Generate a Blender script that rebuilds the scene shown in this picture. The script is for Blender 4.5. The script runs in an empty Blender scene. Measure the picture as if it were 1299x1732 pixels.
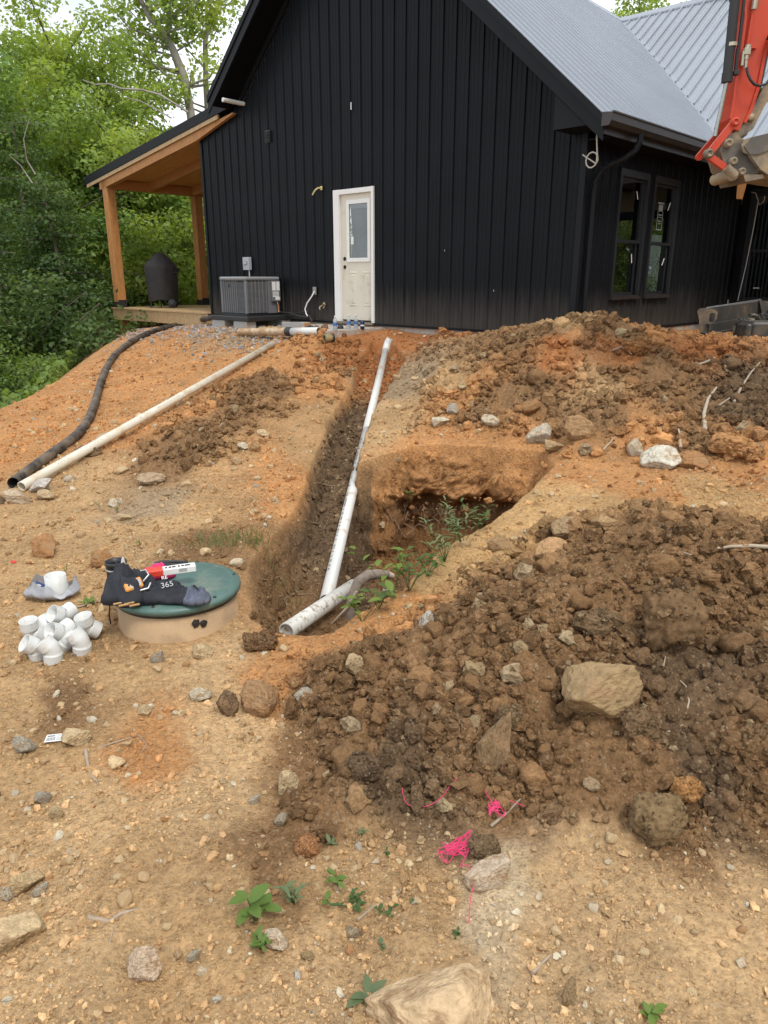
import bpy, math, random
import numpy as np
R = math.radians
random.seed(7)
rng = np.random.default_rng(11)
scene = bpy.context.scene
col = scene.collection

# ---------------------------------------------------------------- camera, sky, sun
F_PX = 1240.0
PITCH = math.atan(396 / 1240.0)
EYE = 0.72
cam_d = bpy.data.cameras.new('camera')
cam = bpy.data.objects.new('camera', cam_d)
col.objects.link(cam)
cam.location = (0, 0, EYE)
cam.rotation_euler = (math.pi / 2 - PITCH, 0, 0)
cam_d.sensor_fit = 'VERTICAL'
cam_d.sensor_height = 36.0
cam_d.lens = F_PX / 1732 * 36.0
cam_d.clip_start = 0.05
cam_d.clip_end = 2000
scene.camera = cam
scene.render.resolution_x = 768
scene.render.resolution_y = 1024

world = bpy.data.worlds.new('World')
scene.world = world
world.use_nodes = True
wn = world.node_tree
wn.nodes.clear()
SUN_EL, SUN_AZ = R(58), R(150)      # azimuth measured from +Y towards +X
sky = wn.nodes.new('ShaderNodeTexSky')
sky.sky_type = 'NISHITA'
sky.sun_disc = False
sky.sun_elevation = SUN_EL
sky.sun_rotation = SUN_AZ
sky.air_density = 1.0
sky.dust_density = 3.0
geo = wn.nodes.new('ShaderNodeTexCoord')
mp = wn.nodes.new('ShaderNodeMapping')
mp.inputs['Scale'].default_value = (1, 1, 2.6)
nz = wn.nodes.new('ShaderNodeTexNoise')
nz.inputs['Scale'].default_value = 2.2
nz.inputs['Detail'].default_value = 6
nz.inputs['Roughness'].default_value = 0.55
cr = wn.nodes.new('ShaderNodeValToRGB')
cr.color_ramp.elements[0].position = 0.34
cr.color_ramp.elements[0].color = (0.6, 0.6, 0.6, 1)
cr.color_ramp.elements[1].position = 0.58
cr.color_ramp.elements[1].color = (1, 1, 1, 1)
mx = wn.nodes.new('ShaderNodeMix')
mx.data_type = 'RGBA'
mx.inputs['B'].default_value = (9.3, 9.7, 10.2, 1)
bg = wn.nodes.new('ShaderNodeBackground')
bg.inputs['Strength'].default_value = 0.10
wo = wn.nodes.new('ShaderNodeOutputWorld')
L = wn.links.new
L(geo.outputs['Generated'], mp.inputs['Vector'])
L(mp.outputs['Vector'], nz.inputs['Vector'])
L(nz.outputs['Fac'], cr.inputs['Fac'])
L(cr.outputs['Color'], mx.inputs['Factor'])
L(sky.outputs['Color'], mx.inputs['A'])
L(mx.outputs['Result'], bg.inputs['Color'])
L(bg.outputs['Background'], wo.inputs['Surface'])

sun_d = bpy.data.lights.new('sun', 'SUN')
sun_d.energy = 1.5
sun_d.angle = R(14)
sun_d.color = (1.0, 0.95, 0.88)
sun = bpy.data.objects.new('sun', sun_d)
col.objects.link(sun)
sd = np.array([math.sin(SUN_AZ) * math.cos(SUN_EL), math.cos(SUN_AZ) * math.cos(SUN_EL), math.sin(SUN_EL)])
from mathutils import Vector, Matrix, Euler, Quaternion
sun.rotation_euler = Vector(sd).to_track_quat('Z', 'Y').to_euler()
sun.location = (0, 0, 30)

scene.view_settings.view_transform = 'Standard'
scene.view_settings.look = 'None'
scene.view_settings.gamma = 1
scene.view_settings.exposure = 0.5
scene.view_settings.use_curve_mapping = False
scene.cycles.max_bounces = 6
scene.cycles.diffuse_bounces = 3
scene.cycles.glossy_bounces = 3
scene.cycles.transmission_bounces = 4
scene.cycles.transparent_max_bounces = 6
scene.cycles.use_denoising = True
scene.cycles.use_adaptive_sampling = True
scene.cycles.adaptive_threshold = 0.02
scene.cycles.caustics_reflective = False
scene.cycles.caustics_refractive = False

# ---------------------------------------------------------------- measuring helpers
cP, sP = math.cos(PITCH), math.sin(PITCH)
def ray(u, v):
    X = u - 649.5; Y = 866 - v
    return np.array([X, F_PX * cP + Y * sP, -F_PX * sP + Y * cP])
def at_z(u, v, z):
    r = ray(u, v); return r * ((z - EYE) / r[2]) + np.array([0, 0, EYE])
def at_y(u, v, y):
    r = ray(u, v); return r * (y / r[1]) + np.array([0, 0, EYE])
HA = np.array([.724, -.690, 0]); HA /= np.linalg.norm(HA)
HB = np.array([-HA[1], HA[0], 0])
HO = np.array([-3.518, 15.55, 0])
HROT = math.atan2(HA[1], HA[0])
def h2w(x, y, z): return HO + HA * x + HB * y + np.array([0, 0, z])
def on_house(u, v, n, d):
    r = ray(u, v); N = HA * n[0] + HB * n[1] + np.array([0, 0, n[2]])
    C = np.array([0, 0, EYE]); t = (d + N @ HO - N @ C) / (N @ r)
    p = C + r * t; q = p - HO
    return np.array([q @ HA, q @ HB, p[2]])

# ---------------------------------------------------------------- noise
def _hash(ix, iy, s):
    h = (ix * 374761393 + iy * 668265263 + s * 1442695041) & 0xffffffff
    h = ((h ^ (h >> 13)) * 1274126177) & 0xffffffff
    h = h ^ (h >> 16)
    return h
def pn(x, y, s=0):
    x = np.asarray(x, float); y = np.asarray(y, float)
    ix = np.floor(x).astype(np.int64); iy = np.floor(y).astype(np.int64)
    fx = x - ix; fy = y - iy
    ux = fx * fx * fx * (fx * (fx * 6 - 15) + 10); uy = fy * fy * fy * (fy * (fy * 6 - 15) + 10)
    def g(dx, dy):
        a = _hash(ix + dx, iy + dy, s) / 4294967296.0 * 2 * np.pi
        return np.cos(a) * (fx - dx) + np.sin(a) * (fy - dy)
    a = g(0, 0) * (1 - ux) + g(1, 0) * ux
    b = g(0, 1) * (1 - ux) + g(1, 1) * ux
    return (a * (1 - uy) + b * uy) * 1.5
def fbm(x, y, s=0, o=4, k=.5):
    r = 0; a = 1; t = 0
    for i in range(o):
        r = r + a * pn(x * 2 ** i + i * 17.3, y * 2 ** i - i * 9.1, s + i); t += a; a *= k
    return r / t
def cell(x, y, s=0):
    """distance to the nearest jittered cell point, 0..~1"""
    ix = np.floor(x).astype(np.int64); iy = np.floor(y).astype(np.int64)
    best = np.full(np.shape(x), 9.0)
    for dx in (-1, 0, 1):
        for dy in (-1, 0, 1):
            h = _hash(ix + dx, iy + dy, s)
            px = ix + dx + (h & 0xffff) / 65536.0; py = iy + dy + ((h >> 16) & 0xffff) / 65536.0
            best = np.minimum(best, (px - x) ** 2 + (py - y) ** 2)
    return np.sqrt(best)
def sst(a, b, x):
    t = np.clip((x - a) / (b - a), 0, 1); return t * t * (3 - 2 * t)

# ---------------------------------------------------------------- mesh helpers
def mesh_from(name, V, Fc, smooth=False):
    me = bpy.data.meshes.new(name)
    V = np.asarray(V, dtype=np.float32).reshape(-1, 3)
    if isinstance(Fc, np.ndarray):
        k = Fc.shape[1]
        me.vertices.add(len(V)); me.vertices.foreach_set('co', V.ravel())
        me.loops.add(Fc.size); me.loops.foreach_set('vertex_index', Fc.ravel().astype(np.int32))
        me.polygons.add(len(Fc))
        me.polygons.foreach_set('loop_start', (np.arange(len(Fc)) * k).astype(np.int32))
        me.update(calc_edges=True)
    else:
        me.from_pydata([tuple(map(float, v)) for v in V], [], [tuple(f) for f in Fc])
        me.update()
    if smooth:
        me.polygons.foreach_set('use_smooth', np.ones(len(me.polygons), bool))
    me.validate()
    return me

class MB:
    """collects simple shapes into one mesh"""
    def __init__(s): s.V = []; s.F = []; s.S = []
    def add(s, V, F, smooth=False):
        n = len(s.V); s.V += [tuple(map(float, v)) for v in V]
        s.F += [tuple(i + n for i in f) for f in F]; s.S += [smooth] * len(F); return s
    def hexa(s, P):       # 8 corner points: bottom ring 0-3, top ring 4-7
        return s.add(P, [(0, 3, 2, 1), (4, 5, 6, 7), (0, 1, 5, 4), (1, 2, 6, 5), (2, 3, 7, 6), (3, 0, 4, 7)])
    def box(s, x0, x1, y0, y1, z0, z1):
        return s.hexa([(x0, y0, z0), (x1, y0, z0), (x1, y1, z0), (x0, y1, z0), (x0, y0, z1), (x1, y0, z1), (x1, y1, z1), (x0, y1, z1)])
    def bbox(s, x0, x1, y0, y1, z0, z1, b=.01):   # box with chamfered edges
        P = []
        for z, i in ((z0, b), (z0 + b, 0), (z1 - b, 0), (z1, b)):
            c = [(x0 + i, y0 + i), (x1 - i, y0 + i), (x1 - i, y1 - i), (x0 + i, y1 - i)]
            if i == 0:
                ring = [(x0 + b, y0), (x1 - b, y0), (x1, y0 + b), (x1, y1 - b), (x1 - b, y1), (x0 + b, y1), (x0, y1 - b), (x0, y0 + b)]
            else:
                ring = [(x0 + b, y0 + b), (x1 - b, y0 + b), (x1 - b, y0 + b), (x1 - b, y1 - b), (x1 - b, y1 - b), (x0 + b, y1 - b), (x0 + b, y1 - b), (x0 + b, y0 + b)]
            P += [(x, y, z) for x, y in ring]
        Fc = []
        for r in range(3):
            for k in range(8):
                a = r * 8 + k; c = r * 8 + (k + 1) % 8
                Fc.append((a, c, c + 8, a + 8))
        Fc.append((7, 5, 3, 1)); Fc.append((24, 26, 28, 30))
        return s.add(P, Fc)
    def bar(s, p, q, w, h, up=(0, 0, 1)):
        p = Vector(p); q = Vector(q); d = (q - p).normalized(); u = Vector(up)
        a = d.cross(u)
        if a.length < 1e-4: a = d.cross(Vector((0, 1, 0)))
        a.normalize(); b = a.cross(d).normalized()
        P = [c + a * (i * w / 2) + b * (j * h / 2) for c in (p, q) for i, j in ((-1, -1), (1, -1), (1, 1), (-1, 1))]
        return s.hexa(P)
    def tube(s, pts, r, n=10, caps=True, smooth=True, hollow=None):
        pts = [Vector(p) for p in pts]; m = len(pts)
        rs = list(r) if hasattr(r, '__len__') else [r] * m
        V = []; prev = None
        for i in range(m):
            d = (pts[min(i + 1, m - 1)] - pts[max(i - 1, 0)])
            d = d.normalized() if d.length > 1e-9 else Vector((0, 0, 1))
            if prev is None:
                a = d.orthogonal().normalized()
            else:
                a = prev - d * prev.dot(d)
                a = a.normalized() if a.length > 1e-6 else d.orthogonal().normalized()
            prev = a; b = d.cross(a)
            for k in range(n):
                t = 2 * math.pi * k / n
                V.append(pts[i] + (a * math.cos(t) + b * math.sin(t)) * rs[i])
        Fc = [(i * n + k, i * n + (k + 1) % n, (i + 1) * n + (k + 1) % n, (i + 1) * n + k) for i in range(m - 1) for k in range(n)]
        s.add(V, Fc, smooth)
        if caps:
            s.add(V[:n], [tuple(range(n - 1, -1, -1))]); s.add(V[-n:], [tuple(range(n))])
        return s
    def lathe(s, prof, n=20, o=(0, 0, 0), ax=(0, 0, 1), smooth=True, ang=2 * math.pi):
        ax = Vector(ax).normalized(); a = ax.orthogonal().normalized(); b = ax.cross(a); o = Vector(o)
        V = [o + ax * z + (a * math.cos(2 * math.pi * k / n) + b * math.sin(2 * math.pi * k / n)) * r for r, z in prof for k in range(n)]
        Fc = [(i * n + k, i * n + (k + 1) % n, (i + 1) * n + (k + 1) % n, (i + 1) * n + k) for i in range(len(prof) - 1) for k in range(n)]
        return s.add(V, Fc, smooth)
    def disc(s, o, ax, r, n=16):
        ax = Vector(ax).normalized(); a = ax.orthogonal().normalized(); b = ax.cross(a); o = Vector(o)
        return s.add([o + (a * math.cos(2 * math.pi * k / n) + b * math.sin(2 * math.pi * k / n)) * r for k in range(n)], [tuple(range(n))])
    def prism(s, A, B):    # two matching rings
        n = len(A)
        return s.add(list(A) + list(B), [tuple(range(n - 1, -1, -1)), tuple(range(n, 2 * n))] + [(k, (k + 1) % n, n + (k + 1) % n, n + k) for k in range(n)])
    def mesh(s, name):
        me = bpy.data.meshes.new(name); me.from_pydata(s.V, [], s.F)
        me.polygons.foreach_set('use_smooth', s.S); me.update(); return me

def tag(o, label=None, cat=None, group=None, kind=None):
    if label: o['label'] = label
    if cat: o['category'] = cat
    if group: o['group'] = group
    if kind: o['kind'] = kind
    return o
def link(name, me, mat, parent=None, loc=None, rot=None, scale=None):
    if isinstance(me, MB): me = me.mesh(name)
    o = bpy.data.objects.new(name, me)
    if mat is not None and len(me.materials) == 0: me.materials.append(mat)
    if parent is not None: o.parent = parent
    if loc is not None: o.location = tuple(map(float, loc))
    if rot is not None: o.rotation_euler = rot
    if scale is not None: o.scale = scale
    col.objects.link(o); return o
def thing(name, label, cat, loc=(0, 0, 0), rotz=0, group=None, rot=None):
    o = bpy.data.objects.new(name, None); col.objects.link(o)
    o.empty_display_size = .1
    o.location = tuple(map(float, loc)); o.rotation_euler = rot if rot is not None else (0, 0, rotz)
    return tag(o, label, cat, group)
def copy_tree(o, parent=None):
    c = o.copy(); col.objects.link(c); c.parent = parent
    for ch in list(o.children): copy_tree(ch, c)
    return c

# ---------------------------------------------------------------- materials
def lk(nt, a, b): nt.links.new(a, b)
def mat(name, base, rough=.6, metal=0., bump=0., bscale=20., var=0., vscale=4., spec=.5, dirt=None, dirt_scale=3., dirt_amt=.5, coord='Object', objcol=False, attr=None, trans=0., **kw):
    m = bpy.data.materials.new(name); m.use_nodes = True
    nt = m.node_tree; b = nt.nodes['Principled BSDF']
    b.inputs['Roughness'].default_value = rough; b.inputs['Metallic'].default_value = metal
    b.inputs['Specular IOR Level'].default_value = spec
    b.inputs['Base Color'].default_value = (*base, 1)
    tc = nt.nodes.new('ShaderNodeTexCoord')
    if coord == 'World':
        g = nt.nodes.new('ShaderNodeNewGeometry'); vec = g.outputs['Position']
    else: vec = tc.outputs[coord]
    colout = None
    if objcol:
        oi = nt.nodes.new('ShaderNodeObjectInfo'); colout = oi.outputs['Color']
    if attr:
        at = nt.nodes.new('ShaderNodeAttribute'); at.attribute_name = attr[0]; at.attribute_type = attr[1]; colout = at.outputs['Color']
    if var > 0:
        n = nt.nodes.new('ShaderNodeTexNoise'); n.inputs['Scale'].default_value = vscale; n.inputs['Detail'].default_value = 5
        lk(nt, vec, n.inputs['Vector'])
        mr = nt.nodes.new('ShaderNodeMapRange'); mr.inputs[1].default_value = .25; mr.inputs[2].default_value = .75
        mr.inputs[3].default_value = 1 - var; mr.inputs[4].default_value = 1 + var
        lk(nt, n.outputs['Fac'], mr.inputs[0])
        v = nt.nodes.new('ShaderNodeVectorMath'); v.operation = 'SCALE'
        if colout is not None: lk(nt, colout, v.inputs[0])
        else: v.inputs[0].default_value = base
        lk(nt, mr.outputs[0], v.inputs['Scale']); colout = v.outputs[0]
    if dirt:
        n = nt.nodes.new('ShaderNodeTexNoise'); n.inputs['Scale'].default_value = dirt_scale; n.inputs['Detail'].default_value = 8; n.inputs['Roughness'].default_value = .65
        lk(nt, vec, n.inputs['Vector'])
        mr = nt.nodes.new('ShaderNodeMapRange'); mr.inputs[1].default_value = .62 - .35 * dirt_amt; mr.inputs[2].default_value = .75 - .25 * dirt_amt
        lk(nt, n.outputs['Fac'], mr.inputs[0])
        mx = nt.nodes.new('ShaderNodeMix'); mx.data_type = 'RGBA'
        lk(nt, mr.outputs[0], mx.inputs['Factor'])
        if colout is not None: lk(nt, colout, mx.inputs['A'])
        else: mx.inputs['A'].default_value = (*base, 1)
        mx.inputs['B'].default_value = (*dirt, 1); colout = mx.outputs['Result']
    if colout is not None: lk(nt, colout, b.inputs['Base Color'])
    if bump > 0:
        n = nt.nodes.new('ShaderNodeTexNoise'); n.inputs['Scale'].default_value = bscale; n.inputs['Detail'].default_value = 6
        lk(nt, vec, n.inputs['Vector'])
        bp = nt.nodes.new('ShaderNodeBump'); bp.inputs['Strength'].default_value = 1; bp.inputs['Distance'].default_value = bump
        lk(nt, n.outputs['Fac'], bp.inputs['Height']); lk(nt, bp.outputs['Normal'], b.inputs['Normal'])
    if trans > 0: b.inputs['Transmission Weight'].default_value = trans
    for k, x in kw.items(): b.inputs[k].default_value = x
    return m

def soil_mat(name, attr):
    """earth: base colour from the mesh, broken up by grain, specks and crumbs"""
    m = bpy.data.materials.new(name); m.use_nodes = True
    nt = m.node_tree; b = nt.nodes['Principled BSDF']
    b.inputs['Roughness'].default_value = .95; b.inputs['Specular IOR Level'].default_value = .15
    g = nt.nodes.new('ShaderNodeNewGeometry'); pos = g.outputs['Position']
    at = nt.nodes.new('ShaderNodeAttribute'); at.attribute_name = attr[0]; at.attribute_type = attr[1]
    def noise(sc, d=4, r=.6):
        n = nt.nodes.new('ShaderNodeTexNoise'); n.inputs['Scale'].default_value = sc; n.inputs['Detail'].default_value = d; n.inputs['Roughness'].default_value = r
        lk(nt, pos, n.inputs['Vector']); return n.outputs['Fac']
    def mr(x, a, b_, c, d):
        q = nt.nodes.new('ShaderNodeMapRange'); lk(nt, x, q.inputs[0])
        for i, t in enumerate((a, b_, c, d)): q.inputs[1 + i].default_value = t
        return q.outputs[0]
    def scale(c, f):
        v = nt.nodes.new('ShaderNodeVectorMath'); v.operation = 'SCALE'; lk(nt, c, v.inputs[0]); lk(nt, f, v.inputs['Scale']); return v.outputs[0]
    def mix(f, a, b_):
        q = nt.nodes.new('ShaderNodeMix'); q.data_type = 'RGBA'; lk(nt, f, q.inputs['Factor'])
        lk(nt, a, q.inputs['A'])
        if isinstance(b_, tuple): q.inputs['B'].default_value = (*b_, 1)
        else: lk(nt, b_, q.inputs['B'])
        return q.outputs['Result']
    c = scale(at.outputs['Color'], mr(noise(2.3, 5), .3, .7, .78, 1.2))
    c = scale(c, mr(noise(38, 6, .7), .3, .7, .62, 1.36))
    # small stones: two sizes of voronoi cells, pale ones picked out at random
    for sc, lo, colr in ((42, .76, (.46, .35, .22)), (95, .70, (.48, .34, .20)), (60, .86, (.10, .06, .035))):
        v = nt.nodes.new('ShaderNodeTexVoronoi'); v.inputs['Scale'].default_value = sc
        wv = nt.nodes.new('ShaderNodeVectorMath'); wv.operation = 'ADD'
        n2 = nt.nodes.new('ShaderNodeTexNoise'); n2.inputs['Scale'].default_value = sc * .8; lk(nt, pos, n2.inputs['Vector'])
        s2 = nt.nodes.new('ShaderNodeVectorMath'); s2.operation = 'SCALE'; s2.inputs['Scale'].default_value = 1.0 / sc
        lk(nt, n2.outputs['Color'], s2.inputs[0]); lk(nt, pos, wv.inputs[0]); lk(nt, s2.outputs[0], wv.inputs[1])
        lk(nt, wv.outputs[0], v.inputs['Vector'])
        sp = nt.nodes.new('ShaderNodeSeparateColor'); lk(nt, v.outputs['Color'], sp.inputs[0])
        pick = mr(sp.outputs[0], lo, lo + .02, 0, 1)
        core = mr(v.outputs['Distance'], .25, .42, 1, 0)
        mu = nt.nodes.new('ShaderNodeMath'); mu.operation = 'MULTIPLY'; lk(nt, pick, mu.inputs[0]); lk(nt, core, mu.inputs[1])
        mu2 = nt.nodes.new('ShaderNodeMath'); mu2.operation = 'MULTIPLY'; lk(nt, mu.outputs[0], mu2.inputs[0]); mu2.inputs[1].default_value = .40
        lk(nt, mu.outputs[0], mu2.inputs[0]); c = mix(mu2.outputs[0], c, colr)
    lk(nt, c, b.inputs['Base Color'])
    # relief
    ad = nt.nodes.new('ShaderNodeMath'); ad.operation = 'ADD'
    h1 = mr(noise(55, 7, .72), 0, 1, 0, 1); v = nt.nodes.new('ShaderNodeTexVoronoi'); v.inputs['Scale'].default_value = 75; lk(nt, pos, v.inputs['Vector'])
    h2 = mr(v.outputs['Distance'], 0, .6, .4, 0)
    lk(nt, h1, ad.inputs[0]); lk(nt, h2, ad.inputs[1])
    bp = nt.nodes.new('ShaderNodeBump'); bp.inputs['Strength'].default_value = 1; bp.inputs['Distance'].default_value = .016
    lk(nt, ad.outputs[0], bp.inputs['Height']); lk(nt, bp.outputs['Normal'], b.inputs['Normal'])
    return m
# ---------------------------------------------------------------- the ground
def poly_world(pts): return np.array([at_z(u, v, z)[:2] for u, v, z in pts])
def seg_dist(x, y, P, closed=True):
    d = np.full(x.shape, 1e9); n = len(P)
    for i in range(n if closed else n - 1):
        a = P[i]; b = P[(i + 1) % n]; e = b - a
        t = np.clip(((x - a[0]) * e[0] + (y - a[1]) * e[1]) / (e @ e + 1e-12), 0, 1)
        d = np.minimum(d, (x - a[0] - t * e[0]) ** 2 + (y - a[1] - t * e[1]) ** 2)
    return np.sqrt(d)
def inside(x, y, P):
    r = np.zeros(x.shape, bool); n = len(P)
    for i in range(n):
        a = P[i]; b = P[(i + 1) % n]
        c = ((a[1] > y) != (b[1] > y)) & (x < (b[0] - a[0]) * (y - a[1]) / (b[1] - a[1] + 1e-12) + a[0])
        r ^= c
    return r
def sdist(x, y, P):       # positive inside
    d = seg_dist(x, y, P); return np.where(inside(x, y, P), d, -d)

ctl = [(0,1732,-.98),(650,1732,-.96),(1299,1732,-.95),(300,1500,-1.02),(0,1400,-1.06),(650,1450,-1.0),(1000,1500,-.97),(1299,1450,-.95),
 (0,1150,-1.09),(150,1120,-1.05),(350,1110,-1.03),(550,1150,-1.06),(60,950,-1.09),(0,870,-1.11),(300,920,-1.01),(200,850,-1.03),(400,880,-.97),(350,780,-.88),
 (450,700,-.68),(520,640,-.5),(560,590,-.3),(450,570,-.2),(380,560,-.15),(250,700,-.82),(100,720,-.96),(150,640,-.73),(250,580,-.36),(330,555,-.19),
 (15,830,-1.12),(120,790,-1.03),(620,750,-.75),(700,745,-.72),(900,750,-.68),(700,640,-.45),(680,590,-.28),(1000,850,-.75),(1299,800,-.65),(1299,870,-.72),
 (800,920,-.85),(700,1000,-.95),(600,1090,-1.05)]
cp = [at_z(*c) for c in ctl]
cp += [np.array(p, float) for p in [(2,10,-.15),(5,11,-.12),(6,8,-.3),(8,4,-.7),(3,3,-.88),(4.8,13,-.1),(0,0,-.95),(-3,0,-1.1),(3,0,-.9),(0,-5,-.95),(-6,3,-1.2),
       (-5,16,-.35),(-2,17,-.15),(0,14,-.1),(10,12,-.2),(-5.4,10,-.97),(-6,6,-1.15),(-1.2,13.1,-.12),(.8,11.2,-.13),(-.9,11.3,-.14),(-.3,11.6,-.12),(2,19,-.2),(9,20,-.3),(14,14,-.4),(14,2,-.9),(-10,-6,-1.3),(10,-8,-1.0),(-9,4,-1.4)]]
cp = np.array(cp)
def tps(r2): return np.where(r2 > 0, r2 * np.log(r2 + 1e-12), 0)
_n = len(cp)
_K = tps(((cp[:, None, :2] - cp[None, :, :2]) ** 2).sum(-1)) + np.eye(_n) * .35
_Pm = np.c_[np.ones(_n), cp[:, :2]]
_W = np.linalg.solve(np.block([[_K, _Pm], [_Pm.T, np.zeros((3, 3))]]), np.r_[cp[:, 2], 0, 0, 0])
EDGE = np.array([(-14, -8), (-9, 1), (-6.6, 5), (-5.75, 8), (-5.3, 10), (-5.0, 11.9), (-4.95, 13.1), (-5.6, 16), (-6.5, 19), (-6.0, 26), (4, 34), (30, 40)], float)
def base_ground(x, y):
    s = x.shape; X = np.clip(x, -14, 14).ravel(); Y = np.clip(y, -8, 20).ravel()
    z = _W[_n] + _W[_n + 1] * X + _W[_n + 2] * Y
    for i in range(_n):
        z = z + _W[i] * tps((X - cp[i, 0]) ** 2 + (Y - cp[i, 1]) ** 2)
    z = np.clip(z.reshape(s), -1.6, 0.0)
    # the bank on the left drops into the woods
    P = np.vstack([EDGE, [(60, 40), (60, -60), (-14, -60)]])
    d = -sdist(x, y, P)
    dd = np.maximum(d + .25, 0)
    z = z - np.minimum(.62 * dd ** 2 / (dd + .5), 5.5 + .5 * pn(x * .1, y * .1, 5)) * 1.0
    return z

PIPE0 = np.array([-.39, 4.53, -1.35]); PIPE1 = np.array([.02, 11.0, -.33])
TR = poly_world([(609,603,-.33),(590,645,-.45),(563,690,-.62),(538,740,-.72),(520,790,-.83),(508,840,-.9),(480,890,-.98),(450,925,-1.02),(425,960,-1.05),(418,1000,-1.08),(418,1050,-1.1),
   (440,1083,-1.1),(500,1088,-1.1),(560,1078,-1.07),(600,1040,-1.02),(680,990,-.95),(745,925,-.88),(830,875,-.8),(905,812,-.72),(938,776,-.69),(925,758,-.68),(800,749,-.7),(700,747,-.72),(606,770,-.76),
   (613,738,-.7),(631,692,-.6),(660,638,-.42),(688,597,-.28),(668,585,-.25),(630,585,-.27)])
BACK = poly_world([(925,775,-.69),(900,757,-.68),(800,750,-.7),(700,748,-.72),(612,755,-.75)])
P1 = poly_world([(430,1185,-1.08),(495,1250,-1.03),(505,1320,-1.0),(480,1390,-.99),(560,1425,-.98),(700,1400,-.97),(850,1395,-.96),(1000,1415,-.96),(1110,1440,-.95),(1299,1410,-.94)])
P1 = np.vstack([P1, [(2.6, 2.1), (3.6, 2.8), (3.4, 4.0), (2.4, 4.3)], poly_world([(1299,890,-.72),(1000,875,-.76),(890,905,-.82),(740,1010,-.95),(640,1065,-1.0),(560,1110,-1.05),(470,1130,-1.08)])])
P2 = poly_world([(690,748,-.72),(740,728,-.7),(830,742,-.69),(900,745,-.68),(950,775,-.69),(1100,785,-.68),(1200,790,-.66),(1299,785,-.64)])
P2 = np.vstack([P2, [(4.6, 5.6), (6.2, 7.2), (6.0, 9.3), (4.6, 9.9), (3.4, 10.0), (2.4, 10.2), (1.5, 10.6), (.7, 11.1), (.42, 10.6)], poly_world([(700,600,-.3),(715,650,-.45),(690,700,-.6)])])
P3 = poly_world([(225,760,-.9),(290,700,-.78),(400,650,-.6),(465,630,-.5),(520,640,-.5),(500,700,-.66),(430,770,-.82),(330,800,-.93),(240,800,-.98)])   # dark crumbs left of trench
P4 = poly_world([(490,588,-.3),(600,574,-.25),(612,600,-.33),(590,650,-.47),(540,700,-.62),(500,660,-.56),(490,610,-.4)])   # red heap at trench head
def gauss(x, y, cx, cy, r): return np.exp(-((x - cx) ** 2 + (y - cy) ** 2) / (2 * r * r))
def piles(x, y):
    wob = .10 * pn(x * 1.7, y * 1.7, 21) + .05 * pn(x * 5, y * 5, 22)
    d1 = np.maximum(sdist(x, y, P1) + wob * .8, 0)
    H1 = .35 + .32 * gauss(x, y, 1.35, 3.1, .7) + .12 * gauss(x, y, .55, 3.0, .5) + .2 * gauss(x, y, 2.6, 3.2, .8)
    h1 = H1 * (1 - np.exp(-.62 * d1 / H1))
    d2 = np.maximum(sdist(x, y, P2) + wob * 1.2, 0)
    H2 = .17 + .74 * gauss(x, y, 2.05, 8.3, .72) + .10 * gauss(x, y, 3.3, 7.6, .6) + .30 * gauss(x, y, 1.2, 8.3, .6)
    h2 = H2 * (1 - np.exp(-.60 * d2 / H2))
    d3 = np.maximum(sdist(x, y, P3) + wob, 0); h3 = .13 * (1 - np.exp(-3 * d3))
    d4 = np.maximum(sdist(x, y, P4) + wob, 0); h4 = .12 * (1 - np.exp(-3 * d4))
    return h1, h2, h3, h4
def carve(x, y):
    """floor height and how deep inside the cut"""
    d = sdist(x, y, TR)
    k = ((x - PIPE0[0]) * (PIPE1[0] - PIPE0[0]) + (y - PIPE0[1]) * (PIPE1[1] - PIPE0[1])) / ((PIPE1[0] - PIPE0[0]) ** 2 + (PIPE1[1] - PIPE0[1]) ** 2)
    zp = PIPE0[2] + (PIPE1[2] - PIPE0[2]) * np.clip(k, -.1, 1) - .075
    xp = PIPE0[0] + (PIPE1[0] - PIPE0[0]) * k
    pit = sst(-.01, .10, x - xp) * (1 - sst(6.7, 6.9, y))
    fl = zp * (1 - pit) + (-1.72) * pit
    fl = np.where(y < 4.3, np.maximum(fl, -1.36 - .0 * y), fl)
    return d, fl
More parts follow.
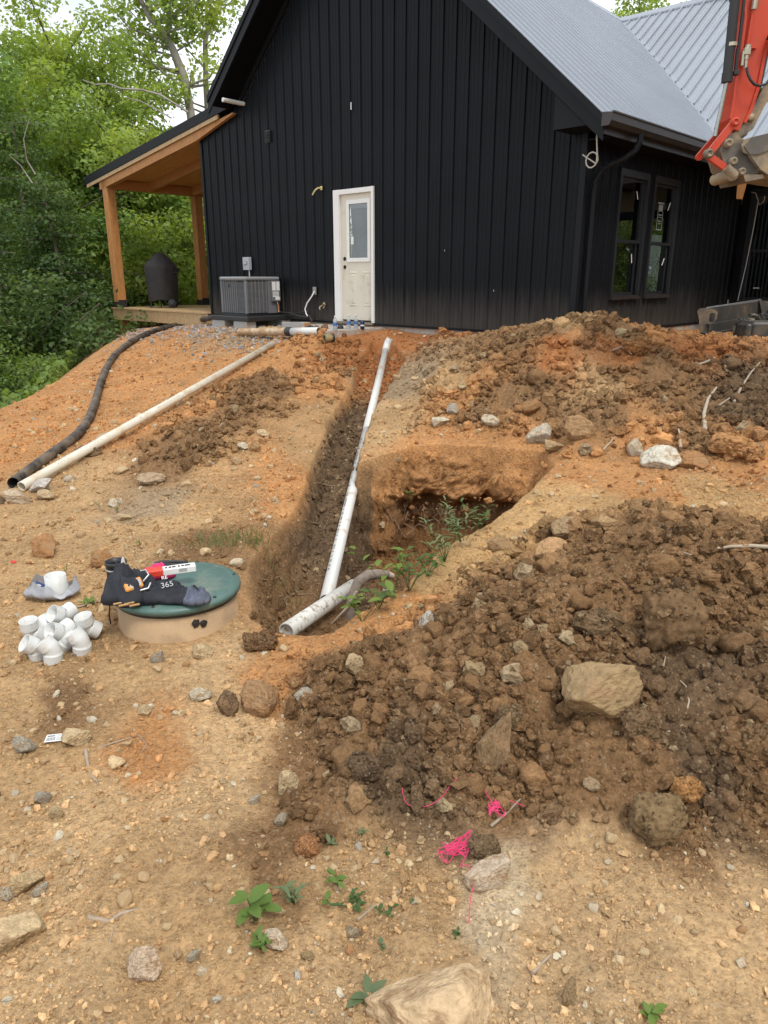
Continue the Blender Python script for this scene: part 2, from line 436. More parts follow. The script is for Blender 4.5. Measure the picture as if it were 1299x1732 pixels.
def full_height(x, y, fine=True):
    z = base_ground(x, y)
    h1, h2, h3, h4 = piles(x, y)
    pm = np.clip((h1 + h2) / .12 + (h3 + h4) / .1, 0, 1)
    bumps = .030 * fbm(x * 1.3, y * 1.3, 31, 3)
    z = z + h1 + h2 + h3 + h4 + bumps
    if fine:
        near = 1 / (1 + .12 * np.abs(y))
        z = z + pm * (.105 * fbm(x * 3.8, y * 3.8, 40, 5, .62) + .045 * (0.6 - cell(x * 6 + .3 * pn(x * 9, y * 9, 3), y * 6, 44)) + .022 * (0.6 - cell(x * 20, y * 20, 45)))
        z = z + (1 - pm) * (.016 * fbm(x * 7, y * 7, 50, 5, .62) + .007 * (0.5 - cell(x * 16, y * 16, 46)))
    # hollow around a stone at the lower left
    hp = at_z(275, 1640, -.99); z = z - .035 * gauss(x, y, hp[0], hp[1], .10)
    d, fl = carve(x, y)
    de = d + .035 * fbm(x * 4, y * 4, 60, 3) + (.006 * fbm(x * 14, y * 14, 61, 2) if fine else 0)
    k_ = (y - PIPE0[1]) / (PIPE1[1] - PIPE0[1]); xp_ = PIPE0[0] + (PIPE1[0] - PIPE0[0]) * k_
    steep = np.where(x < xp_ - .02, 2.7 + 2.0 * sst(8.5, 10, y), 8.0)
    front = np.clip((4.35 - y) / .5, 0, 1)
    rr = np.clip((x - .1) / .3, 0, 1) * (y < 6.0)          # the near right bank falls more gently
    steep = steep * (1 - .62 * front)
    b_ = sst(.02, .45, x - xp_) * sst(5.4, 6.1, y) * (1 - sst(6.9, 7.4, y)); steep = steep * (1 - b_) + 4.2 * b_
    prof = np.where(de > 0, steep * de + .06 * np.sqrt(np.maximum(de, 0)), 0) - .10 * np.exp(-np.abs(de) / .12) * 0
    fln = fl + .05 * fbm(x * 5, y * 5, 65, 3)
    zc = np.where(de > 0, np.maximum(fln, z - prof), z)
    soft = .025 * np.exp(-(np.maximum(-de, 0) / .06) ** 2) * (de <= 0) + .025 * (de > 0) * np.exp(-np.maximum(de, 0) / .02)
    zc = zc - soft * np.clip((z - fln) / .3, 0, 1)
    return zc, np.clip(de / .06, 0, 1), pm, (h1, h2, h3, h4)

# low-detail lookup used for standing things on the ground
GX = np.arange(-9, 7.01, .04); GY = np.arange(.3, 19.01, .04)
_gx, _gy = np.meshgrid(GX, GY)
GZ = full_height(_gx, _gy)[0]
def gz(x, y):
    fx = np.clip((np.asarray(x, float) - GX[0]) / .04, 0, len(GX) - 1.001); fy = np.clip((np.asarray(y, float) - GY[0]) / .04, 0, len(GY) - 1.001)
    i = fx.astype(int); j = fy.astype(int); a = fx - i; b = fy - j
    return GZ[j, i] * (1 - a) * (1 - b) + GZ[j, i + 1] * a * (1 - b) + GZ[j + 1, i] * (1 - a) * b + GZ[j + 1, i + 1] * a * b
def hit(u, v):
    r = ray(u, v); r = r / r[1]
    ys = np.arange(.9, 18.5, .012); zz = EYE + r[2] * ys; xx = r[0] * ys
    below = zz < gz(xx, ys)
    if not below.any(): return at_y(u, v, 14.0)
    k = int(np.argmax(below)); return np.array([xx[k], ys[k], zz[k]])
def m_per_px(p): return (p[1] * cP - (p[2] - EYE) * sP) / F_PX

# soil colours
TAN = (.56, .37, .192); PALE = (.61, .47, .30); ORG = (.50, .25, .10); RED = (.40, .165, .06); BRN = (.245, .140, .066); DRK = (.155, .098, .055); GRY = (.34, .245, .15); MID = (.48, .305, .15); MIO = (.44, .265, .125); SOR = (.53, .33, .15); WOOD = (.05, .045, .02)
ccp = [(100,1700,TAN),(300,1700,MID),(500,1650,TAN),(700,1700,TAN),(900,1600,TAN),(1200,1650,TAN),(1250,1500,TAN),(1000,1480,TAN),(850,1500,PALE),(820,1560,PALE),(700,1480,MID),(560,1500,MID),(450,1480,BRN),
 (400,1520,MID),(200,1500,MID),(60,1550,TAN),(150,1400,TAN),(350,1350,TAN),(250,1270,ORG),(400,1230,TAN),(60,1300,MID),(50,1200,MID),(120,1190,BRN),(200,1150,MID),(350,1140,TAN),(480,1150,ORG),(30,1060,MID),(120,960,MID),(40,900,MID),
 (200,900,MID),(250,860,GRY),(100,860,MID),(330,870,MID),(350,920,BRN),(400,850,MIO),(470,830,ORG),(450,780,ORG),(380,790,MIO),(500,760,MIO),(540,700,MIO),(540,650,ORG),(560,600,RED),(620,565,RED),(480,600,ORG),(420,620,ORG),(300,640,ORG),(200,650,ORG),(100,680,ORG),
 (40,760,ORG),(200,740,ORG),(120,800,MID),(330,700,ORG),(400,680,BRN),(340,740,BRN),(300,770,BRN),(460,660,BRN),(260,600,ORG),(300,570,ORG),(350,560,GRY),(430,565,GRY),(500,575,ORG),
 (660,660,GRY),(690,640,GRY),(670,700,MID),(660,740,MID),(740,740,ORG),(860,745,ORG),(700,800,ORG),(800,800,ORG),(880,790,ORG),
 (700,560,RED),(780,555,RED),(760,640,MID),(820,600,BRN),(900,570,BRN),(960,540,MID),(1050,570,BRN),(1100,620,BRN),(1180,590,RED),(1250,640,DRK),(1250,700,DRK),(1150,660,BRN),(1000,650,MID),(900,660,BRN),(820,690,BRN),(800,660,ORG),(1000,710,BRN),(1100,740,ORG),(1200,760,BRN),(1280,760,ORG),(1050,600,RED),(950,600,RED),
 (980,800,ORG),(1100,830,ORG),(1250,800,ORG),(1200,850,SOR),(900,860,SOR),(820,930,SOR),(760,980,SOR),(680,1030,ORG),(600,1080,ORG),(540,1090,ORG),(1000,850,SOR),
 (950,930,BRN),(1100,920,BRN),(1280,930,BRN),(850,1000,BRN),(1000,1000,BRN),(1150,1020,BRN),(1290,1050,BRN),(700,1100,BRN),(850,1100,BRN),(1000,1150,BRN),(1200,1150,DRK),(600,1200,BRN),(750,1200,BRN),(900,1250,BRN),(1050,1300,BRN),(1200,1300,DRK),(1290,1300,BRN),(550,1280,BRN),(560,1370,BRN),(700,1330,DRK),(850,1350,BRN),(980,1380,BRN),(1150,1400,BRN),(520,1190,BRN),
 (1100,560,ORG),(1150,565,ORG)]
cc = np.array([hit(u, v)[:2] for u, v, c in ccp]); ccol = np.array([c for _, _, c in ccp])
def soil_colour(x, y, z, cut, pm):
    wx = x + .10 * pn(x * 2.2, y * 2.2, 70) * (1 + .06 * y) + .05 * pn(x * 7, y * 7, 71); wy = y + .12 * pn(x * 2.2 + 9, y * 2.2, 72) * (1 + .10 * y) + .06 * pn(x * 7 + 5, y * 7, 73)
    sh = x.shape; X = wx.ravel(); Y = wy.ravel(); num = np.zeros((X.size, 3)); den = np.zeros(X.size)
    s = 1 / (1 + .35 * np.maximum(Y, 0))
    for i in range(len(cc)):
        w = 1 / (((X - cc[i, 0]) * s) ** 2 + ((Y - cc[i, 1]) * s * .6) ** 2 + 2e-4) ** 2.2
        num += w[:, None] * ccol[i]; den += w
    c = (num / den[:, None])
    cutr = cut.ravel()[:, None]; yr = y.ravel()[:, None]; xr = x.ravel()[:, None]; zr = z.ravel()[:, None]
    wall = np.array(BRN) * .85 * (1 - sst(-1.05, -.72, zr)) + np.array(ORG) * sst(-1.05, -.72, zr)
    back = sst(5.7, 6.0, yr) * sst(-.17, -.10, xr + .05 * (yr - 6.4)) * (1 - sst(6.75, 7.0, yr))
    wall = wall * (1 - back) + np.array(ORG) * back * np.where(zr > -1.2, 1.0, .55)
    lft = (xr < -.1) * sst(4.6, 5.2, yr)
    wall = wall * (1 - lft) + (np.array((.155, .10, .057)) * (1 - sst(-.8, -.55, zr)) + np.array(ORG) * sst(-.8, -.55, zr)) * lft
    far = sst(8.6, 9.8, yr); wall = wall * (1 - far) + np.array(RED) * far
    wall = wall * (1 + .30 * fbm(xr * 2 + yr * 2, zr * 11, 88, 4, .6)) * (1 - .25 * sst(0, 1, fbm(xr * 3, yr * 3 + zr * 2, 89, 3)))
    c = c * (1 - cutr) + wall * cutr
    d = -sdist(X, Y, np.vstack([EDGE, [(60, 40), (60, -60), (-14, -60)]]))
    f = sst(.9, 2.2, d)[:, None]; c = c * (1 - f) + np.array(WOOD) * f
    return c.reshape(sh + (3,))

M_SOIL = soil_mat('earth', ('soil', 'GEOMETRY'))
M_SOILI = soil_mat('earth_crumb', ('soil', 'INSTANCER'))
def build_ground():
    ys = [1.0]
    while ys[-1] < 14: ys.append(ys[-1] * 1.0046)
    while ys[-1] < 150: ys.append(ys[-1] * 1.06)
    yn = [.96, .9, .8, .6, .3, -.5, -2, -5, -10, -25, -70]
    ys = np.array(sorted(yn + ys + list(np.arange(6.12, 6.36, .006)) + list(np.arange(6.36, 6.72, .0024))))
    s = np.linspace(-1, 1, 700)
    so = [1.06, 1.15, 1.3, 1.6, 2.1, 3, 4.5, 7, 11, 18]
    s = np.array(sorted([-q for q in so] + list(s) + so))
    S, Y = np.meshgrid(s, ys)
    Wd = .30 + .575 * np.maximum(Y, 1.0)
    X = S * Wd
    Z, cut, pm, hs = full_height(X, Y)
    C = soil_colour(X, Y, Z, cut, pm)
    # the far bank of the pit is hollowed out below its lip
    db = seg_dist(X, Y, BACK, False)
    inn = (cut > 0) & (Y > 5.6) & (X > .0)
    lip = -.74
    push = sst(.42, .60, lip - Z + .16 * fbm(X * 2.6, Y * 0 + 4, 86, 4, .6)) * np.exp(-(db / .35) ** 2) * inn * sst(0.02, .2, X) * (1 - sst(1.2, 1.5, X))
    Y2 = Y + .34 * push * (1 + .3 * pn(X * 6, Z * 6, 80))
    # rough faces on the cut walls
    wl = cut * np.clip((base_ground(X, Y) - Z) / .2, 0, 1)
    X2 = X + wl * .05 * fbm(Y * 5 + 3, Z * 5, 81, 4, .6)
    X2 = X2 + wl * .025 * (cell(Y * 11, Z * 11, 87) - .5)
    Y2 = Y2 + wl * (.11 * fbm(X * 3.2, Z * 4, 82, 5, .65) + .030 * (cell(X * 11, Z * 11, 83) - .5) + .014 * (cell(X * 26, Z * 26, 84) - .5))
    ny, nx = X.shape
    idx = np.arange(ny * nx).reshape(ny, nx)
    Fq = np.stack([idx[:-1, :-1], idx[:-1, 1:], idx[1:, 1:], idx[1:, :-1]], -1).reshape(-1, 4)
    me = mesh_from('ground', np.stack([X2, Y2, Z], -1), Fq, True)
    a = me.color_attributes.new('soil', 'FLOAT_COLOR', 'POINT')
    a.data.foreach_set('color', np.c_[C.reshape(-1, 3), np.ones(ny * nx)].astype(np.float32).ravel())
    o = link('ground', me, M_SOIL); tag(o, 'bare clay yard with a trench, pit and spoil heaps dug beside the black house', kind='structure')
    return o
build_ground()
# ---------------------------------------------------------------- materials for built things
M_STEEL_BLK = mat('black_siding_metal', (.0085, .0095, .0115), rough=.40, var=.18, vscale=1.3, bump=.0015, bscale=9, spec=.10)
def dusty_base(m):        # splash dust kicked up on the foot of the siding
    nt = m.node_tree; b = nt.nodes['Principled BSDF']
    src = b.inputs['Base Color'].links[0].from_socket
    tc = nt.nodes.new('ShaderNodeTexCoord'); sp = nt.nodes.new('ShaderNodeSeparateXYZ'); lk(nt, tc.outputs['Object'], sp.inputs[0])
    mp_ = nt.nodes.new('ShaderNodeMapping'); mp_.inputs['Scale'].default_value = (14, 14, 1.2); lk(nt, tc.outputs['Object'], mp_.inputs[0])
    n = nt.nodes.new('ShaderNodeTexNoise'); n.inputs['Scale'].default_value = 1.5; n.inputs['Detail'].default_value = 6; lk(nt, mp_.outputs[0], n.inputs['Vector'])
    ma = nt.nodes.new('ShaderNodeMath'); ma.operation = 'MULTIPLY_ADD'; lk(nt, n.outputs['Fac'], ma.inputs[0]); ma.inputs[1].default_value = -.7; lk(nt, sp.outputs[2], ma.inputs[2])
    mr = nt.nodes.new('ShaderNodeMapRange'); lk(nt, ma.outputs[0], mr.inputs[0])
    mr.inputs[1].default_value = -.35; mr.inputs[2].default_value = .25; mr.inputs[3].default_value = .5; mr.inputs[4].default_value = 0
    mx = nt.nodes.new('ShaderNodeMix'); mx.data_type = 'RGBA'; lk(nt, mr.outputs[0], mx.inputs['Factor']); lk(nt, src, mx.inputs['A'])
    mx.inputs['B'].default_value = (.11, .095, .08, 1); lk(nt, mx.outputs['Result'], b.inputs['Base Color'])
    # faint chalky scuffs
dusty_base(M_STEEL_BLK)
M_TRIM = mat('black_trim_metal', (.010, .011, .013), rough=.42, var=.1, vscale=2, spec=.14)
M_SOFFIT = mat('black_soffit_metal', (.006, .006, .007), rough=.6, spec=.1)
M_ROOF = mat('grey_roof_metal', (.33, .36, .40), rough=.30, metal=.4, var=.06, vscale=1.1, bump=.001, bscale=4)
M_GUTTER = mat('dark_bronze_gutter', (.035, .028, .024), rough=.35, var=.1, vscale=3)
def wood_mat(name, c, dark):
    m = bpy.data.materials.new(name); m.use_nodes = True; nt = m.node_tree; b = nt.nodes['Principled BSDF']
    tc = nt.nodes.new('ShaderNodeTexCoord'); mp_ = nt.nodes.new('ShaderNodeMapping'); mp_.inputs['Scale'].default_value = (7, 7, 1.1); lk(nt, tc.outputs['Object'], mp_.inputs[0])
    n = nt.nodes.new('ShaderNodeTexNoise'); n.inputs['Scale'].default_value = 5; n.inputs['Detail'].default_value = 7; n.inputs['Distortion'].default_value = 1.2; lk(nt, mp_.outputs[0], n.inputs['Vector'])
    r = nt.nodes.new('ShaderNodeValToRGB'); lk(nt, n.outputs['Fac'], r.inputs[0])
    r.color_ramp.elements[0].position = .3; r.color_ramp.elements[0].color = (*dark, 1); r.color_ramp.elements[1].position = .6; r.color_ramp.elements[1].color = (*c, 1)
    v = nt.nodes.new('ShaderNodeTexVoronoi'); v.inputs['Scale'].default_value = 2.3; lk(nt, mp_.outputs[0], v.inputs['Vector'])
    q = nt.nodes.new('ShaderNodeMapRange'); lk(nt, v.outputs['Distance'], q.inputs[0]); q.inputs[1].default_value = .04; q.inputs[2].default_value = .09; q.inputs[3].default_value = .8; q.inputs[4].default_value = 0
    mx = nt.nodes.new('ShaderNodeMix'); mx.data_type = 'RGBA'; lk(nt, q.outputs[0], mx.inputs['Factor']); lk(nt, r.outputs[0], mx.inputs['A']); mx.inputs['B'].default_value = (dark[0] * .5, dark[1] * .45, dark[2] * .4, 1)
    lk(nt, mx.outputs['Result'], b.inputs['Base Color']); b.inputs['Roughness'].default_value = .6
    return m
M_CEDAR = wood_mat('stained_timber', (.50, .235, .075), (.34, .14, .04))
M_CEIL = wood_mat('brightened_ceiling_timber', (.72, .40, .15), (.55, .27, .09))  # porch timber lightened in colour to stand in for light bounced off the deck
M_PINE = wood_mat('pale_lumber', (.52, .36, .19), (.38, .24, .11))
M_CREAM = mat('cream_door_paint', (.66, .61, .50), rough=.45, var=.04, vscale=3, dirt=(.45, .38, .27), dirt_scale=2.5, dirt_amt=.25)
M_WHITE = mat('white_trim_paint', (.78, .77, .74), rough=.5, var=.03)
M_CONC = mat('concrete', (.42, .40, .37), rough=.9, var=.16, vscale=5, bump=.004, bscale=60, dirt=(.42, .27, .15), dirt_scale=4, dirt_amt=.45)
M_BLOCK = mat('concrete_block', (.36, .36, .35), rough=.95, var=.12, vscale=9, bump=.004, bscale=90, dirt=(.40, .29, .19), dirt_scale=5, dirt_amt=.3)
M_BLKPL = mat('black_plastic', (.022, .022, .024), rough=.45, var=.15, vscale=8)
M_DARK = mat('dark_hole', (.012, .011, .010), rough=.9)
M_ROOM = mat('room_wallboard', (.55, .50, .42), rough=.9)
M_TAPE = mat('white_tape', (.75, .75, .73), rough=.6)
M_STEEL = mat('bare_steel', (.45, .45, .45), rough=.35, metal=.8, var=.15, vscale=12)
M_COPPER = mat('copper_pipe', (.55, .24, .13), rough=.35, metal=.8)
def glass_mat(name, tint, refl):
    m = bpy.data.materials.new(name); m.use_nodes = True; nt = m.node_tree; nt.nodes.clear()
    o = nt.nodes.new('ShaderNodeOutputMaterial'); t = nt.nodes.new('ShaderNodeBsdfTransparent'); g = nt.nodes.new('ShaderNodeBsdfGlossy'); mx = nt.nodes.new('ShaderNodeMixShader')
    t.inputs[0].default_value = (*tint, 1); g.inputs['Roughness'].default_value = .02; g.inputs[0].default_value = (.9, .95, .95, 1)
    f = nt.nodes.new('ShaderNodeFresnel'); f.inputs[0].default_value = 1.5
    q = nt.nodes.new('ShaderNodeMath'); q.operation = 'MULTIPLY_ADD'; lk(nt, f.outputs[0], q.inputs[0]); q.inputs[1].default_value = 1.2; q.inputs[2].default_value = refl
    lk(nt, q.outputs[0], mx.inputs[0]); lk(nt, t.outputs[0], mx.inputs[1]); lk(nt, g.outputs[0], mx.inputs[2]); lk(nt, mx.outputs[0], o.inputs[0]); return m
M_GLASS = glass_mat('window_glass', (.52, .56, .54), .10)
M_FRAME = mat('window_frame_black', (.022, .023, .025), rough=.35, spec=.5)

# ---------------------------------------------------------------- the house
house = thing('house', 'black metal clad house with grey ribbed roof, white door and timber porch', 'house', HO, HROT)
HW, RIDGE, SL = 8.26, 6.42, .868
RIDGE_B = 6.13      # the ridge sags a little toward the rear wing
def roof_z(x): return RIDGE - SL * abs(x - 4.13)
def wall_top(x):
    z = 6.04 - .865 * abs(x - 4.135)
    if x < 1.394: z = 3.39 + .2 * x
    return z
PW = .2286
PROF = [(0, 0), (.010, .019), (.036, .019), (.046, 0), (.098, 0), (.104, .004), (.116, .004), (.122, 0), (.166, 0), (.172, .004), (.184, .004), (.190, 0), (PW, 0)]
def prof_h(ds):
    for (a, ha), (b, hb) in zip(PROF, PROF[1:]):
        if ds <= b: return ha + (hb - ha) * (ds - a) / (b - a)
    return 0
screw_v = [(math.cos(k * math.pi / 3) * .006, math.sin(k * math.pi / 3) * .006) for k in range(6)]
def clad(wall, M, s0, s1, zt, openings, screws=(.45, 1.35, 2.25, 3.15, 4.05, 4.95), zb=0.0, start=0.0):
    k0 = int(math.floor((s0 - start) / PW)); k1 = int(math.ceil((s1 - start) / PW - 1e-6))
    for k in range(k0, k1):
        a = start + k * PW; mbs = {}
        xs = sorted({round(min(max(a + p[0], s0), s1), 5) for p in PROF} | {round(e, 5) for o in openings for e in o[:2] if a < e < a + PW})
        for x0, x1 in zip(xs, xs[1:]):
            if x1 - x0 < 1e-5: continue
            xm = (x0 + x1) / 2; segs = [(zb, None)]
            ops = sorted([o for o in openings if o[0] < xm < o[1]], key=lambda o: o[2])
            segs = []; z = zb
            for o in ops:
                if o[2] > z: segs.append((z, o[2]))
                z = max(z, o[3])
            segs.append((z, None))
            for z0, z1 in segs:
                mb = mbs.setdefault(('up' if z1 is None else 'low') if ops else 'up', MB()); h0, h1 = prof_h(x0 - a), prof_h(x1 - a)
                t0 = z1 if z1 is not None else zt(x0); t1 = z1 if z1 is not None else zt(x1)
                if t0 <= z0: continue
                mb.add([M(x0, h0, z0), M(x1, h1, z0), M(x1, h1, t1), M(x0, h0, t0)], [(0, 1, 2, 3)])
        for zs in screws:
            x = a + .075 if not any(o[0] - .02 < a + .075 < o[1] + .02 and o[2] < zs < o[3] for o in openings) else None
            if x and s0 < x < s1 and zs < zt(x) - .1 and 'low' not in mbs and 'up' in mbs:
                mb = mbs['up']
                mb.add([M(x + p, .001, zs + q) for p, q in screw_v] + [M(x, .007, zs)], [(i, (i + 1) % 6, 6) for i in range(6)])
        for mb in mbs.values():
            if mb.V: link('siding_panel', mb, M_STEEL_BLK, wall)
def backing(name, M, s0, s1, zt, openings, thick=.14, zb=-.02, brk=()):
    mb = MB(); xs = sorted({s0, s1} | {e for o in openings for e in o[:2]} | set(brk))
    for x0, x1 in zip(xs, xs[1:]):
        xm = (x0 + x1) / 2; z = zb; segs = []
        for o in sorted([o for o in openings if o[0] < xm < o[1]], key=lambda o: o[2]):
            if o[2] > z: segs.append((z, o[2]))
            z = o[3]
        segs.append((z, None))
        for z0, z1 in segs:
            t0 = z1 if z1 is not None else zt(x0) - .02; t1 = z1 if z1 is not None else zt(x1) - .02
            mb.hexa([M(x0, -.004, z0), M(x1, -.004, z0), M(x1, -thick, z0), M(x0, -thick, z0), M(x0, -.004, t0), M(x1, -.004, t1), M(x1, -thick, t1), M(x0, -thick, t0)])
    return link(name, mb, M_SOFFIT, house)
MG = lambda s, t, z: (s, -t, z)
MR = lambda s, t, z: (HW + t, s, z)
WY = 5.45
MWg = lambda s, t, z: (HW + s, WY - t, z)
DOOR = (3.75, 4.64, 0, 2.06)
g_open = [DOOR]
gw = backing('gable_wall', MG, 0, HW - .002, wall_top, g_open, brk=(1.394, 4.135))
clad(gw, MG, 0, HW, wall_top, g_open)
WINS = [(.955, 1.70, .485, 2.0), (1.99, 2.735, .485, 2.0)]
rw = backing('side_wall', MR, .15, WY, lambda s: 2.44, WINS)
clad(rw, MR, 0.02, WY - .03, lambda s: 2.44, WINS, screws=(.4, 1.3, 2.2))
WW = [(.22, 1.05, .35, 2.08)]
ww = backing('porch_wall', MWg, .01, 6, lambda s: 2.6, WW)
clad(ww, MWg, .03, 6, lambda s: 2.6, WW, screws=(.4, 1.3, 2.2))
# left and rear walls, with unseen openings added to light the room
mb = MB(); mb.box(0.002, .14, .15, .5, -.02, 3.2); mb.box(.002, .14, .5, 5.2, 2.3, 3.2); mb.box(.002, .14, .5, 5.2, -.02, .15); mb.box(.002, .14, 5.2, 11.9, -.02, 3.2); mb.box(.14, 1.0, 11.76, 11.9, -.02, 2.6); mb.box(1.0, 5.8, 11.76, 11.9, 2.25, 2.6); mb.box(1.0, 5.8, 11.76, 11.9, -.02, .1); mb.box(5.8, 14.2, 11.76, 11.9, -.02, 2.6); mb.box(14.06, 14.2, 5.6, 11.76, -.02, 2.6); link('rear_wall', mb, M_STEEL_BLK, house)
# inner floor and partitions
mb = MB(); mb.box(.16, 8.1, .16, 11.7, -.06, -.03); mb.box(7.2, 8.1, 5.3, 5.4, -.03, 2.44); mb.box(.2, 8.1, .2, 11.7, 2.46, 2.5); mb.box(8.3, 14, 8, 8.1, -.03, 2.5); link('inner_wall', mb, M_ROOM, house)
for yy in (.55, 1.45, 1.9, 2.35, 2.9): link('stud', MB().box(7.15, 7.24, yy, yy + .045, -.03, 2.44), M_PINE, house)
link('top_plate', MB().box(7.15, 7.24, .3, 3.4, 2.05, 2.1), M_PINE, house)
link('added_rear_glazing', MB().add([(1.0, 11.83, .1), (5.8, 11.83, .1), (5.8, 11.83, 2.25), (1.0, 11.83, 2.25)], [(0, 1, 2, 3)]), glass_mat('added_tinted_glass', (.40, .42, .42), .05), house)  # unseen tinted pane added to dim the view through the rear opening
for x in (2.2, 3.4, 4.6): link('added_mullion', MB().box(x - .05, x + .05, 11.80, 11.86, .1, 2.25), M_TRIM, house)  # bars of the added rear pane
# footing
mb = MB(); mb.box(0.01, HW + .012, .012, .2, -.6, -.026); mb.box(HW - .2, HW + .014, .2, WY - .01, -.6, -.026); mb.box(HW + .014, 14, WY - .012, WY + .2, -.6, -.026); link('footing', mb, M_CONC, house)
# trims on the gable
mb = MB(); mb.box(HW - .055, HW + .028, -.024, -.002, .0, 2.42); mb.box(HW + .003, HW + .028, -.002, .07, 0, 2.42); link('corner_trim', mb, M_TRIM, house)
link('corner_trim', MB().box(-.012, .05, -.024, -.002, 0, 3.36), M_TRIM, house)
mb = MB(); mb.box(-.01, 3.72, -.030, -.003, -.02, .012); mb.box(4.66, HW + .03, -.030, -.003, -.02, .012); mb.box(HW + .002, HW + .030, .07, WY, -.02, .012); link('base_trim', mb, M_TRIM, house)

# roofs: panels of ribbed sheet
roof = link('roof', MB().prism([(4.13, -.42, RIDGE - .03), (8.66, -.42, roof_z(8.66) - .03), (8.66, -.42, roof_z(8.66) - .12), (4.13, -.42, RIDGE - .14)],
    [(4.13, 8.0, RIDGE_B - .03), (8.66, 3.4, roof_z(8.66) - .03), (8.66, 3.4, roof_z(8.66) - .12), (4.13, 8.0, RIDGE_B - .14)]), M_SOFFIT, house)
cs = math.cos(math.atan(SL)); sn = math.sin(math.atan(SL))
VY0, VY1, EX, EY = 8.3, 3.6, 8.7, 3.6
WSL = (RIDGE_B - roof_z(EX)) / (VY0 - EY)
def valley_x(y): return EX if y < VY1 else 4.13 + (VY0 - y) / (VY0 - VY1) * (EX - 4.13)
def rid(y): return RIDGE + (RIDGE_B - RIDGE) * min(1, max(0, (y + .45) / 8.7))
def roof_panels(root, s0, s1, qend, M):
    n = int(round((s1 - s0) / PW))
    for k in range(n):
        a = s0 + k * PW; mb = MB()
        pts = [(a + d, h * 1.7) for d, h in PROF]
        for (x0, h0), (x1, h1) in zip(pts, pts[1:]):
            q0, q1 = qend(x0), qend(x1)
            if q0 < .02 and q1 < .02: continue
            mb.add([M(x0, 0, h0), M(x0, q0, h0), M(x1, q1, h1), M(x1, 0, h1)], [(0, 1, 2, 3)])
        # screws
        q = .5
        while q < qend(a) - .15:
            c = (a + .075, q)
            mb.add([M(c[0] + p, c[1] + r, .001) for p, r in screw_v] + [M(c[0], c[1], .007)], [(i, (i + 1) % 6, 6) for i in range(6)])
            q += .62
        if mb.V: link('roof_panel', mb, M_ROOF, root)
roof_panels(roof, -.45, VY0 - .05, lambda y: max(0, (valley_x(y) - 4.13 - (.09 if y > VY1 else 0)) / cs), lambda s, q, h: (4.13 + q * cs + h * sn, s, rid(s) + (roof_z(EX) - rid(s)) * q * cs / (EX - 4.13) + h * cs))
wc = math.cos(math.atan(WSL)); wsn = math.sin(math.atan(WSL))
def wing_q(x):
    if x >= EX: return (VY0 - EY) / wc
    return max(0, (x - 4.13) / (EX - 4.13) * (VY0 - VY1) - .07) / wc
wroof = link('porch_wing_roof', MB().prism([(8.75, EY + .03, roof_z(8.7) - .03), (8.75, EY + .03, roof_z(8.7) - .14), (8.75, VY0, RIDGE_B - .16), (8.75, VY0, RIDGE_B - .04)],
    [(14.1, EY + .03, roof_z(8.7) - .03), (14.1, EY + .03, roof_z(8.7) - .14), (14.1, VY0, RIDGE_B - .16), (14.1, VY0, RIDGE_B - .04)]), M_SOFFIT, house)
roof_panels(wroof, 4.2, 4.2 + PW * 43, wing_q, lambda s, q, h: (s, VY0 - q * wc - h * wsn, RIDGE_B - q * wsn + h * wc))
# hidden slopes, closed
mb = MB()
mb.prism([(1.2, -.42, roof_z(1.2)), (4.13, -.42, RIDGE), (4.13, -.42, RIDGE - .12), (1.2, -.42, roof_z(1.2) - .12)], [(1.2, 12.2, roof_z(1.2) - .3), (4.13, 12.2, RIDGE_B - .04), (4.13, 12.2, RIDGE_B - .16), (1.2, 12.2, roof_z(1.2) - .42)])
mb.prism([(4.2, VY0 + .02, RIDGE_B - .01), (4.2, 13, 2.46), (4.2, 13, 2.34), (4.2, VY0 + .02, RIDGE_B - .13)], [(14.1, VY0 + .02, RIDGE_B - .01), (14.1, 13, 2.46), (14.1, 13, 2.34), (14.1, VY0 + .02, RIDGE_B - .13)])
link('rear_roof', mb, M_ROOF, house)
def ridge_cap(p, q, n):
    mb = MB(); d = (Vector(q) - Vector(p)).normalized(); a = Vector((0, 0, 1)).cross(d)
    for sgn in (-1, 1):
        o = a * sgn * .13 - Vector((0, 0, .11)); up = Vector((0, 0, .025))
        mb.add([Vector(p) + up, Vector(q) + up, Vector(q) + o + up, Vector(p) + o + up, Vector(p) + o - up * .3, Vector(q) + o - up * .3], [(0, 1, 2, 3), (3, 2, 5, 4)])
    return link('ridge_cap', mb, M_ROOF, house)
ridge_cap((4.13, -.45, RIDGE + .02), (4.13, VY0, RIDGE_B + .02), 0)
ridge_cap((4.1, VY0, RIDGE_B + .025), (14.1, VY0, RIDGE_B + .025), 0)
mb = MB()
for sx in (0, 1):
    p0, p1 = Vector((4.13, VY0, RIDGE_B + .012)), Vector((EX, VY1, roof_z(EX) + .012))
    o = Vector((-.16 * cs, 0, .16 * sn)) if sx == 0 else Vector((0, .16 * wc, .16 * wsn))
    mb.add([p0 + Vector((0, 0, -.002)), p1 + Vector((0, 0, -.002)), p1 + o, p0 + o], [(0, 1, 2, 3)])
link('valley_flashing', mb, M_ROOF, house)
link('chimney', MB().box(6.6, 7.5, VY0 - .3, VY0 + .4, RIDGE_B - .3, RIDGE_B + 1.6), M_STEEL_BLK, house)
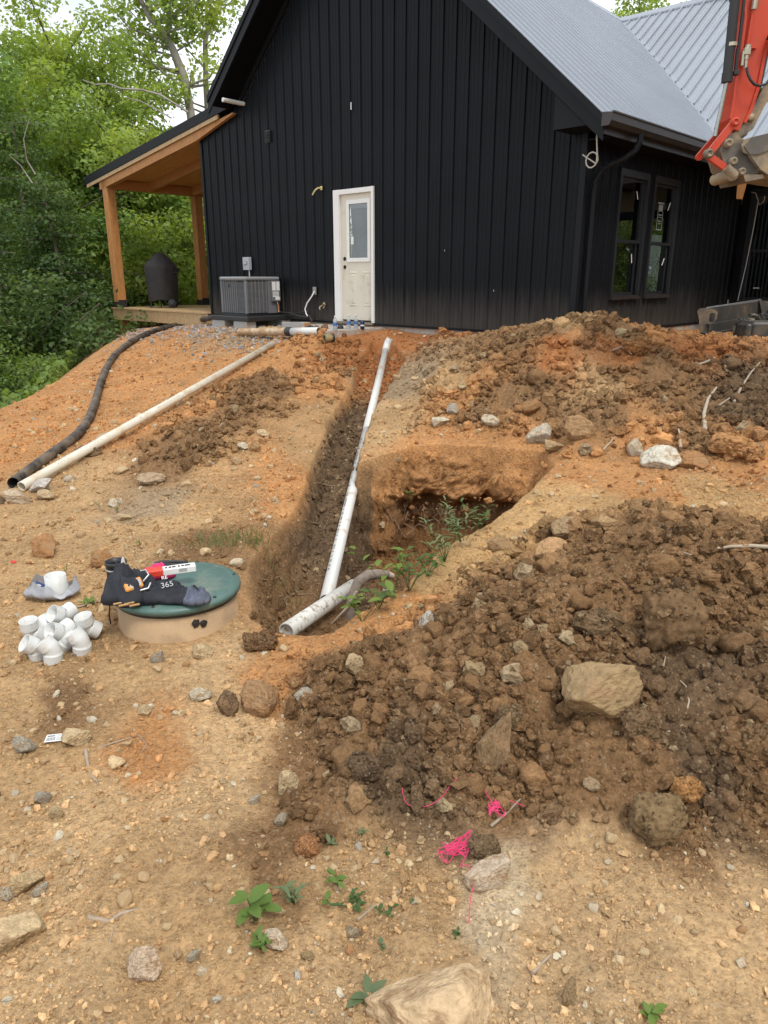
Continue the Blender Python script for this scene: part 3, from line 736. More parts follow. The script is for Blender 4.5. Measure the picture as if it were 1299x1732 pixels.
# rakes: fascia with a soffit behind
def rake(x0, x1, f, ya, yb, dz, name='rake_fascia', up=.02):
    r0, r1 = f(x0), f(x1)
    link(name, MB().prism([(x0, ya, r0 + up), (x1, ya, r1 + up), (x1, ya, r1 - dz), (x0, ya, r0 - dz)], [(x0, ya + .025, r0 + up), (x1, ya + .025, r1 + up), (x1, ya + .025, r1 - dz), (x0, ya + .025, r0 - dz)]), M_TRIM, house)
rake(4.132, 8.72, roof_z, -.475, 0, .23)
rake(1.02, 4.128, roof_z, -.475, 0, .23)
# lip above the fascia
for xa, xb in ((4.132, 8.72), (1.02, 4.128)):
    link('drip_edge', MB().prism([(xa, -.495, roof_z(xa) + .035), (xb, -.495, roof_z(xb) + .035), (xb, -.495, roof_z(xb) - .06), (xa, -.495, roof_z(xa) - .06)],
        [(xa, -.476, roof_z(xa) + .035), (xb, -.476, roof_z(xb) + .035), (xb, -.476, roof_z(xb) - .06), (xa, -.476, roof_z(xa) - .06)]), M_TRIM, house)
for xa, xb in ((4.13, 8.6), (1.15, 4.13)):      # soffit boards between fascia and wall
    mb = MB(); n = 14
    for k in range(n):
        a, b = xa + (xb - xa) * k / n, xa + (xb - xa) * (k + .97) / n
        za, zb = roof_z(a) - .245, roof_z(b) - .245
        mb.hexa([(a, -.452, za), (b, -.452, zb), (b, -.02, zb), (a, -.02, za), (a, -.452, za + .02), (b, -.452, zb + .02), (b, -.02, zb + .02), (a, -.02, za + .02)])
    link('rake_soffit', mb, M_SOFFIT, house)
for xa, xb in ((4.15, 7.9), (1.4, 4.12)):      # frieze board on the wall under the soffit
    link('frieze_board', MB().prism([(xa, -.05, roof_z(xa) - .25), (xb, -.05, roof_z(xb) - .25), (xb, -.05, roof_z(xb) - .36), (xa, -.05, roof_z(xa) - .36)],
        [(xa, -.022, roof_z(xa) - .25), (xb, -.022, roof_z(xb) - .25), (xb, -.022, roof_z(xb) - .36), (xa, -.022, roof_z(xa) - .36)]), M_TRIM, house)
# boxed eave return at the right corner
zr = 2.39
link('eave_return', MB().prism([(8.06, -.448, zr), (8.69, -.448, zr), (8.69, -.448, roof_z(8.69) - .02), (8.06, -.448, roof_z(8.06) - .22)],
     [(8.06, -.028, zr), (8.69, -.028, zr), (8.69, -.028, roof_z(8.69) - .02), (8.06, -.028, roof_z(8.06) - .22)]), M_TRIM, house)
link('eave_soffit', MB().box(HW + .035, 8.69, -.02, WY - .02, 2.30, 2.325), M_SOFFIT, house)
link('eave_fascia', MB().box(8.692, 8.715, -.47, EY + .05, 2.28, 2.44), M_GUTTER, house)
link('porch_ceiling', MB().box(8.72, 14.1, EY + .02, WY - .03, 2.42, 2.45), M_SOFFIT, house)
link('porch_fascia', MB().box(8.87, 14.1, EY - .03, EY + .01, 2.22, 2.45), M_GUTTER, house)
# gutter
prof = [(0, 0), (.09, 0), (.12, .05), (.125, .12), (.14, .13), (.14, .145), (.115, .145), (.105, .06), (.08, .02), (.012, .02), (.012, .145), (0, .145)]
gx, gz0 = 8.717, 2.345
link('gutter', MB().prism([(gx + a, -.50, gz0 + b) for a, b in prof], [(gx + a, EY + .05, gz0 + b) for a, b in prof]), M_GUTTER, house)
link('gutter_end', MB().prism([(gx + a, -.512, gz0 + b) for a, b in prof[:5] + [(0, .145)]], [(gx + a, -.500, gz0 + b) for a, b in prof[:5] + [(0, .145)]]), M_GUTTER, house)
ds = [(8.80, .30, 2.35), (8.80, .30, 2.27), (8.76, .28, 2.17), (8.66, .24, 2.10), (8.50, .19, 2.04), (8.40, .16, 1.97), (8.345, .13, 1.85), (8.335, .12, 1.7), (8.335, .12, .12), (8.37, .12, .03), (8.5, .10, -.03)]
mb = MB(); mb.tube(ds, [.036] * 11, n=8, smooth=False); dsp = link('downspout', mb, M_TRIM, house)
mb = MB()
for k in range(9):
    t = k / 8; i = 1 + t * 4.99; j = int(i); f_ = i - j
    p = Vector(ds[j]).lerp(Vector(ds[j + 1]), f_); q = Vector(ds[j]).lerp(Vector(ds[j + 1]), min(1, f_ + .12))
    mb.tube([p, p + (q - p).normalized() * .02], .041, n=8, smooth=False)
link('elbow_rib', mb, M_TRIM, dsp)
mb = MB()
yy = -.44
while yy < EY - .1:          # rib ends of the roof sheet sticking out over the gutter
    mb.box(8.70, 8.745, yy, yy + .034, roof_z(8.7) + .0, roof_z(8.7) + .024); yy += PW
link('rib_closure', mb, M_TRIM, house)

# windows
def window(M, s0, s1, z0, z1, tapes, parent_name='window'):
    w = link('window', MB().box(*[0, .001, 0, .001, 0, .001]), M_TRIM, house)
    fr = MB()
    def bx(mb, a, b, t0, t1, c, d):
        P = [M(a, t0, c), M(b, t0, c), M(b, t1, c), M(a, t1, c), M(a, t0, d), M(b, t0, d), M(b, t1, d), M(a, t1, d)]; mb.hexa(P)
    e = .055
    for a, b, c, d in ((s0 - .06, s0 + .0, z0 - .02, z1 + .09), (s1, s1 + .06, z0 - .02, z1 + .09), (s0, s1, z1, z1 + .09)): bx(fr, a, b, -.03, .035, c, d)
    me = fr.mesh('window'); w.data = me; me.materials.append(M_FRAME)
    sl = MB(); bx(sl, s0 - .06, s1 + .06, -.03, .06, z0 - .055, z0 - .02); bx(sl, s0, s1, -.03, .045, z0 - .0199, z0); link('sill', sl, M_GUTTER, w)
    zm = z0 + (z1 - z0) * .48
    for a, b, t in ((z0, zm, -.045), (zm - .03, z1, -.015)):
        sa = MB()
        bx(sa, s0, s0 + .035, t - .015, t + .01, a, b); bx(sa, s1 - .035, s1, t - .015, t + .01, a, b); bx(sa, s0 + .035, s1 - .035, t - .015, t + .01, a, a + .04); bx(sa, s0 + .035, s1 - .035, t - .015, t + .01, b - .035, b)
        link('sash', sa, M_FRAME, w)
        pa = MB(); pa.add([M(s0 + .03, t - .004, a + .03), M(s1 - .03, t - .004, a + .03), M(s1 - .03, t - .004, b - .03), M(s0 + .03, t - .004, b - .03)], [(0, 1, 2, 3)]); link('pane', pa, M_GLASS, w)
    for kind, s, z, a, b, lean in tapes:
        t = .003; tb = MB(); tb.hexa([M(s - a + lean * 0, t, z - b), M(s + a, t, z - b), M(s + a, t - .002, z - b), M(s - a, t - .002, z - b), M(s - a + lean, t, z + b), M(s + a + lean, t, z + b), M(s + a + lean, t - .002, z + b), M(s - a + lean, t - .002, z + b)])
        link(kind, tb, M_TAPE, w)
    return w
w1 = window(MR, .955, 1.70, .485, 2.0, [('tape_strip', 1.50, 1.80, .012, .05, -.05), ('tape_strip', 1.50, .98, .01, .06, -.03)])
w2 = window(MR, 1.99, 2.735, .485, 2.0, [('tape_strip', 2.50, 1.72, .012, .055, .06), ('tape_strip', 2.50, .95, .012, .05, .06)])
# paper energy label in the second window: a printed sheet with blocks of type
mb = MB()
def mrq(mb, a, b, c, d, t): mb.add([MR(a, t, c), MR(b, t, c), MR(b, t, d), MR(a, t, d)], [(0, 1, 2, 3)])
for a, b, c, d in ((2.16, 2.36, 1.74, 1.76), (2.19, 2.33, 1.64, 1.73), (2.17, 2.185, 1.40, 1.64), (2.335, 2.35, 1.40, 1.64), (2.17, 2.35, 1.385, 1.40), (2.2, 2.32, 1.585, 1.60), (2.2, 2.32, 1.555, 1.565), (2.22, 2.30, 1.50, 1.515), (2.22, 2.30, 1.47, 1.48)): mrq(mb, a, b, c, d, .002)
link('sticker', mb, mat('pale_label_print', (.22, .25, .24), rough=.7), w2)
w3 = window(MWg, .22, 1.05, .35, 2.08, [('tape_strip', .45, .55, .05, .008, 0)])

# door
dr = link('door', MB(), M_CREAM, house)
mb = MB()
fx0, fx1 = 3.87, 4.60
def bxg(mb, a, b, t0, t1, c, d): mb.hexa([(a, -t0, c), (a, -t1, c), (b, -t1, c), (b, -t0, c), (a, -t0, d), (a, -t1, d), (b, -t1, d), (b, -t0, d)][::1])
def gbox(mb, a, b, y0, y1, c, d): mb.box(a, b, y0, y1, c, d)
LX0, LX1, LZ0, LZ1 = 4.04, 4.52, 1.0, 1.88
gbox(mb, fx0, LX0, .02, .06, .05, 2.0); gbox(mb, LX1, fx1, .02, .06, .05, 2.0); gbox(mb, LX0, LX1, .02, .06, .05, LZ0); gbox(mb, LX0, LX1, .02, .06, LZ1, 2.0)
dr.data = mb.mesh('door'); dr.data.materials.append(M_CREAM)
fr = MB(); gbox(fr, 3.735, 3.868, -.030, .10, 0.02, 2.075); gbox(fr, 4.603, 4.655, -.030, .10, 0.02, 2.075); gbox(fr, 3.868, 4.603, -.026, .10, 2.002, 2.073); link('door_frame', fr, M_WHITE, dr)
link('threshold', MB().box(3.735, 4.655, -.06, .12, -.015, .019), mat('worn_threshold', (.25, .2, .14), rough=.5, metal=.3), dr)
fr = MB()
for a, b, c, d in ((LX0 - .03, LX0 + .03, LZ0 - .03, LZ1 + .03), (LX1 - .03, LX1 + .03, LZ0 - .03, LZ1 + .03), (LX0 + .03, LX1 - .03, LZ0 - .03, LZ0 + .03), (LX0 + .03, LX1 - .03, LZ1 - .03, LZ1 + .03)): gbox(fr, a, b, .004, .03, c, d)
link('lite_frame', fr, M_WHITE, dr)
link('pane', MB().add([(LX0, .018, LZ0), (LX1, .018, LZ0), (LX1, .018, LZ1), (LX0, .018, LZ1)], [(0, 1, 2, 3)]), M_GLASS, dr)
mb = MB()
for k in range(4): mb.box(LX0 + .03, LX1 - .03, .026, .030, LZ1 - .055 - k * .014, LZ1 - .045 - k * .014)
link('blind_slat', mb, M_WHITE, dr)
# plastic sheet bunched behind the glass
V = []; n = 14
for i in range(n):
    for j in range(n):
        s = i / (n - 1); t = j / (n - 1); V.append((LX0 + .01 + s * (LX1 - LX0 - .02), .075 + .03 * math.sin(s * 9 + t * 4) * (1 - .5 * t), LZ0 + .02 + t * (.86)))
link('plastic_sheet', mesh_from('plastic_sheet', V, [(i * n + j, (i + 1) * n + j, (i + 1) * n + j + 1, i * n + j + 1) for i in range(n - 1) for j in range(n - 1)], True), mat('grey_poly_sheet', (.12, .12, .115), rough=.25, var=.3, vscale=6), dr)
for a in (4.055, 4.375):
    mb = MB(); b = a + .185; z0, z1 = .27, .82
    def ring(i, y): return [(a + i, y, z0 + i), (b - i, y, z0 + i), (b - i, y, z1 - i), (a + i, y, z1 - i)]
    Rg = [ring(0, .0195), ring(.018, .012), ring(.034, .021), ring(.06, .013)]
    V = [p for r in Rg for p in r]; Fq = [(r * 4 + k, r * 4 + (k + 1) % 4, r * 4 + 4 + (k + 1) % 4, r * 4 + 4 + k) for r in range(3) for k in range(4)] + [(12, 13, 14, 15)]
    mb.add(V, Fq); link('raised_panel', mb, M_CREAM, dr)
for z in (1.02, .89): link('lock_hole', MB().lathe([(.0, .0), (.027, .0), (.031, .003), (.031, -.01)], n=16, o=(3.945, .016, z), ax=(0, -1, 0)), M_DARK, dr)
link('paper_note', MB().box(4.10, 4.16, .016, .0165, 1.24, 1.36), M_TAPE, dr)

# things fixed to the gable wall
mb = MB(); mb.box(2.03, 2.17, -.035, -.022, 2.96, 3.15)
for k in range(4): mb.hexa([(2.04, -.05, 2.975 + k * .043), (2.16, -.05, 2.975 + k * .043), (2.16, -.035, 2.985 + k * .043), (2.04, -.035, 2.985 + k * .043), (2.04, -.055, 2.98 + k * .043), (2.16, -.055, 2.98 + k * .043), (2.16, -.035, 3.005 + k * .043), (2.04, -.035, 3.005 + k * .043)])
link('wall_vent', mb, M_BLKPL, house)
link('vent_pipe', MB().tube([(1.43, 0, 3.655), (1.43, -.44, 3.655)], .036, n=14).tube([(1.43, -.441, 3.655), (1.43, -.446, 3.655)], .027, n=12), mat('white_pvc_stub', (.75, .74, .70), rough=.4), house)
mb = MB(); mb.bbox(1.27, 1.45, -.10, -.022, .86, 1.09, .006); bxs = link('disconnect_box', mb, mat('grey_box_paint', (.38, .41, .43), rough=.45), house)
link('box_lever', MB().bbox(1.31, 1.41, -.125, -.10, .96, 1.02, .005), M_STEEL, bxs)
link('conduit', MB().tube([(1.40, -.05, .86), (1.40, -.05, .74), (1.42, -.10, .66)], .012, n=8), M_STEEL, bxs)
mb = MB(); mb.bbox(3.19, 3.27, -.05, -.022, .44, .57, .006); ob = link('outlet_box', mb, mat('galvanised_box', (.30, .30, .29), rough=.5, metal=.4), house)
mb = MB(); mb.tube([(3.24, -.05, .50), (3.22, -.09, .42), (3.13, -.13, .30), (3.08, -.14, .20), (3.12, -.15, .12), (3.18, -.17, .08)], .011, n=8); link('white_cable', mb, M_WHITE, ob)
mb = MB(); mb.tube([(3.48, -.02, .28), (3.48, -.08, .28), (3.55, -.11, .31)], .014, n=8); mb.tube([(3.48, -.06, .28), (3.42, -.1, .24), (3.45, -.12, .20)], .012, n=8); mb.tube([(3.47, -.03, .26), (3.52, -.1, .23)], .012, n=8); link('pipe_stub', mb, mat('brass_stub', (.42, .33, .2), rough=.5, metal=.3), house)
mb = MB(); mb.tube([(3.45, -.02, 2.13), (3.44, -.08, 2.13), (3.40, -.11, 2.10), (3.34, -.12, 2.03)], .013, n=8); mb.bbox(3.43, 3.48, -.035, -.02, 2.10, 2.16, .004); link('wire_stub', mb, mat('yellow_cable', (.62, .52, .22), rough=.5), house)
for s, z, a, b in ((4.18, 3.24, .010, .05), (7.0, .55, .004, .010), (6.1, 1.1, .003, .010)):
    link('paint_chip', MB().box(s - a, s + a, -.024, -.021, z - b, z + b), M_TAPE, house)
# cable curl hanging from the eave corner
mb = MB(); c = Vector((8.55, -.30, 2.37)); pts = [c, c + Vector((.01, 0, -.12)), c + Vector((.03, .0, -.27))]
for k in range(13):
    t = k / 12; a = -.3 - t * 6.6; pts.append(c + Vector((-.04 + .075 * math.cos(a), .0 + .02 * t, -.33 + .085 * math.sin(a)))) 
pts.append(c + Vector((-.17, .02, -.26)))
mb.tube(pts, .009, n=6); mb.lathe([(.0, 0), (.04, 0), (.03, -.02), (0, -.02)], n=10, o=tuple(c)); link('cable_curl', mb, mat('pale_cable', (.50, .47, .40), rough=.5), house)
mb = MB(); mb.tube([(8.42, WY - .06, 2.12), (8.50, WY - .08, 2.10), (8.56, WY - .07, 1.98), (8.54, WY - .06, 1.5), (8.50, WY - .05, .9), (8.44, WY - .05, .25)], .008, n=6); mb.tube([(8.50, WY - .08, 2.10), (8.60, WY - .1, 1.9), (8.66, WY - .1, 1.96), (8.66, WY - .1, 2.04)], .008, n=6); link('hanging_wire', mb, M_TAPE, house)
mb = MB(); mb.tube([(8.33, WY - .2, .35), (8.34, WY - .2, .22), (8.36, WY - .21, .1), (8.37, WY - .22, -.05)], .01, n=6); link('wire_stub', mb, M_TAPE, house)

# ---- timber porch on the left
def ptop(x): return 3.607 + .14 * x
px0, px1 = -4.62, 1.12
rp = -.16
mb = MB(); mb.prism([(px0, rp, ptop(px0)), (px1, rp, ptop(px1)), (px1, rp, ptop(px1) - .17), (px0, rp, ptop(px0) - .17)], [(px0, 7.5, ptop(px0)), (px1, 7.5, ptop(px1)), (px1, 7.5, ptop(px1) - .05), (px0, 7.5, ptop(px0) - .05)])
link('porch_roof', mb, M_TRIM, house)
sh = .175
link('porch_fascia', MB().prism([(px0 + .04, rp + .012, ptop(px0 + .04) - sh), (px1 - .3, rp + .012, ptop(px1 - .3) - sh), (px1 - .3, rp + .012, ptop(px1 - .3) - sh - .07), (px0 + .04, rp + .012, ptop(px0 + .04) - sh - .07)],
    [(px0 + .04, rp + .05, ptop(px0 + .04) - sh), (px1 - .3, rp + .05, ptop(px1 - .3) - sh), (px1 - .3, rp + .05, ptop(px1 - .3) - sh - .07), (px0 + .04, rp + .05, ptop(px0 + .04) - sh - .07)]), M_PINE, house)
def beam(x0, x1, ya, yb, dz0, dz1, name='porch_rafter'):
    link(name, MB().prism([(x0, ya, ptop(x0) - dz0), (x1, ya, ptop(x1) - dz0), (x1, ya, ptop(x1) - dz1), (x0, ya, ptop(x0) - dz1)], [(x0, yb, ptop(x0) - dz0), (x1, yb, ptop(x1) - dz0), (x1, yb, ptop(x1) - dz1), (x0, yb, ptop(x0) - dz1)]), M_CEDAR, house)
beam(-4.05, -.002, -.105, .035, .245, .40); link('porch_rafter', MB().prism([(0, -.105, ptop(0) - .245), (1.22, -.105, ptop(1.22) - .245), (1.24, -.105, ptop(1.24) - .27), (0, -.105, ptop(0) - .40)], [(0, -.032, ptop(0) - .245), (1.22, -.032, ptop(1.22) - .245), (1.24, -.032, ptop(1.24) - .27), (0, -.032, ptop(0) - .40)]), M_CEDAR, house)
beam(-3.9, -.01, 1.0, 1.1, .216, .40); beam(-3.9, -.01, 2.16, 2.30, .216, .42); beam(-3.9, -.01, 3.3, 3.4, .216, .40); beam(-3.9, -.01, 5.0, 5.14, .23, .42)
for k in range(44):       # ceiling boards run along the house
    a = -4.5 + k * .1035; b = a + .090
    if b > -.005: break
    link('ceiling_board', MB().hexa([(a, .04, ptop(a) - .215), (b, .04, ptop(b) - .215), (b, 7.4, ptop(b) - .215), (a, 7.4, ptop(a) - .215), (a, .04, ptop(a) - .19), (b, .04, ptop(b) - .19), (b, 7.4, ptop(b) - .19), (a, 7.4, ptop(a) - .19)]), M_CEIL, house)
link('porch_header', MB().box(-3.91, -3.74, .04, 7.3, 2.655, 2.85), M_CEDAR, house)
link('porch_header', MB().box(-3.91, -3.74, -.105, .0395, 2.655, 2.85), M_CEDAR, house)
def post(x, y, z0, z1, w=.105):
    p = link('porch_post', MB().bbox(x - w, x + w, y - w, y + w, z0, z1, .008), M_CEDAR, house)
    mb = MB(); mb.box(x - w - .008, x + w + .008, y - w - .008, y - w - .001, .05, .18); mb.box(x - w - .008, x - w - .001, y - w - .001, y + w, .05, .22); mb.box(x + w + .001, x + w + .008, y - w - .001, y + w, .05, .22)
    mb.lathe([(0, .03), (.02, .025), (.035, 0)], n=8, o=(x - w - .004, y, .2), ax=(-1, 0, 0)); link('post_bracket', mb, M_BLKPL, p)
post(-3.825, 0.0, .052, 2.655); post(-3.825, 2.30, .052, 2.655); post(-3.825, 7.0, .052, 2.655); post(-.13, 2.3, .052, 3.1, .05)
for x, y in ((-3.825, 0.02), (-3.825, 3.5), (-3.825, 7)): link('deck_pier', MB().box(x - .09, x + .09, y - .06, y + .12, -3.0, -.235), M_CEDAR, house)
link('rim_joist', MB().box(-3.93, -.003, -.145, -.107, -.225, .018), M_PINE, house)
link('rim_joist', MB().box(-3.968, -3.931, -.145, 7.2, -.225, .018), M_PINE, house)
link('deck_joist', MB().box(-3.93, -.003, -.10, 7.1, -.2, -.02), M_PINE, house)
k = 0; y = -.17
while y < 6.9:
    link('deck_board', MB().box(-3.99, -.003, y, y + .138, .02, .049), M_PINE, house); y += .145
# gutter and elbow at the porch eave
link('porch_gutter', MB().prism([(px0 - .1 + a * -.8 + .1, rp + .0, ptop(px0) - .19 + b) for a, b in prof], [(px0 - .1 + a * -.8 + .1, 7.3, ptop(px0) - .19 + b) for a, b in prof]), M_TRIM, house)
link('porch_eave_soffit', MB().hexa([(px0, rp + .03, ptop(px0) - .2), (-4.06, rp + .03, ptop(px0) - .2), (-4.06, 7.3, ptop(px0) - .2), (px0, 7.3, ptop(px0) - .2), (px0, rp + .03, ptop(px0) - .18), (-4.06, rp + .03, ptop(px0) - .18), (-4.06, 7.3, ptop(px0) - .18), (px0, 7.3, ptop(px0) - .18)]), M_SOFFIT, house)
link('porch_downspout', MB().tube([(-4.45, .1, 2.80), (-4.45, .1, 2.68), (-4.3, .1, 2.58), (-4.02, .1, 2.50), (-3.975, .1, 2.40), (-3.975, .1, 1.9)][:5], .045, n=8, smooth=False), M_BLKPL, house)
link('porch_corbel', MB().prism([(8.86, 3.45, 2.22), (8.98, 3.45, 2.22), (8.93, 3.45, 1.85), (8.88, 3.45, 1.85)], [(8.86, 3.57, 2.22), (8.98, 3.57, 2.22), (8.93, 3.57, 1.85), (8.88, 3.57, 1.85)]), M_CEDAR, house)
for o in house.children:
    if o.name.split('.')[0] in ('porch_post',): pass
# ---------------------------------------------------------------- stones, clods, crumbs
import bmesh
def ico(sub):
    bm = bmesh.new(); bmesh.ops.create_icosphere(bm, subdivisions=sub, radius=1)
    V = np.array([v.co[:] for v in bm.verts]); Fc = np.array([[v.index for v in f.verts] for f in bm.faces]); bm.free(); return V, Fc
ICO = {k: ico(k) for k in (2, 3, 4, 5)}
def n3(V, s, f):      # cheap 3-D noise from three planes
    return (pn(V[:, 0] * f + s, V[:, 1] * f, s) + pn(V[:, 1] * f - s, V[:, 2] * f, s + 1) + pn(V[:, 2] * f, V[:, 0] * f + 3 * s, s + 2)) / 2
def rock_mesh(seed, sub=3, planes=11, rough=.05):
    r = np.random.default_rng(seed); V, Fc = ICO[sub]
    N = r.normal(size=(planes, 3)); N /= np.linalg.norm(N, axis=1)[:, None]; D = r.uniform(.42, .86, planes)
    dots = V @ N.T; t = np.where(dots > .05, D / np.maximum(dots, .05), 9).min(1); t = np.minimum(t, 1.15)
    W = V * t[:, None]; W = W * (1 + rough * n3(W, seed, 2.6) + rough * .8 * n3(W, seed + 5, 7) + (rough * .45 * n3(W, seed + 8, 17) + rough * .3 * n3(W, seed + 3, 37) if sub > 3 else 0))[:, None]
    W -= (W.max(0) + W.min(0)) / 2; W /= np.abs(W).max(0)
    return mesh_from('rock', W, Fc, False)
def clod_mesh(seed, sub=3):
    V, Fc = ICO[sub]
    if sub > 3:
        r = np.random.default_rng(seed); N = r.normal(size=(15, 3)); N /= np.linalg.norm(N, axis=1)[:, None]; D = r.uniform(.76, 1.0, 15); dots = V @ N.T
        t = np.minimum(np.where(dots > .05, D / np.maximum(dots, .05), 9).min(1), 1.1)
        W = V * (t * (1 + .10 * n3(V, seed, 2.5) + .10 * n3(V, seed + 7, 6) + .08 * n3(V, seed + 4, 14) + .05 * n3(V, seed + 6, 32)))[:, None]
        W -= (W.max(0) + W.min(0)) / 2; W /= np.abs(W).max(0); return mesh_from('clod', W, Fc, False)
    W = V * (1 + .34 * n3(V, seed, 1.6) + .24 * n3(V, seed + 7, 3.6) + .16 * n3(V, seed + 9, 8.0) + (.11 * n3(V, seed + 4, 17) + .06 * n3(V, seed + 6, 34) if sub > 3 else 0))[:, None]
    W -= (W.max(0) + W.min(0)) / 2; W /= np.abs(W).max(0)
    return mesh_from('clod', W, Fc, sub >= 4)
def stone_mat(name, rough_b, tint2):
    m = mat(name, (.4, .3, .2), rough=.9, spec=.2, objcol=True, var=.22, vscale=2.2, dirt=tint2, dirt_scale=2.4, dirt_amt=.5, bump=rough_b, bscale=5)
    return m
M_ROCK = stone_mat('weathered_stone', .004, (.42, .28, .15))
M_CLOD = mat('soil_clod', (.2, .12, .06), rough=.97, spec=.1, objcol=True, var=.35, vscale=5, bump=.007, bscale=7)
rocks_hi = [rock_mesh(100 + i, 5, 9, .075) for i in range(5)]
rocks_lo = [rock_mesh(200 + i, 3, 8, .06) for i in range(9)]
clods_hi = [clod_mesh(300 + i, 5) for i in range(4)]
clods_lo = [clod_mesh(400 + i, 3) for i in range(7)]
M_BOULD = mat('dirt_coated_rock', (.4, .3, .2), rough=.93, spec=.15, objcol=True, var=.3, vscale=2.6, dirt=(.34, .22, .12), dirt_scale=1.9, dirt_amt=.42, bump=.016, bscale=6)
for m_ in rocks_lo: m_.materials.append(M_ROCK)
for m_ in rocks_hi: m_.materials.append(M_BOULD)
for m_ in clods_hi + clods_lo: m_.materials.append(M_CLOD)
def stone(name, u, v, w, h, c, label, cat, group=None, meshes=rocks_hi, sink=.3, deep=.8, seed=None):
    """v is the stone's foot in the photo's own pixels"""
    p = hit(u, v); k = m_per_px(p); r = random.Random(int(u * 7 + v) if seed is None else seed)
    o = bpy.data.objects.new(name, r.choice(meshes)); col.objects.link(o)
    sx = w * k / 2; sz = h * k / 2 / .93; sy = sx * deep
    o.scale = (sx, sy, sz)
    o.rotation_euler = (r.uniform(-.15, .15), r.uniform(-.2, .2), r.uniform(-.35, .35) + (math.pi if r.random() < .5 else 0))
    g = float(gz(p[0], p[1] + sy * .4)); o.location = (p[0], p[1] + sy * .4, g + sz * (1 - 2 * sink * .6))
    o.color = (*c, 1); return tag(o, label, cat, group)
PL, CR, TN, RU, GR_, DB = (.58, .51, .38), (.57, .43, .25), (.46, .33, .18), (.36, .19, .085), (.40, .36, .29), (.17, .11, .065)
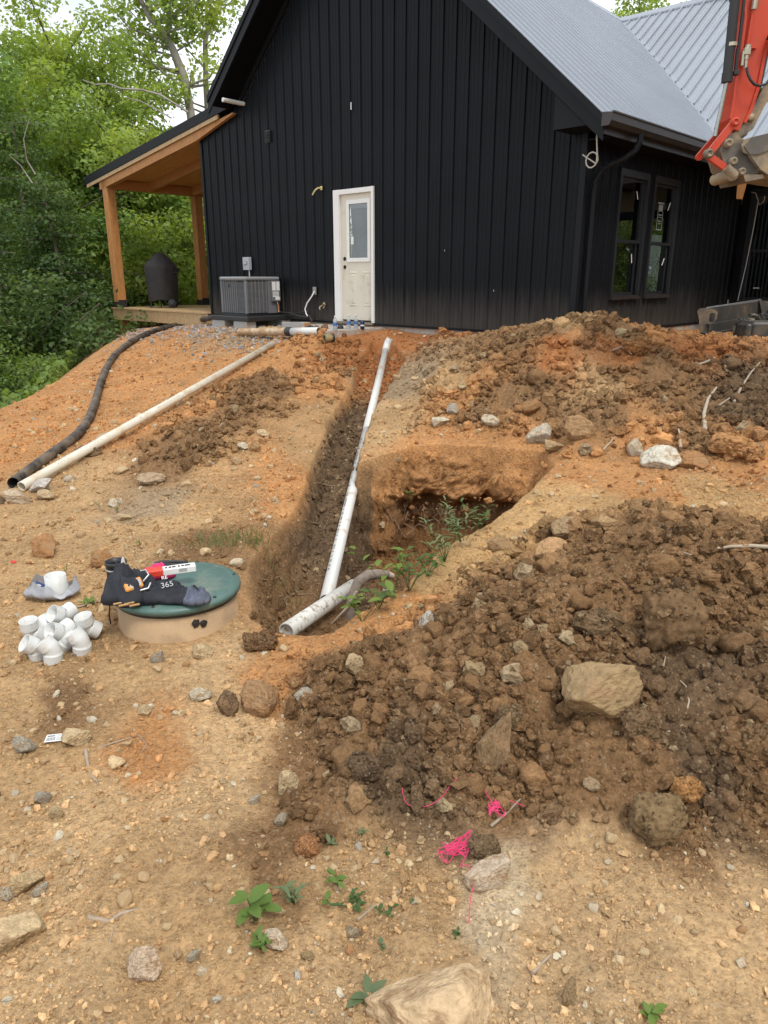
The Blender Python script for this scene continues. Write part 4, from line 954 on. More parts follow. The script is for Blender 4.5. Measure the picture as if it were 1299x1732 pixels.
hand = [
 (75, 940, 46, 42, RU, 'rusty brown rock with a green sprig, beyond the grey plastic bag'), (168, 960, 42, 34, RU, 'tilted rusty slab just left of the green lid'),
 (40, 1275, 38, 38, GR_, 'grey pointed stone left of the dropped paper label'), (128, 1262, 50, 30, CR, 'flat cream stone behind the dropped paper label'),
 (338, 1187, 40, 30, PL, 'pale cream stone below the green lidded riser'), (243, 1212, 24, 20, CR, 'small cream stone between the white fittings and the pale stone'),
 (386, 1212, 38, 50, DB, 'dark brown block standing against the orange brown rock'), (436, 1208, 66, 60, (.34, .2, .1), 'orange brown squarish rock at the left end of the front spoil heap'),
 (515, 1190, 38, 24, GR_, 'pale grey stone between the orange brown rock and the dark spoil'), (46, 1512, 50, 42, (.55, .40, .22), 'yellowish stone at the left edge with two white stones beside it'),
 (12, 1522, 28, 20, PL, 'white stone at the far left edge under the yellowish stone'), (66, 1515, 28, 20, PL, 'white stone right of the yellowish stone'),
 (26, 1610, 84, 70, CR, 'large cream rock cut off by the left edge'), (243, 1660, 58, 68, (.60, .46, .33), 'pinkish cream rock sitting in a muddy hollow'),
 (326, 1625, 22, 20, PL, 'small white stone right of the rock in the hollow'), (466, 1608, 48, 44, (.62, .50, .36), 'white and peach stone beside the broad leaved weed'),
 (745, 1765, 225, 150, (.58, .42, .25), 'big buried boulder with white veins at the bottom edge'), (825, 1503, 78, 52, (.56, .44, .32), 'flat pale stone under the pink string bundle'),
 (485, 1345, 40, 56, CR, 'upright tan stone on the left toe of the dark spoil'), (474, 1400, 20, 32, PL, 'narrow white stone below the upright tan stone'),
 (835, 1300, 62, 112, (.25, .165, .09), 'long brown slab leaning out of the dark spoil'), (1022, 1210, 136, 96, (.33, .23, .12), 'large pale faced rock embedded in the dark spoil'),
 (935, 945, 58, 42, (.50, .30, .15), 'orange rounded rock on the crest left of the dark spoil'), (960, 908, 52, 38, (.36, .25, .14), 'brown rock behind the orange rounded rock'),
 (1030, 900, 52, 34, (.40, .26, .13), 'tan rock half buried behind the dark spoil crest'), (845, 930, 42, 26, (.33, .21, .11), 'low brown rock on the sandy bank right of the pit'),
 (911, 752, 40, 44, (.52, .46, .36), 'tall pale wedge of stone at the far pit corner'), (942, 764, 42, 22, TN, 'flat tan stone right of the pale wedge'),
 (1118, 792, 64, 42, (.60, .56, .46), 'large white pitted rock at the foot of the far spoil heap'), (1074, 772, 28, 30, (.50, .42, .31), 'pale round stone left of the large white pitted rock'),
 (1170, 792, 54, 32, RU, 'rusty rock right of the large white pitted rock'), (980, 742, 52, 46, (.36, .22, .11), 'brown orange rock above the white rock row'),
 (746, 722, 30, 20, PL, 'white stone at the far edge of the pit'), (766, 702, 22, 20, GR_, 'grey angular stone above the white stone near the pit'),
 (830, 722, 34, 18, (.55, .46, .34), 'pale flat stone between the trench and the far heap'), (796, 1243, 32, 42, (.42, .31, .18), 'tan stone left of the long brown slab'),
 (722, 1063, 24, 36, (.60, .57, .5), 'white standing stone on the sandy bank above the dark spoil'), (600, 1146, 32, 42, CR, 'cream wedge of stone between the old pipe and the dark spoil'),
 (986, 532, 22, 18, RU, 'right one of two orange lumps on the crest of the far heap'), (961, 531, 20, 14, RU, 'left one of two orange lumps on the crest of the far heap'),
 (64, 834, 40, 28, (.55, .53, .50), 'light grey concrete lump at the low end of the white pipe'), (30, 852, 50, 28, (.45, .36, .26), 'tan stone in front of the open hose end'),
 (78, 846, 36, 20, (.48, .36, .22), 'sandy stone beside the light grey lump'), (6, 852, 28, 26, GR_, 'grey stone at the left edge by the hose end'),
 (962, 1705, 22, 70, (.48, .34, .19), 'thin buried tan blade of stone near the bottom right'), (1000, 1340, 30, 22, (.45, .33, .2), 'small tan stone in the lower dark spoil'),
 (72, 1362, 28, 22, GR_, 'blue grey stone on the open ground at left'), (95, 1385, 26, 26, CR, 'cream stone below the blue grey stone'),
 (340, 1112, 40, 28, CR, 'cream stone at the foot of the riser'), (265, 1120, 22, 24, GR_, 'grey stone below the riser left side'),
 (250, 1645, 10, 8, CR, None), (300, 1650, 20, 16, BRN, None), (1290, 745, 40, 26, RU, 'orange lump at the right edge of the far heap foot'),
 (255, 820, 50, 22, (.40, .30, .2), 'buried tan stones below the middle of the white pipe'), (150, 772, 46, 20, DB, 'dark hollowed stone under the white pipe'),
 (210, 882, 22, 14, CR, 'cream pebble beyond the green lid'), (190, 858, 22, 16, PL, 'white pebble left of the grassy tuft'), (400, 786, 20, 14, (.55, .38, .22), 'orange cream stone on the bank left of the trench'),
 (410, 762, 20, 12, PL, 'white chip on the bank left of the trench'), (445, 740, 26, 16, CR, 'cream chip near the trench shoulder'),
 (820, 1712, 16, 12, PL, None), (520, 1625, 24, 18, (.52, .38, .2), 'yellow stone right of the white and peach stone'), (430, 1362, 20, 18, PL, 'white pebble left of the narrow white stone'),
 (655, 1010, 20, 16, GR_, 'grey lump on the bank behind the weeds'), (600, 1590, 28, 24, (.45, .36, .25), 'tan stone by the low weeds'), (1100, 925, 16, 12, PL, None)]
_hs = []
for u, v, w, h, c, lab in hand:
    if lab is None: continue
    stone('rock', u, v, w, h, c, lab, 'rock', seed=(3 if w > 200 else None), sink=.36 if h < 95 else (.5 if h < 140 else .62)); p = hit(u, v); _hs.append((p[0], p[1], w * m_per_px(p)))
for u, v, w in ((102, 1255, 70), (90, 1010, 120), (500, 565, 40), (780, 1455, 40), (840, 1380, 40)): p = hit(u, v); _hs.append((p[0], p[1], w * m_per_px(p)))
# big clods of the front heap and others
BIGC = []
for u, v, w, h, c, lab in [
 (1142, 1100, 118, 128, (.17, .105, .055), 'largest rounded brown clod on the front heap'), (1118, 1420, 112, 98, (.20, .135, .07), 'big lumpy brown clod at the foot of the front heap'),
 (1162, 1365, 54, 58, (.40, .21, .08), 'orange clod on top of the big lumpy clod'), (615, 1318, 62, 44, (.13, .085, .05), 'dark clod on the left flank of the front heap'),
 (820, 1452, 56, 50, (.17, .115, .065), 'brown clod just right of the pink string bundle'), (1252, 770, 96, 40, (.38, .20, .085), 'long orange clod at the foot of the far heap'),
 (860, 1240, 44, 50, (.21, .14, .075), 'upper brown clod over the leaning slab'), (1085, 1250, 70, 60, (.17, .11, .06), 'brown clod below the large pale faced rock'),
 (1010, 1075, 80, 50, (.17, .11, .06), 'broad brown clod above the large pale faced rock'), (1285, 1290, 60, 70, (.2, .12, .06), 'clod at the right edge of the front heap'),
 (440, 1100, 60, 34, (.17, .1, .05), 'dark lump between riser and old pipe'), (1210, 600, 60, 34, (.4, .18, .07), 'red clod on the far heap near the steel attachment'), (1075, 600, 40, 24, (.38, .18, .07), 'red clod high on the far heap'),
 (520, 1450, 44, 40, (.36, .18, .08), 'reddish clod at the lower left corner of the front heap')]:
    BIGC.append((stone('soil_clod', u, v, w, h, c, lab, 'clod', meshes=clods_hi, sink=.5), c))

# ---- many more stones and clods, single objects for the larger ones
def fan(n, y0, y1, smax=1.6):
    n = int(n * smax / 1.05)
    y = np.exp(rng.uniform(math.log(y0), math.log(y1), n)); s = rng.uniform(-smax, smax, n)
    return s * (.30 + .575 * y), y
def pile_mask(x, y):
    h = piles(x, y); return np.clip((h[0] + h[1]) / .05, 0, 1), np.clip((h[2] + h[3]) / .05, 0, 1)
def in_edge(x, y): return sdist(x, y, np.vstack([EDGE, [(60, 40), (60, -60), (-14, -60)]])) > .1
def on_house_pad(x, y):
    qx = (x - HO[0]) * HA[0] + (y - HO[1]) * HA[1]; qy = (x - HO[0]) * HB[0] + (y - HO[1]) * HB[1]
    return (qy > -.08) & (qx > -4.2) & ((qx < HW + .08) | (qy > WY - .08))
sand_tones = np.array([PL, CR, (.50, .37, .22), TN, GR_, (.48, .33, .18), RU])
def put_many(n, kind):
    out = 0; x, y = fan(n * 12, 1.35, 9.5, .98); pm, p3 = pile_mask(x, y); keep = np.clip(pm + p3, 0, 1)
    z = gz(x, y); cutd = sdist(x, y, TR)
    for i in range(len(x)):
        if out >= n: break
        isp = keep[i] > .5
        if (kind == 'clod') != isp or cutd[i] > -.05 or on_house_pad(x[i], y[i]) or not in_edge(x[i:i + 1], y[i:i + 1])[0]: continue
        if (x[i] + 1.1) ** 2 + (y[i] - 3.62) ** 2 < .5 ** 2 or (x[i] + 2.1) ** 2 + (y[i] - 3.6) ** 2 < .45 ** 2: continue
        if any((x[i] - a) ** 2 + (y[i] - b) ** 2 < (.7 * c) ** 2 for a, b, c in _hs): continue
        k = math.hypot(y[i], z[i] - EYE) / F_PX
        dens = fbm(np.array([x[i] * 1.4]), np.array([y[i] * 1.4]), 91, 2)[0]
        if kind == 'stone' and dens < rng.uniform(-.5, .25): continue
        pxs = rng.uniform(10, 15) * (1 + (rng.random() < .2) * rng.uniform(.2, 1.1)) if kind == 'stone' else rng.uniform(16, 30) * (1 + (rng.random() < .25) * rng.uniform(.3, 1.3))
        s = min(pxs * k / 2, .11)
        if kind == 'stone': me = random.choice(rocks_lo); c = sand_tones[rng.choice(7, p=[.12, .26, .22, .18, .06, .12, .04])] * rng.uniform(.8, 1.1)
        else:
            me = random.choice(clods_lo); c = soil_colour(x[i:i + 1], y[i:i + 1], z[i:i + 1], np.zeros(1), np.ones(1))[0] * rng.uniform(.75, 1.15)
        o = bpy.data.objects.new('stone' if kind == 'stone' else 'soil_clod', me); col.objects.link(o)
        sc = s * rng.uniform(.75, 1.15, 3); sc[2] *= .8; o.scale = sc; o.rotation_euler = tuple(rng.uniform(-.5, .5, 2)) + (rng.uniform(0, 6.28),)
        o.location = (x[i], y[i], z[i] + sc[2] * (.25 if kind == 'stone' else .2)); o.color = (*map(float, c), 1)
        far_heap = y[i] > 5.2
        if kind == 'stone':
            if y[i] < 2.6: tag(o, 'small angular pale or tan stone loose on the near bare ground', 'stone', 'small stones on the near bare ground')
            elif x[i] < 0: tag(o, 'small stone on the bare bank left of the trench and riser', 'stone', 'small stones left of the trench')
            else: tag(o, 'small stone on the sandy ground between the two heaps', 'stone', 'small stones between the heaps')
        elif isp and p3[i] > .5: tag(o, 'crumbly clod on the low spoil strip left of the trench', 'clod', 'clods on the low spoil strip')
        elif far_heap: tag(o, 'orange brown clod on the far spoil heap by the house', 'clod', 'clods on the far heap')
        else: tag(o, 'small dark brown clod on the front spoil heap', 'clod', 'clods on the front heap')
        out += 1
put_many(170, 'stone'); put_many(270, 'clod')

def crumb_nodes(name, kind, sub, m):
    ng = bpy.data.node_groups.new(name, 'GeometryNodeTree')
    ng.interface.new_socket('Geometry', in_out='INPUT', socket_type='NodeSocketGeometry'); ng.interface.new_socket('Geometry', in_out='OUTPUT', socket_type='NodeSocketGeometry')
    N = ng.nodes.new; ln = ng.links.new
    gi = N('NodeGroupInput'); go = N('NodeGroupOutput'); join = N('GeometryNodeJoinGeometry')
    for i in range(6):
        icn = N('GeometryNodeMeshIcoSphere'); icn.inputs['Subdivisions'].default_value = sub
        pos = N('GeometryNodeInputPosition'); nzn = N('ShaderNodeTexNoise'); nzn.inputs['Scale'].default_value = 1.2 if kind == 'stone' else 1.7; nzn.inputs['Detail'].default_value = 2
        off = N('ShaderNodeVectorMath'); off.operation = 'ADD'; off.inputs[1].default_value = (i * 7.3, i * 3.1, 0); ln(pos.outputs[0], off.inputs[0]); ln(off.outputs[0], nzn.inputs['Vector'])
        sub_ = N('ShaderNodeVectorMath'); sub_.operation = 'SUBTRACT'; sub_.inputs[1].default_value = (.5, .5, .5); ln(nzn.outputs['Color'], sub_.inputs[0])
        scn = N('ShaderNodeVectorMath'); scn.operation = 'SCALE'; scn.inputs['Scale'].default_value = 2.4 if kind == 'stone' else 2.3; ln(sub_.outputs[0], scn.inputs[0])
        sp = N('GeometryNodeSetPosition'); ln(icn.outputs['Mesh'], sp.inputs['Geometry']); ln(scn.outputs[0], sp.inputs['Offset'])
        g2 = N('GeometryNodeGeometryToInstance'); ln(sp.outputs[0], g2.inputs[0]); ln(g2.outputs[0], join.inputs[0])
    ins = N('GeometryNodeInstanceOnPoints'); ins.inputs['Pick Instance'].default_value = True
    def attr(nm, t):
        a = N('GeometryNodeInputNamedAttribute'); a.data_type = t; a.inputs['Name'].default_value = nm; return a.outputs['Attribute']
    ln(gi.outputs[0], ins.inputs['Points']); ln(join.outputs[0], ins.inputs['Instance']); ln(attr('vid', 'INT'), ins.inputs['Instance Index'])
    ln(attr('rot', 'FLOAT_VECTOR'), ins.inputs['Rotation']); ln(attr('scl', 'FLOAT_VECTOR'), ins.inputs['Scale'])
    sm = N('GeometryNodeSetMaterial'); sm.inputs['Material'].default_value = m; ln(ins.outputs[0], sm.inputs[0]); ln(sm.outputs[0], go.inputs[0])
    return ng
def scatter(name, P, S, C, kind, sub, m, label, cat):
    n = len(P); me = bpy.data.meshes.new(name); me.vertices.add(n); me.vertices.foreach_set('co', P.astype(np.float32).ravel())
    a = me.attributes.new('scl', 'FLOAT_VECTOR', 'POINT'); a.data.foreach_set('vector', S.astype(np.float32).ravel())
    a = me.attributes.new('rot', 'FLOAT_VECTOR', 'POINT'); a.data.foreach_set('vector', rng.uniform(0, 6.28, (n, 3)).astype(np.float32).ravel())
    a = me.attributes.new('vid', 'INT', 'POINT'); a.data.foreach_set('value', rng.integers(0, 6, n).astype(np.int32))
    a = me.attributes.new('soil', 'FLOAT_COLOR', 'POINT'); a.data.foreach_set('color', np.c_[C, np.ones(n)].astype(np.float32).ravel())
    o = bpy.data.objects.new(name, me); col.objects.link(o)
    md = o.modifiers.new('spread', 'NODES'); md.node_group = crumb_nodes(name + '_nodes', kind, sub, m)
    me.materials.append(m)
    return tag(o, label, cat, kind='stuff')
M_GRAVEL = mat('loose_gravel', (.45, .34, .22), rough=.9, spec=.2, attr=('soil', 'INSTANCER'), var=.15, vscale=60, coord='World')
def crumbs():
    x, y = fan(150000, 1.15, 11.5); pm, p3 = pile_mask(x, y); k = np.clip(pm + p3, 0, 1)
    ok = (rng.random(len(x)) < k * np.clip(.42 + 1.3 * fbm(x * 2.1, y * 2.1, 95, 3), .06, .8)) & in_edge(x, y) & ~on_house_pad(x, y) & (sdist(x, y, TR) < -.02); x, y = x[ok], y[ok]
    z = gz(x, y); d = np.hypot(y, z - EYE); px = 1.2 + 2.9 * rng.pareto(2.3, len(x)); px = np.minimum(px, 15)
    r = np.minimum(px * d / F_PX, .05); S = r[:, None] * rng.uniform(.75, 1.25, (len(x), 3)); C = soil_colour(x, y, z, np.zeros(len(x)), np.ones(len(x))) * rng.uniform(.6, 1.2, len(x))[:, None]
    st = rng.random(len(x)) < .035; C[st] = sand_tones[rng.integers(1, 4, st.sum())] * .75
    P_ = np.c_[x, y, z + r * .4]
    for o, c in BIGC:      # crumbs stuck to the big clods
        n = 420; sc = np.array(o.scale); M3 = np.array(o.rotation_euler.to_matrix()); vv = np.array([v.co[:] for v in o.data.vertices]); q = vv[rng.integers(0, len(vv), n)] * .985
        w = (q * sc) @ M3.T + np.array(o.location); rr_ = np.minimum((.9 + 1.6 * rng.pareto(2.4, n)) * w[:, 1] / F_PX, .3 * sc.min())
        P_ = np.vstack([P_, w]); S = np.vstack([S, rr_[:, None] * rng.uniform(.7, 1.3, (n, 3))]); C = np.vstack([C, np.array(c)[None] * rng.uniform(.7, 1.25, (n, 1))])
    scatter('soil_crumbs', P_, S, C, 'clod', 2, M_SOILI, 'loose crumbs of brown and orange earth covering the spoil heaps', 'soil')
    x, y = fan(150000, 1.1, 13); pm, p3 = pile_mask(x, y); k = np.clip(pm + p3, 0, 1); dn = .18 + .9 * np.clip(fbm(x * 1.5, y * 1.5, 92, 3) + .22, 0, 1)
    ok = (rng.random(len(x)) < (1 - k) * dn) & in_edge(x, y) & ~on_house_pad(x, y) & (sdist(x, y, TR) < -.03); x, y = x[ok], y[ok]
    z = gz(x, y); d = np.hypot(y, z - EYE); px = 1.0 + 1.15 * rng.pareto(2.4, len(x)); px = np.minimum(px, 7.5)
    r = np.minimum(px * d / F_PX, .03); S = r[:, None] * rng.uniform(.6, 1.2, (len(x), 3)); S[:, 2] *= .7
    C = soil_colour(x, y, z, np.zeros(len(x)), np.zeros(len(x))) * rng.uniform(.6, 1.25, len(x))[:, None]
    st = rng.random(len(x)) < .20; C[st] = sand_tones[rng.choice(7, st.sum(), p=[.12, .30, .26, .14, .05, .09, .04])] * rng.uniform(.75, 1.0, st.sum())[:, None]
    scatter('gravel', np.c_[x, y, z + r * .25], S, C, 'stone', 2, M_GRAVEL, 'fine pale gravel and grit over the bare ground', 'gravel')
    # grey chippings by the house and rubble in the cut
    a = rng.uniform(-2.6, 4.2, 5200); b = -np.abs(rng.normal(0, 1.0, 5200)) - .12; w = HO[None, :2] + a[:, None] * HA[:2] + b[:, None] * HB[:2]
    x, y = w[:, 0], w[:, 1]; ok = (sdist(x, y, TR) < -.03) & in_edge(x, y) & (rng.random(5200) < .85); x, y = x[ok], y[ok]; z = gz(x, y)
    r = rng.uniform(.008, .024, len(x)); C = np.array([(.30, .29, .28)]) * rng.uniform(.5, 1.5, (len(x), 1)); st = rng.random(len(x)) < .4; C[st] = np.array(ORG) * rng.uniform(.7, 1.2, (st.sum(), 1))
    scatter('grey_chippings', np.c_[x, y, z + r * .3], r[:, None] * rng.uniform(.7, 1.3, (len(x), 3)), C, 'stone', 2, M_GRAVEL, 'grey stone chippings strewn in front of the air conditioner and step', 'gravel')
    x = rng.uniform(-1.0, 1.4, 26000); y = rng.uniform(3.4, 11.4, 26000); d, fl = carve(x, y); z = gz(x, y); zz = base_ground(x, y)
    ok = (d > .02); x, y, z, zz, d = x[ok], y[ok], z[ok], zz[ok], d[ok]; deep = zz - z
    C = soil_colour(x, y, z, np.ones(len(x)), np.zeros(len(x))) * rng.uniform(.7, 1.25, len(x))[:, None]
    r = np.minimum((1.2 + 1.6 * rng.pareto(2.5, len(x))) * y / F_PX, .035); ok = rng.random(len(x)) < .6; st = rng.random(len(x)) < .10; C[st] = sand_tones[rng.integers(1, 4, st.sum())] * .8
    scatter('fallen_earth', np.c_[x, y, z + r * .1][ok], (r[:, None] * rng.uniform(.7, 1.2, (len(x), 3)))[ok], C[ok], 'clod', 2, M_SOILI, 'crumbled earth on the floor and sides of the trench and pit', 'soil')
crumbs()
# every loose stone and clod is named from the landmark next to it
MARKS = [(295, 1000, 'riser'), (100, 1080, 'white elbows'), (90, 1000, 'grey bag'), (102, 1255, 'paper label'), (75, 922, 'sprigged rusty rock'), (170, 945, 'tilted rusty slab'), (338, 1175, 'pale cream stone under the riser'), (437, 1185, 'orange brown squarish rock'), (46, 1495, 'yellowish stone'), (26, 1580, 'large edge rock'),
 (243, 1630, 'rock in the hollow'), (466, 1590, 'white and peach stone'), (745, 1700, 'big bottom boulder'), (825, 1480, 'flat pale stone under the string'), (485, 1320, 'upright tan stone'), (835, 1250, 'leaning brown slab'), (1022, 1170, 'large pale faced rock'), (1142, 1050, 'largest rounded clod'), (1118, 1380, 'big lumpy clod'), (935, 925, 'orange rounded rock'),
 (911, 735, 'tall pale wedge'), (1118, 775, 'white pitted rock'), (1170, 778, 'rusty rock by the pitted rock'), (1255, 750, 'long orange clod'), (985, 528, 'orange lumps on the crest'), (746, 712, 'white stone at the pit edge'), (62, 822, 'grey lump at the pipe end'), (250, 700, 'middle of the bank pipe'), (400, 620, 'upper bank pipe'), (150, 700, 'hose bend'), (560, 620, 'head of the trench'),
 (480, 860, 'left trench shoulder'), (775, 1440, 'pink string bundle'), (845, 1378, 'pink string knot'), (700, 1370, 'left end of the pink string'), (430, 1520, 'broad leaved weed'), (570, 1500, 'pointed leaf weed'), (625, 1680, 'five leaved weed'), (950, 1660, 'thin tan blade'), (1190, 700, 'thick pale root'), (1250, 660, 'forked grey root'), (1240, 935, 'straight pale stick'), (720, 1050, 'white standing stone'), (795, 1225, 'tan stone by the slab'),
 (1180, 620, 'stubby broken root'), (850, 560, 'left shoulder of the far heap'), (1050, 590, 'crown of the far heap'), (880, 650, 'middle of the far heap'), (230, 1203, 'small cream stone'), (72, 1360, 'blue grey stone'), (1000, 1330, 'small tan stone in the spoil'), (615, 1300, 'dark clod on the left flank'), (340, 740, 'low spoil strip'), (1100, 1560, 'open ground at lower right'), (1200, 1660, 'lower right corner'), (1000, 830, 'sandy gap between the heaps'), (1230, 840, 'sandy gap at the right edge'), (950, 1500, 'open ground under the dark spoil')]
mk = np.array([hit(u, v)[:2] for u, v, _ in MARKS])
def tone(c):
    l = .3 * c[0] + .5 * c[1] + .2 * c[2]; s = c[0] / max(c[2], .01)
    return 'white' if l > .46 else 'pale grey' if s < 1.45 and l > .3 else 'cream' if l > .36 else 'rusty orange' if s > 3.6 and l > .15 else 'tan' if l > .23 else 'brown' if l > .11 else 'dark brown'
ORD = ['nearest', 'second nearest', 'third nearest', 'fourth nearest', 'fifth nearest', 'sixth nearest', 'seventh nearest', 'eighth nearest', 'ninth nearest', 'tenth nearest', 'eleventh nearest', 'twelfth nearest', 'thirteenth nearest', 'fourteenth nearest', 'fifteenth nearest', 'sixteenth nearest']
bag = {}
for o in list(col.objects):
    if o.get('group', '').startswith(('small stones', 'clods on')):
        d = (mk[:, 0] - o.location.x) ** 2 + (mk[:, 1] - o.location.y) ** 2; i = int(np.argmin(d)); dx, dy = o.location.x - mk[i, 0], o.location.y - mk[i, 1]
        di = ('left of' if dx < 0 else 'right of') if abs(dx) > abs(dy) else ('in front of' if dy < 0 else 'behind')
        kind = 'stone' if o['category'] == 'stone' else 'clod'
        bag.setdefault((i, di, tone(o.color), kind), []).append((float(d[i]), o))
for (i, di, tn, kd), L_ in bag.items():
    L_.sort(key=lambda q: q[0])
    for k, (_, o) in enumerate(L_): o['label'] = f'{tn} {kd}, ' + (f'{ORD[min(k, 15)]} such {kd} ' if len(L_) > 1 else 'a loose one ') + f'{di} the {MARKS[i][2]}'
    for _, o in L_:
        if len(o['label'].replace(',', '').split()) > 15: o['label'] = o['label'].replace(f' such {kd}', '')
# ---------------------------------------------------------------- pipes in and by the trench
M_PVC = mat('white_pvc', (.66, .66, .63), rough=.4, var=.05, vscale=6, dirt=(.45, .30, .17), dirt_scale=6, dirt_amt=.16)
M_PVC2 = mat('soiled_white_pvc', (.62, .61, .56), rough=.5, dirt=(.26, .18, .11), dirt_scale=24, dirt_amt=.30, var=.1)
M_PVCD = mat('cream_dusty_pvc', (.70, .65, .53), rough=.5, dirt=(.56, .42, .26), dirt_scale=4.5, dirt_amt=.30, var=.06)
M_INK = mat('black_print', (.04, .04, .045), rough=.7)
M_GRN = mat('green_lid_plastic', (.085, .155, .135), rough=.42, var=.16, vscale=7, bump=.003, bscale=45, dirt=(.22, .24, .19), dirt_scale=5, dirt_amt=.34)
def hollow(mb, p, q, r, ri, n=22):
    p, q = Vector(p), Vector(q); d = (q - p).normalized(); Ln = (q - p).length
    return mb.lathe([(ri, .0), (r, 0), (r, Ln), (ri, Ln), (ri, 0)], n=n, o=tuple(p), ax=tuple(d))
def print_marks(mb, p, q, r, side, n=16, size=.02, seed=3, start=.1, end=.9):
    """small stamped characters along a pipe, on the side facing `side`"""
    rr = random.Random(seed); p, q = Vector(p), Vector(q); d = (q - p).normalized(); s = Vector(side); s = (s - d * s.dot(d)).normalized(); u = d.cross(s)
    L_ = (q - p).length; t = start * L_
    while t < end * L_:
        w = size * rr.uniform(.3, .9); h = size * .5
        if rr.random() < .8:
            c = p + d * t + s * (r + .0008)
            mb.add([c + u * h - s * h * h / r * .5, c - u * h - s * h * h / r * .5, c - u * h + d * w - s * h * h / r * .5, c + u * h + d * w - s * h * h / r * .5], [(0, 1, 2, 3)])
        t += w + size * (.35 if rr.random() < .8 else 2.5)
tp = thing('drain_pipe', 'long white drain pipe running down the open trench into the pit', 'pipe')
mb = MB(); hollow(mb, PIPE0, PIPE0 + (PIPE1 - PIPE0) * .52, .046, .040); pA = link('pipe_length', mb, M_PVC, tp)
J = PIPE0 + (PIPE1 - PIPE0) * .5
mb = MB(); hollow(mb, PIPE0 + (PIPE1 - PIPE0) * .50, PIPE1 + np.array([.0, 0, .02]), .0465, .040); link('pipe_length', mb, M_PVC, tp)
mb = MB(); e = PIPE1 + np.array([0, 0, .02]); mb.tube([e, e + np.array([.01, .09, .03]), e + np.array([.03, .13, .10]), e + np.array([.07, .13, .17])], .054, n=14); link('elbow_fitting', mb, M_PVC, tp)
mb = MB(); print_marks(mb, PIPE0, PIPE0 + (PIPE1 - PIPE0) * .5, .046, (-.5, -.7, .55), size=.016); print_marks(mb, PIPE0 + (PIPE1 - PIPE0) * .52, PIPE1, .0465, (-.3, -.6, .6), size=.03, seed=5); tag(link('printed_marks', mb, M_INK, tp), kind='stuff')
a = at_z(484, 1068, -1.20); b = at_z(600, 990, -1.30)
mb = MB(); hollow(mb, a, a + (b - a) * .98, .050, .043); mb.disc(tuple(a + (b - a) * .02), tuple(a - b), .044); tag(link('old_pipe', mb, M_PVC2), 'old soil-spattered white pipe crossing the mouth of the trench by the riser', 'pipe')
# root arch over the pit edge
R0 = hit(590, 1045)
pts = [R0 + np.array([0, 0, -.06])] + [at_y(u, v, R0[1] + d) for u, v, d in ((594, 1028, .0), (598, 1005, .03), (606, 984, .06), (622, 973, .09), (640, 971, .12), (656, 972, .15))]
mb = MB(); mb.tube(pts, [.040, .036, .034, .035, .036, .032, .024], n=10); rt = tag(link('bent_root', mb, mat('grey_bark', (.22, .175, .14), rough=.9, var=.3, vscale=25, bump=.006, bscale=40)), 'thick grey bent root arching over the old pipe at the pit edge', 'root')
mb = MB(); mb.tube([pts[-1], at_y(664, 974, R0[1] + .17)], [.022, .019], n=10); link('cut_end', mb, mat('pale_cut_wood', (.50, .42, .35), rough=.8), rt)
mb = MB(); mb.tube([at_y(603, 1000, R0[1] - .04), at_y(590, 1025, R0[1] - .05), at_y(575, 1040, R0[1] - .05), at_y(558, 1058, R0[1] - .06)], [.010, .009, .007, .004], n=6); link('side_root', mb, mat('pale_root', (.40, .32, .24), rough=.9), rt)

# the long cream pipe on the bank
def lay(pts, r, lift=.0):
    out = []
    for u, v in pts: p = hit(u, v); out.append(p + np.array([0, 0, r * .9 + lift]))
    return out
q0, q1 = hit(38, 832), hit(462, 588); q0 = q0 + np.array([0, 0, .05]); q1 = q1 + np.array([0, 0, .055])
ts = np.linspace(0, 1, 30); line = q0[None] + (q1 - q0)[None] * ts[:, None]
raise_ = max(0.0, float(np.max(gz(line[:, 0], line[:, 1]) + .045 - line[:, 2])))
q0[2] += raise_ * .7; q1[2] += raise_ * .7
lp = thing('bank_pipe', 'long cream plastic pipe lying loose on the orange bank beside the black hose', 'pipe')
mb = MB(); hollow(mb, q0, q1, .045, .039); link('pipe_length', mb, M_PVCD, lp)
mb = MB(); print_marks(mb, q0, q1, .045, (.1, -.75, .65), size=.035, start=.08, end=.97, seed=8); tag(link('printed_marks', mb, mat('faded_print', (.20, .15, .10), rough=.8), lp), kind='stuff')
# corrugated hose
hp = [(24, 826), (48, 806), (90, 775), (130, 745), (152, 715), (164, 680), (176, 640), (196, 605), (232, 577), (275, 560), (320, 549), (362, 541)]
P = lay(hp, .055); Pn = []
for i in range(len(P) - 1):
    for t in np.linspace(0, 1, 22, endpoint=False):
        p0, p1, p2, p3 = P[max(i - 1, 0)], P[i], P[i + 1], P[min(i + 2, len(P) - 1)]
        Pn.append(.5 * ((2 * p1) + (-p0 + p2) * t + (2 * p0 - 5 * p1 + 4 * p2 - p3) * t * t + (-p0 + 3 * p1 - 3 * p2 + p3) * t ** 3))
Pn = np.array(Pn + [P[-1]]); seg = np.r_[0, np.cumsum(np.linalg.norm(np.diff(Pn, axis=0), axis=1))]
tt = np.arange(0, seg[-1], .0105); Q = np.stack([np.interp(tt, seg, Pn[:, i]) for i in range(3)], 1)
gzq = gz(Q[:, 0], Q[:, 1]) + .045; Q[:, 2] = np.maximum(Q[:, 2], gzq); 
for _k in range(3):
    for _a in range(3): Q[:, _a] = np.convolve(np.pad(Q[:, _a], 20, 'reflect', reflect_type='odd'), np.ones(41) / 41, 'valid')
rad = np.where(np.arange(len(Q)) % 2 == 0, .052, .0465); rad[:6] = .054
hs = thing('corrugated_hose', 'black corrugated drain hose snaking down the orange bank from the deck', 'hose')
mb = MB(); mb.tube([tuple(q) for q in Q], rad, n=14, caps=False, smooth=True)
